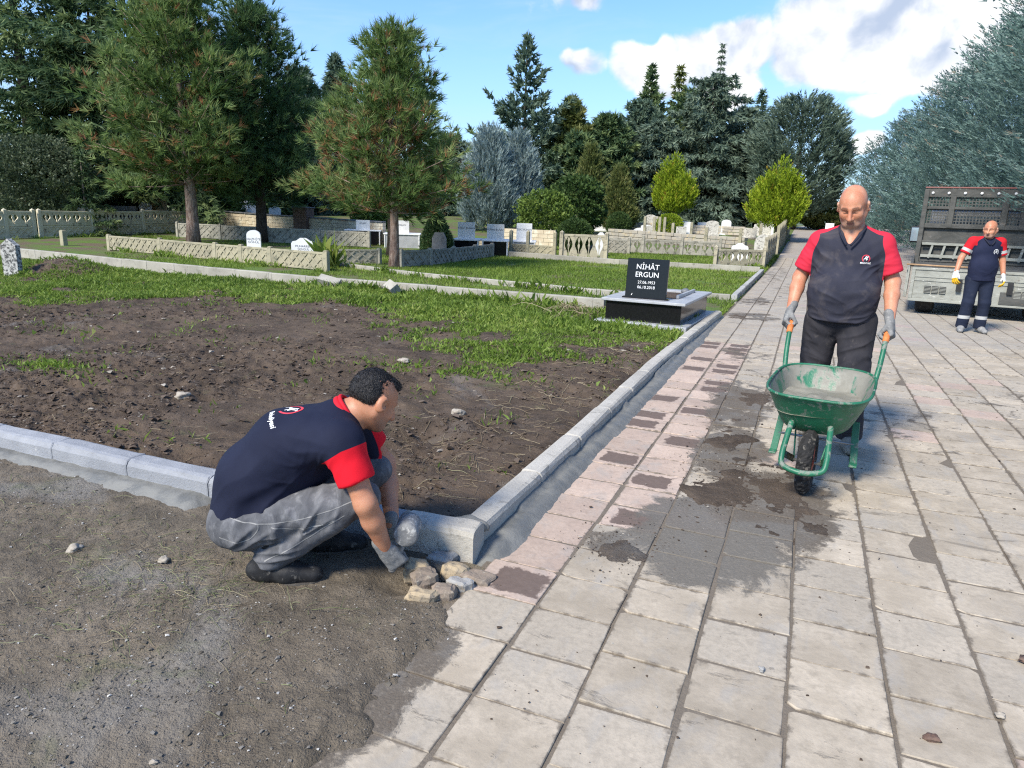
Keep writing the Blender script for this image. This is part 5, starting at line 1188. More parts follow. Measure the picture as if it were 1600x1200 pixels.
for x0 in (-.86, -.74, -.62, .50, .62):
    mbv = MB()
    for k2 in range(5): mbv.box((x0, -.052, .42+.024*k2), (.10, .012, .008))
    o = mbv.build('vent_slats', M_TG, g_); tag(o, kind='stuff')
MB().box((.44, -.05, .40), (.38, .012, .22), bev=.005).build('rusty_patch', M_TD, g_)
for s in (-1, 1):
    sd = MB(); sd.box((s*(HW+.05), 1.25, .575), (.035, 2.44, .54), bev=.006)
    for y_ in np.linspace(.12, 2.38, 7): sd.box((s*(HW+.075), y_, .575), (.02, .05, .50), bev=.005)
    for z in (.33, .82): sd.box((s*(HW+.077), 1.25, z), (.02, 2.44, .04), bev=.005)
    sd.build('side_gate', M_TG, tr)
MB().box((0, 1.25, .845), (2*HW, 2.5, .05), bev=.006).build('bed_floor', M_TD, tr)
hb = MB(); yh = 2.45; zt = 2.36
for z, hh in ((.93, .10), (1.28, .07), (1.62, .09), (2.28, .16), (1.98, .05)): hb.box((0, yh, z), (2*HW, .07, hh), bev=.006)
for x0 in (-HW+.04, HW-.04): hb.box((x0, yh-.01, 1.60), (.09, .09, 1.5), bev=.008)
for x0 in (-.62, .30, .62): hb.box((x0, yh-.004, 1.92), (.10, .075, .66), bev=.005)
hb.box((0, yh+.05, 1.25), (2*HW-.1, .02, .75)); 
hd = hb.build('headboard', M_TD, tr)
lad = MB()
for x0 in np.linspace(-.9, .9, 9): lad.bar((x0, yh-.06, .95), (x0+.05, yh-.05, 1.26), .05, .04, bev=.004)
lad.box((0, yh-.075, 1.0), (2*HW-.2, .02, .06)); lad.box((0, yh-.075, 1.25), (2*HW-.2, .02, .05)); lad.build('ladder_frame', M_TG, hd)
gr = MB()
for x0 in np.arange(-HW+.12, HW-.1, .058): gr.box((x0, yh+.01, 1.92), (.018, .012, .62))
for z in np.arange(1.66, 2.22, .058): gr.box((0, yh+.018, z), (2*HW-.16, .012, .018))
o = gr.build('grille', M_TD, hd); tag(o, kind='stuff')
MB().box((0, yh, zt+.03), (2*HW, .10, .03), bev=.006).build('top_edge', M_TRED, hd)
for x0 in np.linspace(-1.0, 1.0, 8):
    b_ = MB().lathe([(.001, -.02), (.026, -.014), (.03, 0), (.026, .006)], 10, Matrix(((1, 0, 0), (0, 0, 1), (0, 1, 0))), (x0, yh-.045, 2.28)).build('marker_stud', M_MARB, hd, True)
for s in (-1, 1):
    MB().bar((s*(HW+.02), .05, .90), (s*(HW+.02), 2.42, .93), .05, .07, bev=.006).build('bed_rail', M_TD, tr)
    for y_ in (.50,):
        wv = thing('wheel', None, None); wv.parent = tr; wv.location = (s*.86, y_, .34)
        My = Matrix(((0, 0, 1), (1, 0, 0), (0, 1, 0)))
        MB().lathe([(.15, -.15), (.28, -.155), (.335, -.12), (.34, -.05), (.333, 0), (.34, .05), (.335, .12), (.28, .155), (.15, .15)], 32, My).build('tyre', M_RUBBER, wv, True)
        MB().lathe([(.02, -.10), (.10, -.12), (.16, -.14), (.16, .14), (.10, .12), (.02, .10)], 20, My).build('hub', M_STEEL, wv, True)
    wv = thing('wheel', None, None); wv.parent = tr; wv.location = (s*.9, 3.7, .34)
    MB().lathe([(.15, -.10), (.28, -.105), (.335, -.08), (.34, 0), (.335, .08), (.28, .105), (.15, .10)], 32, My).build('tyre', M_RUBBER, wv, True)
ch = MB()
for s in (-1, 1): ch.box((s*.38, 2.0, .58), (.08, 4.2, .20))
ch.box((0, .5, .40), (1.6, .12, .12)); ch.box((0, .2, .50), (.85, .10, .16)); ch.box((0, 3.7, .4), (1.6, .12, .12)); ch.build('chassis', M_TBLK, tr)
cb = MB(); prof = [(2.75, .55), (4.35, .55), (4.40, 1.15), (4.15, 1.95), (2.80, 2.02), (2.75, 1.9)]
cb.prism([(y_, z) for y_, z in prof], 1.9, (0, 0, 0), (0, 1, 0), (0, 0, 1)); cb_ = cb.build('cab', M_TCAB, tr)
for s in (-1, 1): MB().prism([(3.0, 1.2), (4.2, 1.2), (4.05, 1.85), (3.0, 1.88)], .01, (s*.956, 0, 0), (0, 1, 0), (0, 0, 1)).build('window', M_TGLASS, cb_)
MB().box((0, 2.744, 1.62), (1.4, .012, .42), bev=.004).build('window', M_TGLASS, cb_)
for s in (-1, 1):
    m_ = MB().box((s*1.22, 3.95, 1.42), (.20, .07, .36), bev=.03); m_.tube([(s*.96, 4.0, 1.2), (s*1.2, 3.97, 1.25)], .012, 6); m_.tube([(s*.96, 4.0, 1.7), (s*1.2, 3.97, 1.6)], .012, 6)
    m_ = m_.build('mirror', M_TBLK, tr); MB().box((s*1.22, 3.912, 1.42), (.155, .008, .30), bev=.003).build('mirror_glass', surf('mirror_glass%d' % s, (.40, .52, .60), (.46, .56, .62), 3, .05, 0, metal=.6), m_)
o = MB().tube([(1.72, 14.95, .905), (2.3, 14.86, .90), (2.75, 14.80, .905)], .016, 8).build('wooden_pole', surf('tan_wood', (.40, .26, .15), (.30, .19, .10), 10, .7, .2), None, True)
tag(o, 'tan wooden pole lying along the rear edge of the truck bed', 'pole')

# ================================================================== loose stones and litter
M_STB = surf('buff_stone', (.38, .30, .19), (.27, .225, .16), 16, .95, .8, 60, (.16, .135, .105), (.52, .66), vary=.1)
M_STR = surf('brown_stone', (.24, .19, .145), (.17, .14, .11), 16, .95, .8, 60, (.31, .27, .21), (.55, .68), vary=.1)
M_STG = surf('grey_stone', (.30, .295, .28), (.22, .215, .20), 16, .95, .8, 60, (.33, .28, .22), (.55, .68), vary=.1)
def cobble(label, x, y, z, r, seed, mat, rot):
    """split block: a cube with chopped, uneven faces"""
    rg_ = random.Random(seed); bm = bmesh.new()
    bmesh.ops.create_cube(bm, size=2)
    bmesh.ops.bevel(bm, geom=bm.edges[:], offset=.30, segments=1, affect='EDGES', profile=.5)
    bmesh.ops.subdivide_edges(bm, edges=bm.edges[:], cuts=2, use_grid_fill=True)
    from mathutils import noise as mn
    of = Vector((seed*3.1, seed*1.7, seed*.9))
    for v in bm.verts:
        k = 1+.26*mn.noise(v.co*.9+of)+.11*mn.noise(v.co*3+of); v.co = Vector((v.co.x*r[0]*k+.12*r[0]*v.co.y, v.co.y*r[1]*k, v.co.z*r[2]*k))
    bmesh.ops.triangulate(bm, faces=bm.faces[:])
    me = bpy.data.meshes.new('cobble_stone'); bm.to_mesh(me); bm.free(); me.materials.append(mat)
    o = obj('cobble_stone', me); o.location = (x, y, z); o.rotation_euler = (rg_.uniform(-.2, .2), rg_.uniform(-.2, .2), rot)
    return tag(o, label, 'stone', 'split stones laid at the kerb corner')
for i, (lab, x, y, z, r, mt, rot) in enumerate([
    ('grey topped split stone touching the pale kerb end, farthest left at the back', -1.375, 2.575, .005, (.058, .042, .045), M_STG, .2),
    ('yellowish split stone nearest the mallet', -1.425, 2.445, .015, (.052, .042, .048), M_STB, .5),
    ('dark brown pointed split stone in front of the yellowish one', -1.345, 2.385, .012, (.055, .05, .05), M_STR, .8),
    ('rough buff split stone in the back row beside the kerb end', -1.265, 2.525, .0, (.058, .042, .042), M_STB, .1),
    ('pale grey flat split stone in the middle of the right row', -1.205, 2.435, -.002, (.052, .034, .035), M_STG, -.2),
    ('brown grey split stone with a flat top next to the slab edge', -1.235, 2.345, .002, (.05, .044, .04), M_STR, .35),
    ('long buff split stone at the front of the group', -1.295, 2.275, .0, (.062, .034, .042), M_STB, .15),
    ('low flat brown stone between the wet mortar and the pink slab', -1.165, 2.525, -.012, (.07, .048, .035), M_STR, -.1)]):
    cobble(lab, x, y, z, r, 5+i, mt, rot)
M_WHST = surf('white_stone', (.36, .32, .26), (.26, .225, .175), 12, .95, .8, 50, (.46, .42, .36), (.55, .66))
for i, (lab, x, y, s) in enumerate([('biggest whitish stone on the dug soil right of the crouching man', -2.325, 4.63, .062), ('pale flat stone on the soil left of the crouching man', -4.41, 3.95, .07), ('whitish stone fragment on the soil at mid left', -5.4, 4.75, .055), ('pale stone on the soil far behind the crouching man', -3.7, 6.1, .07), ('white stone chip on the front soil near the left edge', -2.88, 1.92, .04), ('flat pale stone on the front soil left of the boot', -2.45, 2.02, .035), ('small white pebble on the front soil at the bottom', -1.53, 1.17, .014)]):
    zz = float((plot_soil_z if y > 2.7 else front_soil_z)(np.array([x]), np.array([y]))[0])
    o = lump('pale_stone', (x, y, zz+s*.28), (s*.8, s*.6, s*.42), 40+i, M_WHST, None, 3, .5, i*1.1); tag(o, lab, 'stone', 'pale stones on the soil')
M_CONE = surf('brown_cone', (.10, .06, .045), (.15, .10, .075), 30, .9, .8)
for i, (lab, x, y, s) in enumerate([('dark soil clod on the slabs at the lower right, most upright', .535, 2.245, .020), ('dark oval clod lying across a joint at the lower right', .342, 1.925, .016), ('grey pebble on a slab beside the long joint', .025, 2.38, .012), ('pale pebble wedged in the joint at the right', .76, 2.46, .014), ('flat trampled soil clod on the slabs at the right', .95, 2.86, .05)]):
    o = lump('soil_clod', (x*1.0, y, s*.3+.002), (s*1.0, s*.8, s*(.6 if i < 4 else .2)), 60+i, [M_CONE, M_CONE, M_STG, M_WHST, M_CONE][i], None, 3, .65, i); tag(o, lab, 'clod', 'bits lying on the slabs')

# ---- crumbs of soil, gravel, straw and roots (stuff)
def crumbs(name, X, Y, Z, s, mat, tint=None):
    n = len(X); rg = np.random.default_rng(n+5)
    base = np.array([(1, 0, 0), (-.5, .87, 0), (-.5, -.87, 0), (.5, .55, .55), (-.75, .0, .5), (.3, -.65, .55)])
    a = rg.uniform(0, 6.28, n); c, q = np.cos(a), np.sin(a); sc = s[:, None]*rg.uniform(.55, 1.3, (n, 3))*np.array([1, 1, .75])
    B = base[None]*(1+rg.normal(0, .22, (n, 6, 3))); B = np.stack([B[..., 0]*c[:, None]-B[..., 1]*q[:, None], B[..., 0]*q[:, None]+B[..., 1]*c[:, None], B[..., 2]], -1)*sc[:, None, :]
    V = (B+np.stack([X, Y, Z], 1)[:, None, :]).reshape(-1, 3); b = np.arange(n)[:, None, None]*6
    F = (b+np.array([(3, 4, 5), (0, 1, 3), (1, 4, 3), (1, 2, 4), (2, 5, 4), (2, 0, 5), (0, 3, 5)])[None]).reshape(-1, 3)
    o = obj(name, raw_mesh(name, V, [F], mat, None, {'tint': np.repeat(rg.random(n) if tint is None else tint, 6)})); return tag(o, kind='stuff')
def mk_crumb(name, stops):
    m, nt, b = material(name); finish(nt, b, ramp(nt, attr(nt, 'tint'), stops), .95, spec=.15); return m
M_CRS = mk_crumb('soil_crumbs', [(0, (.045, .033, .025)), (.6, (.085, .062, .045)), (.95, (.135, .105, .08)), (1, (.34, .31, .26))])
M_CRG = mk_crumb('gravel_crumbs', [(0, (.08, .07, .055)), (.5, (.135, .12, .095)), (.90, (.20, .185, .16)), (.96, (.36, .35, .32)), (1, (.50, .48, .43))])
rg = np.random.default_rng(5)
u = rg.random((46000, 2)); Y = 2.8*(11/2.8)**(u[:, 1]**1.25); X = -1.45-u[:, 0]*(1.5*Y+1.2)
dn_ = sst(fbm(X, Y, .8, 4, 301), .36, .62)*(1-.8*plot_grass(X, Y)); k = rg.random(len(X)) < .12+.88*dn_; X, Y = X[k], Y[k]
s = np.exp(rg.normal(-5.15, .62, len(X)))*(.55+.15*Y); s = np.minimum(s, .040)
crumbs('soil_crumbs', X, Y, plot_soil_z(X, Y)+s*.15, s, M_CRS)
u = rg.random((22000, 2)); Y = .75+1.8*u[:, 1]; X = -1.0-u[:, 0]*(1.6*Y+1.0); k = rg.random(len(X)) < .25+.75*sst(fbm(X, Y, 2.2, 4, 311), .40, .6); X, Y = X[k], Y[k]
s = np.minimum(np.exp(rg.normal(-5.85, .50, len(X))), .012); z = front_soil_z(X, Y); k = z > -.004; X, Y, s, z = X[k], Y[k], s[k], z[k]
crumbs('gravel', X, Y, z+s*.2, s, M_CRG)
# crumbs trodden over the slabs, thick in the muddy patches
cent = [(-.25, 4.1, .30, .50), (-.02, 4.2, .34, .60), (-.38, 4.65, .30, .55), (-.66, 3.12, .22, .24), (-.40, 6.4, .38, 1.0)]
XX_, YY_ = [], []
for cx, cy, rx, ry in cent: XX_.append(rg.normal(cx, rx*.55, 650)); YY_.append(rg.normal(cy, ry*.55, 650))
XX_.append(rg.uniform(-1.1, 3.4, 1500)); YY_.append(1.0+8*rg.random(1500)**1.3)
X = np.concatenate(XX_); Y = np.concatenate(YY_); k = (X > -1.12); X, Y = X[k], Y[k]; s = np.minimum(np.exp(rg.normal(-6.0, .6, len(X))), .013)
crumbs('path_crumbs', X, Y, s*.2, s, M_CRS, np.where(rg.random(len(X)) < .1, 1.0, rg.random(len(X))*.95))
# straw, roots and dry stalks
def strands(name, n, fx, zf, L, w, mat, seed, arch=.3):
    rg = np.random.default_rng(seed); X, Y = fx(rg, n); a = rg.uniform(0, 6.28, n); bend = rg.normal(0, .45, n); l = L*np.exp(rg.normal(0, .45, n)); k = 6
    Vs = []; x, y = X.copy(), Y.copy(); lift = rg.uniform(.2, 1, n)*arch*l*.25
    ww = w*.72*rg.uniform(.5, 1.3, n)*(1+.07*Y)
    for i in range(k):
        t = i/(k-1); z = zf(x, y)+.003+lift*math.sin(math.pi*t)+ww*.3
        nx_, ny_ = -np.sin(a), np.cos(a)
        Vs += [np.stack([x+nx_*ww/2, y+ny_*ww/2, z], 1), np.stack([x-nx_*ww/2, y-ny_*ww/2, z], 1), np.stack([x, y, z+ww*.5], 1)]
        x = x+np.cos(a)*l/(k-1); y = y+np.sin(a)*l/(k-1); a = a+bend/(k-1)+rg.normal(0, .14, n)
    V = np.stack(Vs, 1).reshape(-1, 3); b = np.arange(n)[:, None, None]*3*k
    fs = [(3*i+p, 3*i+q, 3*i+3+q, 3*i+3+p) for i in range(k-1) for p, q in ((0, 2), (2, 1), (1, 0))]
    F = (b+np.array(fs)[None]).reshape(-1, 4)
    o = obj(name, raw_mesh(name, V, [F], mat, None, {'tint': np.repeat(rg.random(n), 3*k)})); return tag(o, kind='stuff')
M_STALK = mk_crumb('dry_stalks', [(0, (.10, .075, .05)), (.6, (.19, .15, .095)), (.93, (.33, .28, .18)), (1, (.14, .17, .07))])
M_STALKG = mk_crumb('green_stalks', [(0, (.06, .075, .03)), (.5, (.12, .14, .06)), (1, (.24, .25, .13))])
def fx_plot(rg, n):
    u = rg.random((n, 2)); Y = 2.95+7*u[:, 1]**1.3; return -1.55-u[:, 0]*(1.5*Y+1), Y
strands('straw', 800, fx_plot, plot_soil_z, .09, .0034, M_STALK, 3)
def fx_edge(rg, n):
    Y = rg.uniform(3.2, 9, n); return -1.5-np.abs(rg.normal(0, .55, n)), Y
strands('straw', 650, fx_edge, plot_soil_z, .10, .0036, M_STALK, 4)
def fx_front(rg, n):
    c = np.array([(-2.95, 2.2, .5, .14), (-2.55, 2.0, .35, .14), (-2.15, 1.95, .22, .12), (-2.3, 1.75, .3, .15), (-2.6, 1.5, .6, .25)])[rg.integers(0, 5, n)]
    return rg.normal(c[:, 0], c[:, 2]), np.minimum(rg.normal(c[:, 1], c[:, 3]), 2.42)
strands('straw', 420, fx_front, front_soil_z, .07, .0022, M_STALK, 6)
strands('weeds', 480, fx_front, front_soil_z, .05, .0026, M_STALKG, 8, .9)
# brushwood heap by the grave
def fx_heap(rg, n): return rg.normal(-3.35, .22, n), rg.normal(10.6, .22, n)
strands('twigs', 70, fx_heap, lambda x, y: plot_soil_z(x, y)+.10*np.exp(-((x+3.35)**2+(y-10.6)**2)*8), .32, .007, M_STALK, 9, 1.2)
# ================================================================== people
def _h3(i, j, k, s):
    return _hash(i+k*7919, j-k*104729, s)
def vn3(p, f, seed=0):
    q = p*f; i = np.floor(q).astype(np.int64); u = q-i; u = u*u*(3-2*u); r = 0
    for dx in (0, 1):
        for dy in (0, 1):
            for dz in (0, 1):
                w = (u[:, 0] if dx else 1-u[:, 0])*(u[:, 1] if dy else 1-u[:, 1])*(u[:, 2] if dz else 1-u[:, 2])
                r = r+w*_h3(i[:, 0]+dx, i[:, 1]+dy, i[:, 2]+dz, seed)
    return r
def fbm3(p, f, o=3, seed=0):
    s = 0; a = 1; t = 0
    for k in range(o): s = s+a*vn3(p+3.7*k, f, seed+k); t += a; a *= .5; f *= 2.1
    return s/t
class SDF:
    """signed distance field on a grid, meshed by surface nets"""
    def __init__(s, lo, hi, h):
        s.lo = np.array(lo, float); s.h = h; s.n = np.ceil((np.array(hi)-lo)/h).astype(int)+1
        s.F = np.full(s.n, 1.0, np.float32)
    def _win(s, lo, hi, pad):
        a = np.clip(np.floor((np.array(lo)-pad-s.lo)/s.h).astype(int), 0, s.n-1); b = np.clip(np.ceil((np.array(hi)+pad-s.lo)/s.h).astype(int)+1, 1, s.n)
        if np.any(b <= a): return None, None
        g = [s.lo[i]+s.h*np.arange(a[i], b[i]) for i in range(3)]
        P = np.stack(np.meshgrid(*g, indexing='ij'), -1).astype(np.float32)
        return (slice(a[0], b[0]), slice(a[1], b[1]), slice(a[2], b[2])), P
    def _mix(s, w, d, k, op):
        F = s.F[w]
        if op == 'add':
            if k <= 0: s.F[w] = np.minimum(F, d)
            else:
                t = np.clip(.5+.5*(F-d)/k, 0, 1); s.F[w] = F*(1-t)+d*t-k*t*(1-t)
        else:
            d = -d; k = max(k, 1e-4); t = np.clip(.5-.5*(F-d)/k, 0, 1); s.F[w] = F*(1-t)+d*t+k*t*(1-t)
    def cap(s, a, b, ra, rb=None, k=.02, flat=None, op='add'):
        """tapered capsule; flat=(axis, factor) thins it along an axis"""
        rb = ra if rb is None else rb; a = np.array(a, float); b = np.array(b, float); r = max(ra, rb)
        w, P = s._win(np.minimum(a, b)-r, np.maximum(a, b)+r, k+.015)
        if w is None: return s
        q = P-a; ba = b-a; L = max(ba@ba, 1e-9)
        t = np.clip(q@ba/L, 0, 1)[..., None]; q = q-t*ba
        if flat is not None:
            ax = np.array(flat[0], float); ax /= np.linalg.norm(ax); q = q+(q@ax)[..., None]*ax*(flat[1]-1)
        d = np.linalg.norm(q, axis=-1)-(ra+(rb-ra)*t[..., 0]); s._mix(w, d.astype(np.float32), k, op); return s
    def ell(s, c, r, k=.02, M=None, op='add'):
        c = np.array(c, float); r = np.array(r, float); R0 = r.max() if M is not None else r
        w, P = s._win(c-R0, c+R0, k+.015)
        if w is None: return s
        q = P-c
        if M is not None: q = q@np.array(M, float)
        k0 = np.linalg.norm(q/r, axis=-1); k1 = np.linalg.norm(q/(r*r), axis=-1); d = k0*(k0-1)/np.maximum(k1, 1e-6)
        s._mix(w, d.astype(np.float32), k, op); return s
    def cut(s, p, n, k=.006, box=None):
        """remove everything on the side of the plane that n points to (inside box, if given)"""
        n = np.array(n, float); n /= np.linalg.norm(n)
        lo, hi = (s.lo, s.lo+s.h*s.n) if box is None else box
        w, P = s._win(lo, hi, 0); d = ((P-np.array(p, float))@n).astype(np.float32); F = s.F[w]
        t = np.clip(.5+.5*(d-F)/k, 0, 1); s.F[w] = F*(1-t)+d*t+k*t*(1-t); return s
    def mesh(s):
        F = s.F; S = F < 0; n = s.n; c = np.zeros(n-1, bool); cnt = np.zeros(n-1, np.int8)
        for dx in (0, 1):
            for dy in (0, 1):
                for dz in (0, 1): cnt += S[dx:n[0]-1+dx, dy:n[1]-1+dy, dz:n[2]-1+dz]
        c = (cnt > 0) & (cnt < 8); I = np.argwhere(c); idx = np.full(n-1, -1, np.int32); idx[c] = np.arange(len(I))
        acc = np.zeros((len(I), 3)); num = np.zeros(len(I))
        cor = [(0, 0, 0), (1, 0, 0), (0, 1, 0), (1, 1, 0), (0, 0, 1), (1, 0, 1), (0, 1, 1), (1, 1, 1)]
        val = [F[I[:, 0]+a, I[:, 1]+b, I[:, 2]+d] for a, b, d in cor]
        for p, q in [(0, 1), (2, 3), (4, 5), (6, 7), (0, 2), (1, 3), (4, 6), (5, 7), (0, 4), (1, 5), (2, 6), (3, 7)]:
            f0, f1 = val[p], val[q]; m = (f0 < 0) != (f1 < 0); t = np.where(m, f0/np.where(m, f0-f1, 1), 0)[:, None]
            acc += np.where(m[:, None], np.array(cor[p])*(1-t)+np.array(cor[q])*t, 0); num += m
        V = s.lo+s.h*(I+acc/num[:, None]); Q = []
        for ax in range(3):
            o1, o2 = [(1, 2), (2, 0), (0, 1)][ax]; sl0 = [slice(None)]*3; sl1 = [slice(None)]*3; sl0[ax] = slice(0, -1); sl1[ax] = slice(1, None)
            A, B = S[tuple(sl0)], S[tuple(sl1)]; E = np.argwhere(A != B); E = E[(E[:, o1] > 0) & (E[:, o2] > 0) & (E[:, o1] < n[o1]-1) & (E[:, o2] < n[o2]-1)]
            def cell(d1, d2):
                e = E.copy(); e[:, o1] -= d1; e[:, o2] -= d2; return idx[e[:, 0], e[:, 1], e[:, 2]]
            q = np.stack([cell(1, 1), cell(0, 1), cell(0, 0), cell(1, 0)], 1); fl = B[E[:, 0], E[:, 1], E[:, 2]]
            q[fl] = q[fl][:, ::-1]; Q.append(q[(q >= 0).all(1)])
        return V, np.concatenate(Q)
def vnormals(V, Q):
    n = np.cross(V[Q[:, 2]]-V[Q[:, 0]], V[Q[:, 3]]-V[Q[:, 1]]); N = np.zeros_like(V)
    for k in range(4): np.add.at(N, Q[:, k], n)
    return unit(N)
def relax(V, Q, it=2):
    for _ in range(it):
        A = np.zeros_like(V); c = np.zeros(len(V))
        for k in range(4):
            np.add.at(A, Q[:, k], V[Q[:, (k+1) % 4]]+V[Q[:, k-1]]); np.add.at(c, Q[:, k], 2)
        V = V*.5+.5*A/np.maximum(c, 1)[:, None]
    return V
def folds(V, N, amp, creases=(), f=9.0, seed=0):
    """cloth relief: broad soft noise plus bunches of creases; crease = (centre, along axis, radius, wavelength, height)"""
    d = amp*(fbm3(V*np.array([1, 1, .6]), f, 3, seed)-.5)*2
    for c, ax, sg, wl, A in creases:
        ax = np.array(ax, float); ax /= np.linalg.norm(ax); q = V-np.array(c, float); r2 = (q*q).sum(1)
        al = (q@ax)[:, None]; pq = (q-al*ax)/(wl*5)+al*ax/wl+2.2*fbm3(V, 5, 2, seed+5)[:, None]*ax
        nz = vn3(pq+11.3, 1.0, seed+9); rd = 1-np.abs(2*nz-1); d = d+A*np.exp(-r2/(sg*sg))*(rd**1.6-.42)*1.7
    return V+N*d[:, None]
def cloth_part(name, S, mat, parent, amp=.003, creases=(), attrs=None, f=9, seed=0, it=2):
    V, Q = S.mesh(); V = relax(V, Q, it); N = vnormals(V, Q); V = folds(V, N, amp, creases, f, seed) if amp or creases else V
    at = {k: fn(V) for k, fn in (attrs or {}).items()}
    return obj(name, raw_mesh(name, V, [Q], mat, None, at, True), parent), V, Q

# ---- materials
def mk_skin(name, a, b2, beard):
    m, nt, b = material(name); p = objc(nt)
    col = mix(nt, step(nt, noise(nt, p, 11, 4, .6), .35, .68), a, b2)
    col = mix(nt, step(nt, noise(nt, p, 300, 2), .55, .75, 0, .16), col, (.30, .12, .075))
    col = mix(nt, mathn(nt, 'MULTIPLY', attr(nt, 'beard'), mathn(nt, 'MULTIPLY_ADD', noise(nt, p, 260, 3, .7), .9, .45), None, True), col, beard)
    col = mix(nt, attr(nt, 'lip'), col, (.30, .095, .075)); col = mix(nt, attr(nt, 'brow'), col, (.045, .032, .025))
    finish(nt, b, col, .48, noise(nt, p, 170, 3), .12, .003, .35)
    b.inputs['Subsurface Weight'].default_value = .12; b.inputs['Subsurface Radius'].default_value = (.012, .005, .003); return m
M_SKIN1 = mk_skin('ruddy_skin', (.52, .245, .145), (.44, .18, .10), (.345, .235, .18))
M_SKIN2 = mk_skin('tanned_skin', (.47, .225, .13), (.39, .17, .095), (.13, .09, .07))
def mk_shirt(name, navy, navy2, red, fade=0.0):
    m, nt, b = material(name); p = objc(nt)
    base = mix(nt, step(nt, noise(nt, p, 6, 4, .6), .4, .66), navy, navy2)
    if fade: base = mix(nt, step(nt, noise(nt, p, 5, 5, .66, .6), .50, .72, 0, fade), base, (.125, .105, .095))
    col = mix(nt, step(nt, attr(nt, 'red'), -.0012, .0012), base, red)
    col = mix(nt, step(nt, attr(nt, 'band'), -.001, .001), col, (.42, .42, .40))
    wv = noise(nt, p, 420, 2, .5)
    finish(nt, b, col, .85, wv, .25, .002, .25)
    return m
M_SH1 = mk_shirt('faded_navy_polo', (.024, .025, .038), (.034, .034, .046), (.52, .022, .045), .35)
M_SH3 = mk_shirt('navy_polo', (.0075, .010, .026), (.010, .013, .031), (.62, .006, .018))
M_SH2 = mk_shirt('navy_red_polo', (.010, .014, .036), (.014, .018, .042), (.50, .012, .02))
def mk_cloth(name, a, b2, c, sc=7, cs=(.52, .7), bump=.3, stretch=(1, 1, .5), rough=.88):
    m, nt, b = material(name); p = objc(nt); v = nd(nt, 'ShaderNodeMapping', {'Vector': p, 'Scale': stretch}).outputs[0]
    col = mix(nt, step(nt, noise(nt, v, sc, 5, .62, .4), .35, .66), a, b2); col = mix(nt, step(nt, noise(nt, v, sc*2.2, 6, .68, .5), *cs), col, c)
    col = mix(nt, step(nt, attr(nt, 'band'), -.001, .001), col, (.42, .42, .40))
    col = mix(nt, step(nt, attr(nt, 'yellow'), -.002, .002), col, (.62, .36, .02))
    finish(nt, b, col, rough, noise(nt, p, 380, 3, .6), bump, .002, .25); return m
M_JEANS = mk_cloth('grey_denim', (.070, .072, .078), (.125, .127, .134), (.20, .20, .205), 9, (.48, .74), .5)
M_TROU1 = mk_cloth('charcoal_work_trousers', (.020, .020, .025), (.034, .032, .036), (.10, .088, .08), 6, (.56, .76))
M_TROU2 = mk_cloth('navy_work_trousers', (.010, .015, .032), (.016, .022, .042), (.03, .034, .05), 6, (.55, .75))
M_GLOVE = mk_cloth('grey_knit_glove', (.15, .15, .145), (.21, .21, .20), (.28, .27, .25), 25, (.5, .66), .8, (1, 1, 1))
M_GLOVEW = mk_cloth('white_work_glove', (.62, .62, .60), (.70, .70, .68), (.5, .5, .48), 25, (.6, .7), .4, (1, 1, 1))
M_BOOT = mk_cloth('black_boot_leather', (.014, .014, .015), (.026, .026, .026), (.13, .12, .105), 16, (.56, .68), .5, (1, 1, 1), .6)
M_SHOE = mk_cloth('muddy_suede_shoe', (.26, .225, .175), (.19, .165, .13), (.33, .30, .25), 22, (.5, .64), .6, (1, 1, 1))
M_SHOEG = mk_cloth('grey_work_shoe', (.25, .25, .24), (.19, .19, .185), (.34, .33, .31), 22, (.5, .64), .6, (1, 1, 1))
M_SOLE = surf('shoe_sole', (.05, .045, .04), (.11, .10, .085), 20, .9, .4)
M_HAIR = surf('black_hair', (.010, .009, .009), (.022, .019, .018), 60, .45, .9, 240, spec=.5)
M_PRINTW = surf('print_white', (.72, .72, .70), (.66, .66, .64), 30, .8, 0)
M_PRINTR = surf('print_red', (.60, .05, .075), (.55, .05, .07), 30, .8, 0)
M_REDC = surf('red_collar', (.58, .008, .02), (.50, .008, .02), 20, .85, .2)
M_NAVYC = surf('navy_collar', (.012, .014, .028), (.018, .020, .034), 20, .85, .2)

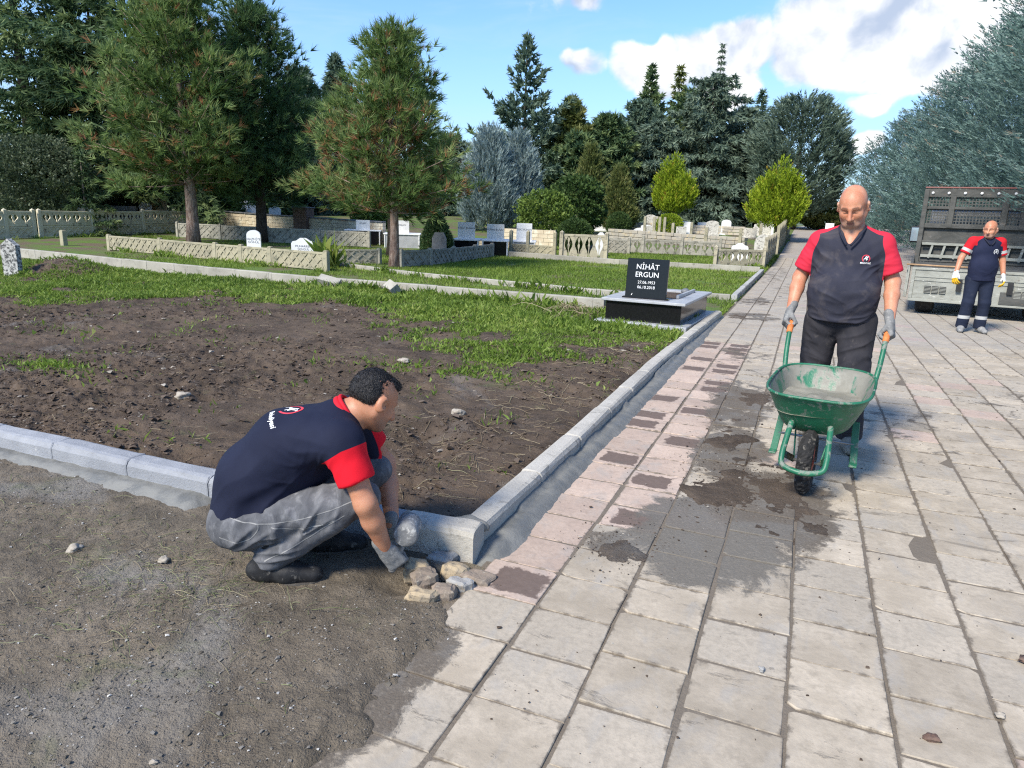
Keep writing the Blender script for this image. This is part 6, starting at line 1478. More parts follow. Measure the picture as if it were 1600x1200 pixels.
def rotm(pitch=0.0, yaw=0.0, roll=0.0):
    """pitch>0 nods the head forward (face towards -Y), yaw>0 turns towards +X"""
    return np.array((Matrix.Rotation(yaw, 3, 'Z') @ Matrix.Rotation(roll, 3, 'Y') @ Matrix.Rotation(pitch, 3, 'X')))
def add_head(S, c, M, neck, k=1.0, neckr=.060, jaw=1.0):
    """head with brow, sockets, nose, lips, chin, ears; M turns it, c is its centre"""
    c = np.array(c, float); T = lambda *p: c+M@(np.array(p, float)*k)
    E = lambda p, r, kk=.02, op='add', MM=None: S.ell(T(*p), np.array(r)*k, kk*k, M if MM is None else M@MM, op)
    C = lambda a, b, ra, rb=None, kk=.015, op='add': S.cap(T(*a), T(*b), ra*k, (ra if rb is None else rb)*k, kk*k, None, op)
    E((0, .020, .036), (.079, .098, .090), .02); E((0, -.012, .022), (.073, .086, .075), .03)
    E((0, -.034, -.050), (.060*jaw, .064, .075), .03); E((0, -.066, -.100), (.030*jaw, .026, .022), .03)
    for s in (-1, 1):
        C((s*.058*jaw, .005, -.055), (s*.030*jaw, -.06, -.098), .022, .018, .03)
        E((s*.041, -.064, -.034), (.025, .022, .024), .03); C((s*.012, -.093, .019), (s*.050, -.076, .018), .0125, .010, .012)
        E((s*.032, -.104, -.006), (.021, .023, .0135), .010, 'sub'); E((s*.031, -.0765, -.008), (.0150, .0145, .0115), .003)
        E((s*.0145, -.110, -.047), (.0100, .012, .0085), .006)
        E((s*.089, .014, -.010), (.0125, .025, .036), .005, 'add', np.array(Matrix.Rotation(s*.45, 3, 'Z'))); E((s*.0985, .004, -.008), (.007, .012, .019), .005, 'sub')
    C((0, -.098, .012), (0, -.127, -.041), .0090, .0150, .010)
    C((-.020, -.092, -.0745), (.020, -.092, -.0745), .0062, None, .008); C((-.017, -.090, -.0865), (.017, -.090, -.0865), .0072, None, .008)
    C((-.022, -.0985, -.0805), (.022, -.0985, -.0805), .0022, None, .004, 'sub')
    S.cap(neck, T(0, .018, -.045), neckr*1.08, neckr, .035)
    return T
def head_attrs(c, M, k, beard=1.0, grey_sides=0.0):
    Mi = M.T
    def loc(V): return ((V-np.array(c))@M)/k
    def fb(V):
        q = loc(V); j = sst(-q[:, 1], -.02, .03)*(1-sst(q[:, 2]+.25*np.maximum(0, np.abs(q[:, 0])-.03), -.072, -.036))*sst(q[:, 2], -.16, -.13)*sst(-q[:, 1]-.0, -.02, .035)
        side = grey_sides*sst(q[:, 1], -.035, .0)*sst(np.abs(q[:, 0]), .045, .066)*(1-sst(q[:, 2], .045, .075))*sst(q[:, 2], -.05, -.03)
        back = grey_sides*sst(q[:, 1], .05, .08)*(1-sst(q[:, 2], .06, .09))*sst(q[:, 2], -.06, -.04)
        mus = .5*sst(-q[:, 1], .06, .08)*(1-sst(np.abs(q[:, 0]), .02, .034))*np.exp(-((q[:, 2]+.064)/.007)**2)
        return np.clip(beard*np.maximum(j*.85, mus)+side+back, 0, 1)
    def fl(V):
        q = loc(V); return np.clip(sst(-q[:, 1], .07, .085)*(1-sst(np.abs(q[:, 0]), .017, .024))*np.exp(-((q[:, 2]+.081)/.010)**2)*.85, 0, 1)
    def fw(V):
        q = loc(V); br = sst(-q[:, 1], .045, .06)*np.exp(-((q[:, 2]-.018-.006*np.cos((np.abs(q[:, 0])-.03)*50))/.0052)**2)*sst(np.abs(q[:, 0]), .010, .016)*(1-sst(np.abs(q[:, 0]), .046, .056))
        lid = sst(-q[:, 1], .055, .065)*np.exp(-((q[:, 2]+.0125)/.0028)**2-((np.abs(q[:, 0])-.031)/.013)**4)
        mo = sst(-q[:, 1], .07, .085)*np.exp(-((q[:, 2]+.0805)/.0026)**2)*(1-sst(np.abs(q[:, 0]), .018, .025)); return np.clip(np.maximum(np.maximum(br*.8, lid*.85), mo*.6), 0, 1)
    return {'beard': fb, 'lip': fl, 'brow': fw}
def glove(name, W, d, n, s, parent, mat, curl=(60, 70, 45), thumb=(.5, .5), k=1.0, h=.0032, cuff=.05, spread=.0, yellow=False):
    """hand in a work glove: W wrist, d towards the knuckles, n out of the palm, s towards the thumb"""
    W = np.array(W, float); d = np.array(d, float); d /= np.linalg.norm(d); s = np.array(s, float); s -= d*(s@d); s /= np.linalg.norm(s); n0 = np.array(n, float); n = np.cross(d, s); n = n*np.sign(n@n0)
    S = SDF(W-.19*k, W+.19*k, h); pt = lambda a, b, c: W+(d*a+s*b+n*c)*k
    S.cap(pt(-cuff, 0, 0), pt(.0, 0, 0), .034*k, .031*k, .01, (n, 1.15)); S.cap(pt(.0, .0, 0), pt(.035, 0, 0), .032*k, .036*k, .02, (n, 1.5))
    for b in (-.027, -.009, .009, .027): S.cap(pt(.02, b*.8, 0), pt(.085, b, 0), .0175*k, .0155*k, .012)
    for b, L, w in ((.030, (.042, .027, .021), .0108), (.010, (.046, .030, .023), .0112), (-.010, (.043, .028, .022), .0108), (-.029, (.034, .022, .019), .0098)):
        p = pt(.088, b, 0); a = 0.0; dr = d+s*(b*spread*20)
        for j in range(3):
            a += R_(curl[j]+(b*120 if j == 0 else 0)*0); v = dr*math.cos(a)+n*math.sin(a); q = p+v/np.linalg.norm(v)*L[j]*k
            S.cap(p, q, (w-.0007*j)*k, (w-.0007*(j+1))*k, .004); p = q
    a, c = thumb; t0 = pt(.022, .026, .006); t1 = t0+(d*.030+s*(.026*(1-c))+n*(.030*a))*k; t2 = t1+(d*.030*(1-.4*c)+s*(.006-.022*c)+n*(.026*a+.008))*k
    S.cap(t0, t1, .0165*k, .0135*k, .012); S.cap(t1, t2, .0130*k, .0112*k, .004)
    V, Q = S.mesh(); V = relax(V, Q, 1)
    f = (lambda V: (V-W)@d/k-.088+.012*(fbm3(V, 60, 2, 3)-.5)+.02*np.sign((V-W)@n)*0) if yellow else (lambda V: np.full(len(V), -1.0))
    return obj(name, raw_mesh(name, V, [Q], mat, None, {'yellow': f(V), 'band': np.full(len(V), -1.0)}, True), parent)
def shoe(S, ankle, heel, toe, r=.046, shaft=None, top=.11):
    heel, toe, ankle = (np.array(p, float) for p in (heel, toe, ankle)); mid = heel*.45+toe*.55
    S.cap(heel+(0, 0, .015), mid+(0, 0, .012), r*.86, r*1.0, .03); S.cap(mid+(0, 0, .010), toe+(0, 0, .0), r*1.0, r*.82, .03, ((0, 0, 1), 1.12))
    S.cap(ankle, heel*.7+mid*.3+(0, 0, .02), r*.98, r*.95, .03)
    if shaft is not None: S.cap(ankle, shaft, r*1.0, r*1.08, .02)
    return S
def decal(name, me, V, Q, c, n, up, parent, off=.0015):
    """flat print laid on the cloth: me in the xy plane is projected along -n"""
    n = Vector(n).normalized(); up = Vector(up); up = (up-n*up.dot(n)).normalized(); rt = up.cross(n)
    tree = BVHTree.FromPolygons([tuple(v) for v in V], [tuple(int(i) for i in q) for q in Q])
    bm = bmesh.new(); bm.from_mesh(me); bmesh.ops.triangulate(bm, faces=bm.faces[:])
    for _ in range(3):
        es = [e for e in bm.edges if e.calc_length() > .007]
        if not es: break
        bmesh.ops.subdivide_edges(bm, edges=es, cuts=1); bmesh.ops.triangulate(bm, faces=[f for f in bm.faces if len(f.verts) > 3])
    for v in bm.verts:
        p = Vector(c)+rt*v.co.x+up*v.co.y; hit = tree.ray_cast(p+n*.12, -n, .4)
        v.co = hit[0]+hit[1]*off if hit[0] is not None and hit[1].dot(n) > -.1 else (hit[0]+n*off if hit[0] is not None else p)
    bm.to_mesh(me); bm.free(); me.polygons.foreach_set('use_smooth', [True]*len(me.polygons)); return obj(name, me, parent)
def flat_poly(polys, mat, name='print'):
    mb = MB()
    for pl in polys: mb.add([(x, y, 0) for x, y in pl], [tuple(range(len(pl)))])
    return mb.mesh(name, mat)
def arc(r0, r1, a0, a1, n=26):
    out = []
    for k in range(n):
        t0, t1 = a0+(a1-a0)*k/n, a0+(a1-a0)*(k+1)/n
        out.append([(r0*math.cos(t0), r0*math.sin(t0)), (r1*math.cos(t0), r1*math.sin(t0)), (r1*math.cos(t1), r1*math.sin(t1)), (r0*math.cos(t1), r0*math.sin(t1))])
    return out
RIDER = [[(-.62, -.48), (-.50, -.50), (-.46, -.18), (-.30, -.12), (-.52, .06)], [(-.66, -.02), (-.52, .06), (-.30, -.12), (.18, -.14), (.30, .10), (.06, .16), (-.30, .14)], [(.02, -.12), (.14, -.50), (.26, -.50), (.20, -.12)], [(.06, -.02), (.30, -.28), (.44, -.24), (.28, .10)], [(.06, .14), (.30, .08), (.50, .42), (.66, .36), (.70, .46), (.52, .62), (.38, .58)], [(-.28, .12), (.02, .14), (.04, .48), (-.14, .52)], [(-.12, .50), (.04, .50), (.06, .66), (-.08, .70)], [(.0, .40), (.30, .56), (.28, .62), (-.02, .50)]]
def emblem(V, Q, c, n, up, r, parent, ring_mat, txt=None, tsize=.02, tloc=(0, -1.25), full=(R_(-52), R_(232))):
    e = decal('emblem_ring', flat_poly(arc(r*.80, r, *full), ring_mat, 'emblem_ring'), V, Q, c, n, up, parent)
    decal('emblem_rider', flat_poly([[(x*r*.95, y*r*.95) for x, y in p] for p in RIDER], M_PRINTW, 'emblem_rider'), V, Q, c, n, up, e, .0022)
    if txt:
        n_, u_ = Vector(n).normalized(), Vector(up); u_ = (u_-n_*u_.dot(n_)).normalized(); rt = u_.cross(n_)
        cc = Vector(c)+rt*(tloc[0]*r)+u_*(tloc[1]*r)
        decal('lettering', text_mesh(txt[0], tsize, M_PRINTW, depth=0, align=txt[1], bold=.0006), V, Q, cc, n, up, e)
    return e

# ------------------------------------------------------------------ 1: the man with the wheelbarrow (faces -Y in his own frame)
m1 = thing('person', 'bald man in faded navy and red polo pushing the green wheelbarrow', 'person', (.265, 5.43, 0), R(-7))
SHR, SHL = np.array((-.198, .015, 1.445)), np.array((.198, .015, 1.445)); ELR, ELL = np.array((-.300, .02, 1.185)), np.array((.292, .02, 1.19)); WRR, WRL = np.array((-.312, -.145, .965)), np.array((.312, -.175, .955))
HC = np.array((-.012, -.065, 1.685)); HM = rotm(R(25), R(-5), R(-3)); HK = 1.04
S = SDF((-.42, -.30, .86), (.42, .22, 1.90), .0055)
add_head(S, HC, HM, (0, .012, 1.50), HK, .068, 1.06)
S.cap((0, .02, 1.40), (0, .015, 1.52), .10, .072, .04); S.cap(SHR, SHL, .055, .055, .04); S.ell((0, .01, 1.25), (.15, .09, .22), .03); S.cap((0, -.068, 1.36), (0, -.012, 1.51), .064, .066, .03)
for a, e, w in ((SHR, ELR, WRR), (SHL, ELL, WRL)):
    S.cap(a, e, .058, .047, .02); S.cap(e, e*.65+w*.35, .049, .047, .02); S.cap(e*.65+w*.35, w, .047, .031, .02)
V, Q = S.mesh(); V = relax(V, Q, 1)
ha = {k: f(V) for k, f in head_attrs(HC, HM, HK, .8, .55).items()}
obj('body', raw_mesh('body', V, [Q], M_SKIN1, None, ha, True), m1)
S = SDF((-.42, -.32, .84), (.42, .25, 1.62), .006)
S.ell((0, .005, 1.33), (.215, .142, .21), .04); S.ell((0, -.035, 1.11), (.226, .180, .20), .06); S.cap((0, -.01, .93), (0, -.012, 1.08), .215, .222, .05, ((0, 1, 0), 1.36))
S.cap(SHR+(.02, 0, -.02), SHL-(.02, 0, .02), .070, .070, .05); S.cap((0, .018, 1.515), SHR+(0, 0, .0), .066, .058, .05); S.cap((0, .018, 1.515), SHL+(0, 0, .0), .066, .058, .05)
for a, e in ((SHR, ELR), (SHL, ELL)): S.cap(a, a*.16+e*.84, .072, .078, .03)
for a, e in ((SHR, ELR), (SHL, ELL)): S.cut(a*.22+e*.78, e-a, .006, ((-.42 if a[0] < 0 else .236, -.2, 1.1), (-.236 if a[0] < 0 else .42, .2, 1.36)))
S.cut((0, 0, .915), (0, .05, -1)); S.ell((0, -.03, 1.555), (.070, .075, .052), .01, None, 'sub'); S.cap((0, -.11, 1.525), (0, -.16, 1.425), .058, .008, .006, None, 'sub'); S.cap((0, -.08, 1.50), (0, -.13, 1.43), .04, .010, .006, None, 'sub')
def red1(V):
    x = np.abs(V[:, 0]); sleeve = x-(.197+.030*sst(1.47-V[:, 2], 0, .12)); top = np.minimum(.030+.020*sst(x, .06, .2)-np.abs(V[:, 1]-.005), np.minimum(x-.068, V[:, 2]-1.40)); return np.minimum(np.maximum(sleeve, top), V[:, 2]-1.20)
cr = [((-.12, -.14, 1.00), (.2, 0, 1), .17, .05, .008), ((.14, -.14, 1.02), (-.3, 0, 1), .16, .045, .008), ((-.19, -.08, 1.33), (.7, 0, 1), .12, .04, .009), ((.19, -.08, 1.33), (-.7, 0, 1), .12, .04, .009), ((0, -.17, 1.12), (.1, 0, 1), .14, .06, .006), ((0, -.16, 1.26), (.2, 0, 1), .12, .07, .003), ((-.26, 0, 1.33), (.3, 0, 1), .08, .035, .004), ((.26, 0, 1.33), (-.3, 0, 1), .08, .035, .004)]
o, V, Q = cloth_part('shirt', S, M_SH1, m1, .0045, cr, {'red': red1, 'band': lambda V: np.full(len(V), -1.0)}, 8, 3)
emblem(V, Q, (.118, -.13, 1.345), (.25, -1, .12), (0, 0, 1), .026, o, M_PRINTR, ('BELEDİYESİ', 'CENTER'), .013, (0, -1.3))
# open polo collar
for s in (-1, 1):
    mb = MB(); pts = [(s*.012, -.158, 1.425), (s*.050, -.135, 1.478), (s*.075, -.08, 1.522), (s*.082, -.02, 1.550), (s*.055, .055, 1.566), (0, .085, 1.568)]
    mb.tube(bez(pts, 4), [.0065]*21, 6); mb.build('collar', M_NAVYC, m1, True)
S = SDF((-.40, -.30, .03), (.40, .42, 1.0), .007)
S.ell((0, .02, .92), (.195, .150, .12), .04)
hips = ((-.110, .02, .90), (.110, .01, .90)); knees = ((-.135, .055, .50), (.145, -.085, .51)); ank = ((-.135, .245, .12), (.165, -.03, .10))
for h_, k_, a_ in zip(hips, knees, ank):
    S.cap(h_, k_, .128, .094, .04); S.cap(k_, a_, .090, .082, .03); S.cap((np.array(k_)*.25+np.array(a_)*.75), a_, .078, .084, .02)
S.cut((0, 0, .975), (0, 0, 1)); S.cut((0, 0, .07), (0, 0, -1))
for s in (-1, 1): S.cap((s*.205, .01, .66), (s*.195, .02, .56), .040, .040, .008, ((1, 0, 0), 2.2))
cr = [((-.09, -.08, .83), (.5, 0, 1), .10, .035, .005), ((.09, -.08, .83), (-.5, 0, 1), .10, .035, .005), ((-.125, -.05, .55), (.3, 0, 1), .16, .045, .011), ((.145, -.16, .55), (-.3, 0, 1), .16, .045, .011), ((-.12, -.09, .76), (.6, 0, 1), .12, .04, .010), ((.12, -.09, .76), (-.6, 0, 1), .12, .04, .010), ((.165, -.05, .17), (0, 0, 1), .10, .035, .008), ((-.13, .2, .17), (0, 0, 1), .10, .035, .008)]
cloth_part('trousers', S, M_TROU1, m1, .009, cr, {'band': lambda V: np.full(len(V), -1.0), 'yellow': lambda V: np.full(len(V), -1.0)}, 9, 6)
for a_, heel, toe in ((ank[1], (.165, .00, .05), (.195, -.205, .036)), (ank[0], (-.135, .275, .10), (-.15, .10, .036))):
    S = SDF((-.3, -.35, -.01), (.35, .42, .22), .0045); shoe(S, a_, heel, toe, .049); S.cut((0, 0, .0), (0, 0, -1))
    cloth_part('shoe', S, M_SHOE, m1, .0015, (), {'band': lambda V: np.full(len(V), -1.0), 'yellow': lambda V: np.full(len(V), -1.0)}, 30, 4)
for s, w in ((-1, WRR), (1, WRL)):
    d = np.array((s*.298-w[0]+s*.035, -.225-w[1]+.02, .872-w[2]+.01)); glove('glove', w+d/np.linalg.norm(d)*.012, d, (-s, -.1, -.1), (0, -1, -.35), m1, M_GLOVE, (62, 75, 50), (.9, .75), 1.08)

# ------------------------------------------------------------------ 2: the man standing at the truck
m2 = thing('person', 'man with white and yellow gloves standing in front of the truck', 'person', (2.50, 12.80, 0), R(14))
SHR, SHL = np.array((-.195, .015, 1.385)), np.array((.195, .015, 1.385)); ELR, ELL = np.array((-.315, .03, 1.13)), np.array((.275, .03, 1.11)); WRR, WRL = np.array((-.385, -.05, .915)), np.array((.295, -.03, .895))
HC = np.array((-.01, -.045, 1.575)); HM = rotm(R(8), R(-38), 0); HK = 1.0
S = SDF((-.5, -.28, .80), (.42, .22, 1.75), .007)
add_head(S, HC, HM, (0, .012, 1.40), HK, .062, 1.05)
S.cap((0, .02, 1.30), (0, .015, 1.42), .09, .065, .04); S.cap(SHR, SHL, .055, .055, .04); S.ell((0, .01, 1.18), (.14, .085, .2), .03)
for a, e, w in ((SHR, ELR, WRR), (SHL, ELL, WRL)): S.cap(a, e, .052, .043, .02); S.cap(e, w, .044, .031, .02)
V, Q = S.mesh(); V = relax(V, Q, 1); ha = {k: f(V) for k, f in head_attrs(HC, HM, HK, .9, .6).items()}
obj('body', raw_mesh('body', V, [Q], M_SKIN1, None, ha, True), m2)
S = SDF((-.42, -.28, .74), (.42, .25, 1.52), .008)
S.ell((0, .005, 1.25), (.20, .132, .20), .04); S.ell((0, -.02, 1.02), (.196, .142, .20), .06); S.cap((0, 0, .84), (0, -.01, 1.0), .190, .192, .05, ((0, 1, 0), 1.36))
S.cap(SHR+(.02, 0, -.01), SHL-(.02, 0, .01), .068, .068, .05)
for a in (SHR, SHL): S.cap((0, .018, 1.415), a+(0, 0, .005), .062, .056, .04)
for a, e in ((SHR, ELR), (SHL, ELL)):
    S.cap(a, a*.25+e*.75, .075, .072, .03); S.cut(a*.30+e*.70, e-a, .006, ((-.45 if a[0] < 0 else .205, -.2, 1.0), (-.205 if a[0] < 0 else .45, .2, 1.28)))
S.cut((0, 0, .80), (0, 0, -1))
def red2(V):
    x = np.abs(V[:, 0]); return np.maximum(x-(.185+.03*sst(1.38-V[:, 2], 0, .12)), np.minimum(.045+.03*sst(x, .06, .2)-np.abs(V[:, 1]-.005), np.minimum(x-.075, V[:, 2]-1.33)))
def band2(V):
    r_ = np.full(len(V), -1.0)
    for a, e in ((SHR, ELR), (SHL, ELL)):
        u = (e-a)/np.linalg.norm(e-a); t = (V-a)@u; q = .022-np.abs(t-.145); r_ = np.maximum(r_, np.where((np.abs(V[:, 0]) > .2) & (np.sign(V[:, 0]) == np.sign(a[0])), q, -1))
    return r_
o, V, Q = cloth_part('shirt', S, M_SH2, m2, .004, [((-.1, -.1, .92), (.2, 0, 1), .14, .05, .004), ((.12, -.1, .94), (-.3, 0, 1), .13, .05, .004)], {'red': red2, 'band': band2}, 8, 13)
emblem(V, Q, (.10, -.12, 1.245), (.2, -1, .1), (0, 0, 1), .042, o, M_PRINTW)
for s in (-1, 1): MB().tube(bez([(s*.012, -.128, 1.345), (s*.048, -.11, 1.39), (s*.070, -.06, 1.432), (s*.07, .0, 1.455), (0, .075, 1.465)], 4), .011, 6).build('collar', M_NAVYC, m2, True)
S = SDF((-.34, -.25, .02), (.34, .25, .90), .008); S.ell((0, .02, .83), (.18, .14, .11), .04)
hips = ((-.095, .02, .82), (.095, .01, .82)); knees = ((-.125, -.02, .46), (.105, -.03, .46)); ank = ((-.14, .03, .09), (.115, .02, .09))
for h_, k_, a_ in zip(hips, knees, ank): S.cap(h_, k_, .108, .080, .04); S.cap(k_, a_, .080, .082, .03)
S.cut((0, 0, .88), (0, 0, 1)); S.cut((0, 0, .06), (0, 0, -1))
cloth_part('trousers', S, M_TROU2, m2, .005, [((-.125, -.05, .46), (0, 0, 1), .10, .04, .006), ((.105, -.05, .46), (0, 0, 1), .10, .04, .006), ((-.14, 0, .14), (0, 0, 1), .08, .03, .007), ((.115, 0, .14), (0, 0, 1), .08, .03, .007)], {'band': lambda V: .026-np.abs(V[:, 2]-.235), 'yellow': lambda V: np.full(len(V), -1.0)}, 9, 16)
for a_, heel, toe in ((ank[0], (-.135, .05, .05), (-.21, -.125, .036)), (ank[1], (.115, .05, .05), (.125, -.16, .036))):
    S = SDF((-.32, -.28, -.01), (.3, .2, .22), .006); shoe(S, a_, heel, toe, .047); S.cut((0, 0, .0), (0, 0, -1))
    cloth_part('shoe', S, M_SHOEG, m2, .0015, (), {'band': lambda V: np.full(len(V), -1.0), 'yellow': lambda V: np.full(len(V), -1.0)}, 30, 4)
for s, w, e in ((-1, WRR, ELR), (1, WRL, ELL)):
    d = (w-e)/np.linalg.norm(w-e)+np.array((0, -.15, 0)); glove('glove', w+d*.01, d, (-s, -.2, 0), (-s*.3, -1, 0), m2, M_GLOVEW, (28, 32, 25), (.5, .4), 1.08, .0045, .055, .5, True)

# ------------------------------------------------------------------ 3: the crouching man (faces -Y in his own frame; J(fwd, right, up))
m3 = thing('person', 'crouching dark haired man in navy and red shirt setting stones at the kerb', 'person', (-1.96, 2.24, 0), R(122))
J = lambda f, r, z: np.array((-r, -f, z), float)
SHR, SHL = J(.265, .185, .640), J(.275, -.185, .645); ELR, ELL = J(.355, .250, .400), J(.43, -.22, .40); WRR, WRL = J(.428, .192, .178), J(.46, -.05, .17)
HC = J(.388, -.005, .770); HM = rotm(R(30), R(34), R(0)); HK = 1.0
S = SDF((-.36, -.62, .12), (.34, .30, .92), .0052)
add_head(S, HC, HM, J(.265, 0, .69), HK, .060, 1.0)
S.cap(J(.10, 0, .60), J(.27, 0, .695), .10, .068, .04); S.cap(SHR, SHL, .05, .05, .04)
for a, e, w in ((SHR, ELR, WRR), (SHL, ELL, WRL)):
    S.cap(a, e, .054, .045, .02); S.cap(e, e*.62+w*.38, .046, .0455, .02); S.cap(e*.62+w*.38, w, .0455, .030, .02)
V, Q = S.mesh(); V = relax(V, Q, 1); ha = {k: f(V) for k, f in head_attrs(HC, HM, HK, .75, 0).items()}
obj('body', raw_mesh('body', V, [Q], M_SKIN2, None, ha, True), m3)
# hair: cap over the skull, cropped short at the nape
S = SDF(HC-.16, HC+.16, .0032); T = lambda *p: HC+HM@np.array(p, float)
S.ell(T(0, .022, .036), (.0795, .0985, .0915), .01, HM); S.ell(T(0, -.045, .086), (.060, .048, .030), .02, HM); S.ell(T(.0, .055, .0), (.070, .058, .07), .03, HM)
S.cut(T(0, -.066, .040), HM@np.array((0, -1.0, -.45)), .02); S.ell(T(0, -.10, -.03), (.10, .085, .075), .01, HM, 'sub'); S.cut(T(0, .05, -.045), HM@np.array((0, .25, -1)), .03)
for s in (-1, 1): S.ell(T(s*.085, -.004, -.030), (.034, .040, .046), .012, HM, 'sub')
V, Q = S.mesh(); V = relax(V, Q, 1); N = vnormals(V, Q); q = V-HC; V = V+N*((fbm3(V*np.array([1, 1, 1]), 95, 2, 5)-.5)*.004)[:, None]
hair = obj('hair', raw_mesh('hair', V, [Q], M_HAIR, None, None, True), m3)
# short strands so the outline is not a helmet
rg = np.random.default_rng(8); pick = rg.integers(0, len(V), 9000); D = unit(N[pick]*.25+unit(np.cross(N[pick], (HM@np.array([1., 0, 0]))))*.7*rg.choice([1], len(pick))[:, None]+rg.normal(0, .18, (len(pick), 3)))
me = raw_mesh('strands', tris(V[pick], D, rg.uniform(.006, .014, len(pick)), np.full(len(pick), .0016), rg), [np.arange(3*len(pick)).reshape(-1, 3)], M_HAIR); tag(obj('strands', me, hair), kind='stuff')
# polo shirt
S = SDF((-.36, -.44, .18), (.34, .36, .84), .0065)
S.cap(J(-.155, 0, .31), J(-.115, 0, .44), .143, .143, .05, ((1, 0, 0), .82)); S.cap(J(-.115, 0, .44), J(.025, 0, .575), .143, .143, .05, ((1, 0, 0), .82)); S.cap(J(.025, 0, .575), J(.19, 0, .645), .143, .112, .05, ((1, 0, 0), .82))
S.cap(J(-.02, 0, .40), J(.10, 0, .50), .13, .12, .06, ((1, 0, 0), .85))
S.cap(J(-.12, .05, .30), J(-.03, .07, .31), .125, .11, .05)
S.cap(SHR+(.02, .01, 0), SHL+(-.02, .01, 0), .078, .078, .06); S.cap(J(.235, 0, .69), SHR+(0, .01, .01), .068, .062, .04); S.cap(J(.235, 0, .69), SHL+(0, .01, .01), .068, .062, .04)
S.cap(J(.13, .10, .625), SHR, .10, .082, .05); S.cap(J(.13, -.10, .625), SHL, .10, .082, .05)
for a, e in ((SHR, ELR), (SHL, ELL)): S.cap(a, a*.28+e*.72, .080, .077, .03)
S.cut(SHR*.36+ELR*.64, ELR-SHR, .006, ((-.36, -.44, .40), (-.165, -.255, .60))); S.cut(SHL*.36+ELL*.64, ELL-SHL, .006, ((.15, -.46, .38), (.34, -.30, .60)))
S.cut(J(-.10, 0, .262), J(.10, 0, -1), .006, ((-.36, -.2, .15), (.36, .4, .42)))
S.ell(J(.300, 0, .735), (.062, .062, .045), .008, None, 'sub')
def red3(V):
    out = np.full(len(V), -1.0)
    for a, e in ((SHR, ELR), (SHL, ELL)):
        u = (e-a)/np.linalg.norm(e-a); t = (V-a)@u; side = np.sign(a[0])*V[:, 0]
        out = np.maximum(out, np.minimum(np.minimum(t-.030-.25*np.maximum(0, (V[:, 1]-a[1])), side-.135), .112-np.linalg.norm(V-a-t[:, None]*u, axis=1)))
    return out
cr = [(J(-.06, .12, .38), (.2, .8, 1), .17, .05, .009), (J(.10, .13, .52), (.3, -.6, 1), .13, .045, .010), (J(.2, .15, .55), (0, 1, .6), .10, .035, .007), (J(-.18, .05, .42), (0, .3, 1), .17, .07, .007), (J(.31, .22, .52), (0, .5, 1), .07, .035, .0035)]
o, V, Q = cloth_part('shirt', S, M_SH3, m3, .007, cr, {'red': red3, 'band': lambda V: np.full(len(V), -1.0)}, 7, 23)
nb = J(-.50, 0, .86); upb = J(.70, 0, .55)
emblem(V, Q, J(.055, .015, .72), nb, upb, .046, o, M_PRINTR, ('Belediyesi', 'LEFT'), .030, (-.15, -1.75), (R_(-75), R_(190)))
MB().tube(bez([J(.315, .045, .655), J(.300, .072, .690), J(.262, .070, .738), J(.235, .03, .765), J(.235, -.03, .765), J(.262, -.070, .738), J(.300, -.072, .690)], 5), .0135, 8).build('collar', M_REDC, m3, True)
MB().tube(bez([J(.318, .048, .668), J(.303, .070, .702), J(.272, .067, .750), J(.25, .03, .778), J(.25, -.03, .778), J(.272, -.067, .750), J(.303, -.070, .702)], 5), .009, 8).build('collar', M_REDC, m3, True)
# jeans
S = SDF((-.34, -.52, .03), (.34, .40, .56), .0064)
S.ell(J(-.165, 0, .285), (.165, .125, .125), .05); S.cap(J(-.20, .07, .25), J(-.16, .08, .25), .10, .10, .05); S.cap(J(-.20, -.07, .25), J(-.16, -.08, .25), .10, .10, .05)
LEG = [(J(-.13, .105, .265), J(.335, .165, .395), J(-.045, .120, .125)), (J(-.13, -.105, .265), J(.385, -.165, .385), J(.12, -.14, .11))]
for h_, k_, a_ in LEG:
    S.cap(h_, k_, .104, .076, .03); S.cap(k_, a_, .073, .062, .012); S.cap(k_*.3+a_*.7, a_, .066, .068, .02)
S.cut(J(0, 0, .085), (0, 0, -1)); S.cut(J(-.2, 0, .36), J(.1, 0, 1), .01, ((-.3, .05, .30), (.3, .4, .56)))
cr = [(J(.30, .16, .38), (0, 1, .3), .13, .030, .006), (J(.02, .16, .30), (.2, 1, -.3), .15, .040, .010), (J(-.03, .13, .16), (0, .2, 1), .10, .026, .011), (J(.12, .17, .30), (0, 1, .6), .13, .034, .010), (J(-.12, .15, .24), (.2, 1, 1), .12, .035, .009)]
cloth_part('jeans', S, M_JEANS, m3, .005, cr, {'band': lambda V: np.full(len(V), -1.0), 'yellow': lambda V: np.full(len(V), -1.0)}, 10, 33)
_jo = bpy.data.objects[[o.name for o in m3.children if o.name.startswith('jeans')][0]]; _V = np.empty(len(_jo.data.vertices)*3, np.float32); _jo.data.vertices.foreach_get('co', _V); _V = _V.reshape(-1, 3).astype(float)
_Q = np.array([tuple(p.vertices) for p in _jo.data.polygons])
def strip(pts, w=.0022):
    P_ = [np.array(p) for p in bez([(a, b, 0) for a, b in pts], 6)]; out = []
    for a, b in zip(P_[:-1], P_[1:]):
        d_ = (b-a)[:2]; d_ = d_/max(np.linalg.norm(d_), 1e-6); nn = np.array((-d_[1], d_[0]))*w; out.append([tuple(a[:2]-nn), tuple(b[:2]-nn), tuple(b[:2]+nn), tuple(a[:2]+nn)])
    return out
M_STITCH = surf('pale_stitching', (.27, .265, .255), (.22, .218, .21), 60, .9, 0)
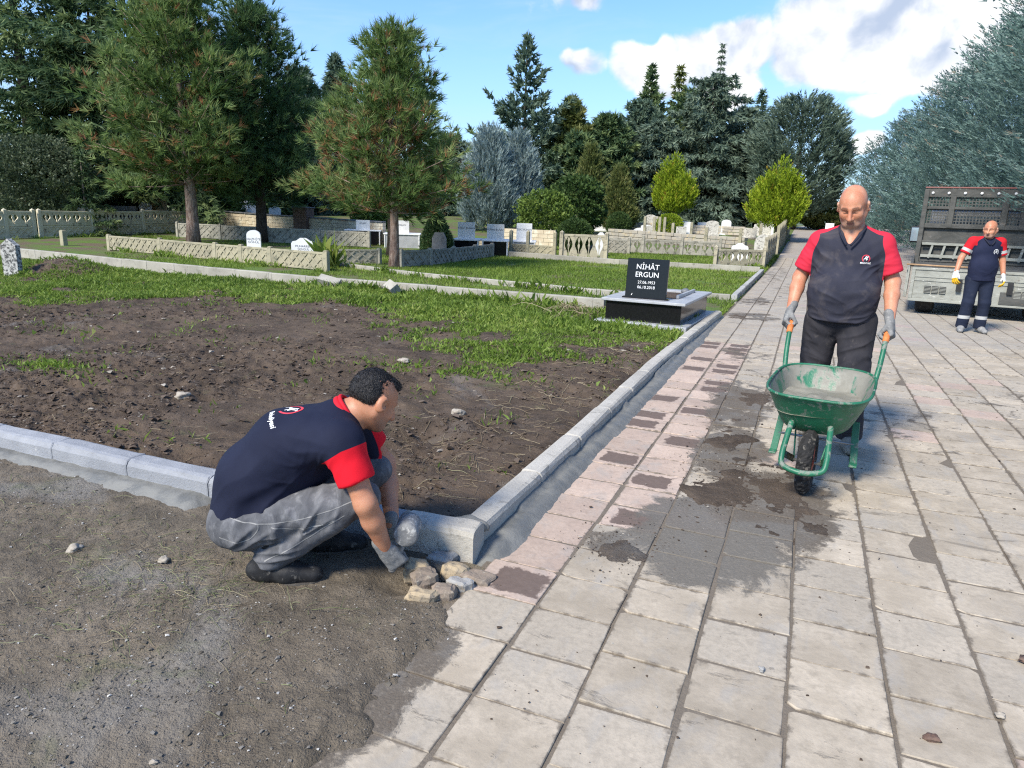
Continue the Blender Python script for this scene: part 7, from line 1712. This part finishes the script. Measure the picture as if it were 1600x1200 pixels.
for pts in ([(-.20, .335), (-.10, .315), (.05, .322), (.20, .365), (.30, .405)], [(-.23, .245), (-.17, .232), (-.11, .245), (-.075, .285), (-.07, .315)], [(-.02, .30), (.06, .285), (.16, .30), (.25, .33)], [(-.06, .135), (.08, .215), (.20, .30), (.27, .345)]):
    decal('stitching', flat_poly(strip(pts), M_STITCH, 'stitching'), _V, _Q, J(0, .28, 0), (-1, 0, 0), (0, 0, 1), _jo, .001)
for h_, heel, toe, a_ in ((0, J(-.105, .118, .050), J(.125, .130, .036), LEG[0][2]), (1, J(.075, -.14, .05), J(.30, -.15, .036), LEG[1][2])):
    S = SDF((-.26, -.40, -.02), (.26, .24, .24), .0045); shoe(S, a_+(0, .01, -.01), heel, toe, .052, a_+J(.01, 0, .07)); S.cut((0, 0, -.005), (0, 0, -1))
    b_, V, Q = cloth_part('boot', S, M_BOOT, m3, .002, [(a_, (0, .3, 1), .08, .03, .003)], {'band': lambda V: np.full(len(V), -1.0), 'yellow': lambda V: np.full(len(V), -1.0)}, 30, 4)
    f_ = (toe-heel); sd = np.array((f_[1], -f_[0], 0)); sd /= np.linalg.norm(sd); out = []
    for q, w_ in ((-.045, .034), (.0, .047), (.35, .044), (.70, .053), (1.0, .048), (1.17, .022)):
        out.append((heel+f_*q, w_))
    pl = [tuple((c+sd*w_)[:2]) for c, w_ in out]+[tuple((c-sd*w_)[:2]) for c, w_ in out[::-1]]
    MB().prism(pl, .022, (0, 0, .007), (1, 0, 0), (0, 1, 0)).build('sole', M_SOLE, b_)
hd_ = J(.34, .03, .94); hd_ /= np.linalg.norm(hd_)
glove('glove', WRR+J(.004, -.002, -.012), J(.52, -.10, -.80), J(-.75, -.35, -.4), hd_, m3, M_GLOVE, (58, 72, 50), (.9, .75), 1.04, .0030, .04)
glove('glove', WRL+J(.004, 0, -.012), J(.25, .25, -.95), J(-.5, .4, -.2), J(.6, .7, .2), m3, M_GLOVE, (45, 45, 35), (.6, .5), 1.04, .0035, .04)
# the mallet he holds
pc = WRR+J(.052, -.062, -.078)
ml = thing('rubber_mallet', 'grey rubber mallet gripped in the crouching man\'s right glove', 'mallet', (0, 0, 0)); ml.location = m3.location; ml.rotation_euler = m3.rotation_euler
a_, b_ = pc-hd_*.075, pc+hd_*.165
MB().tube([tuple(a_), tuple(a_+hd_*.012), tuple(a_+hd_*.03), tuple(b_)], [.014, .0185, .0155, .0145], 12).build('handle', surf('mallet_handle', (.30, .29, .27), (.22, .21, .195), 30, .8, .3), ml, True)
ax = J(-.25, .90, -.25); ax -= hd_*(ax@hd_); ax /= np.linalg.norm(ax); u2 = np.cross(hd_, ax); Mm = np.stack([u2, hd_, ax], 1)
MB().lathe([(.020, -.072), (.046, -.070), (.052, -.062), (.0525, -.03), (.049, 0), (.0525, .03), (.052, .062), (.046, .070), (.02, .072)], 28, Mm, tuple(b_-hd_*.03)).build('head', surf('mallet_rubber', (.15, .15, .148), (.24, .24, .23), 18, .85, .5, 60, (.42, .41, .38), (.50, .66)), ml, True)
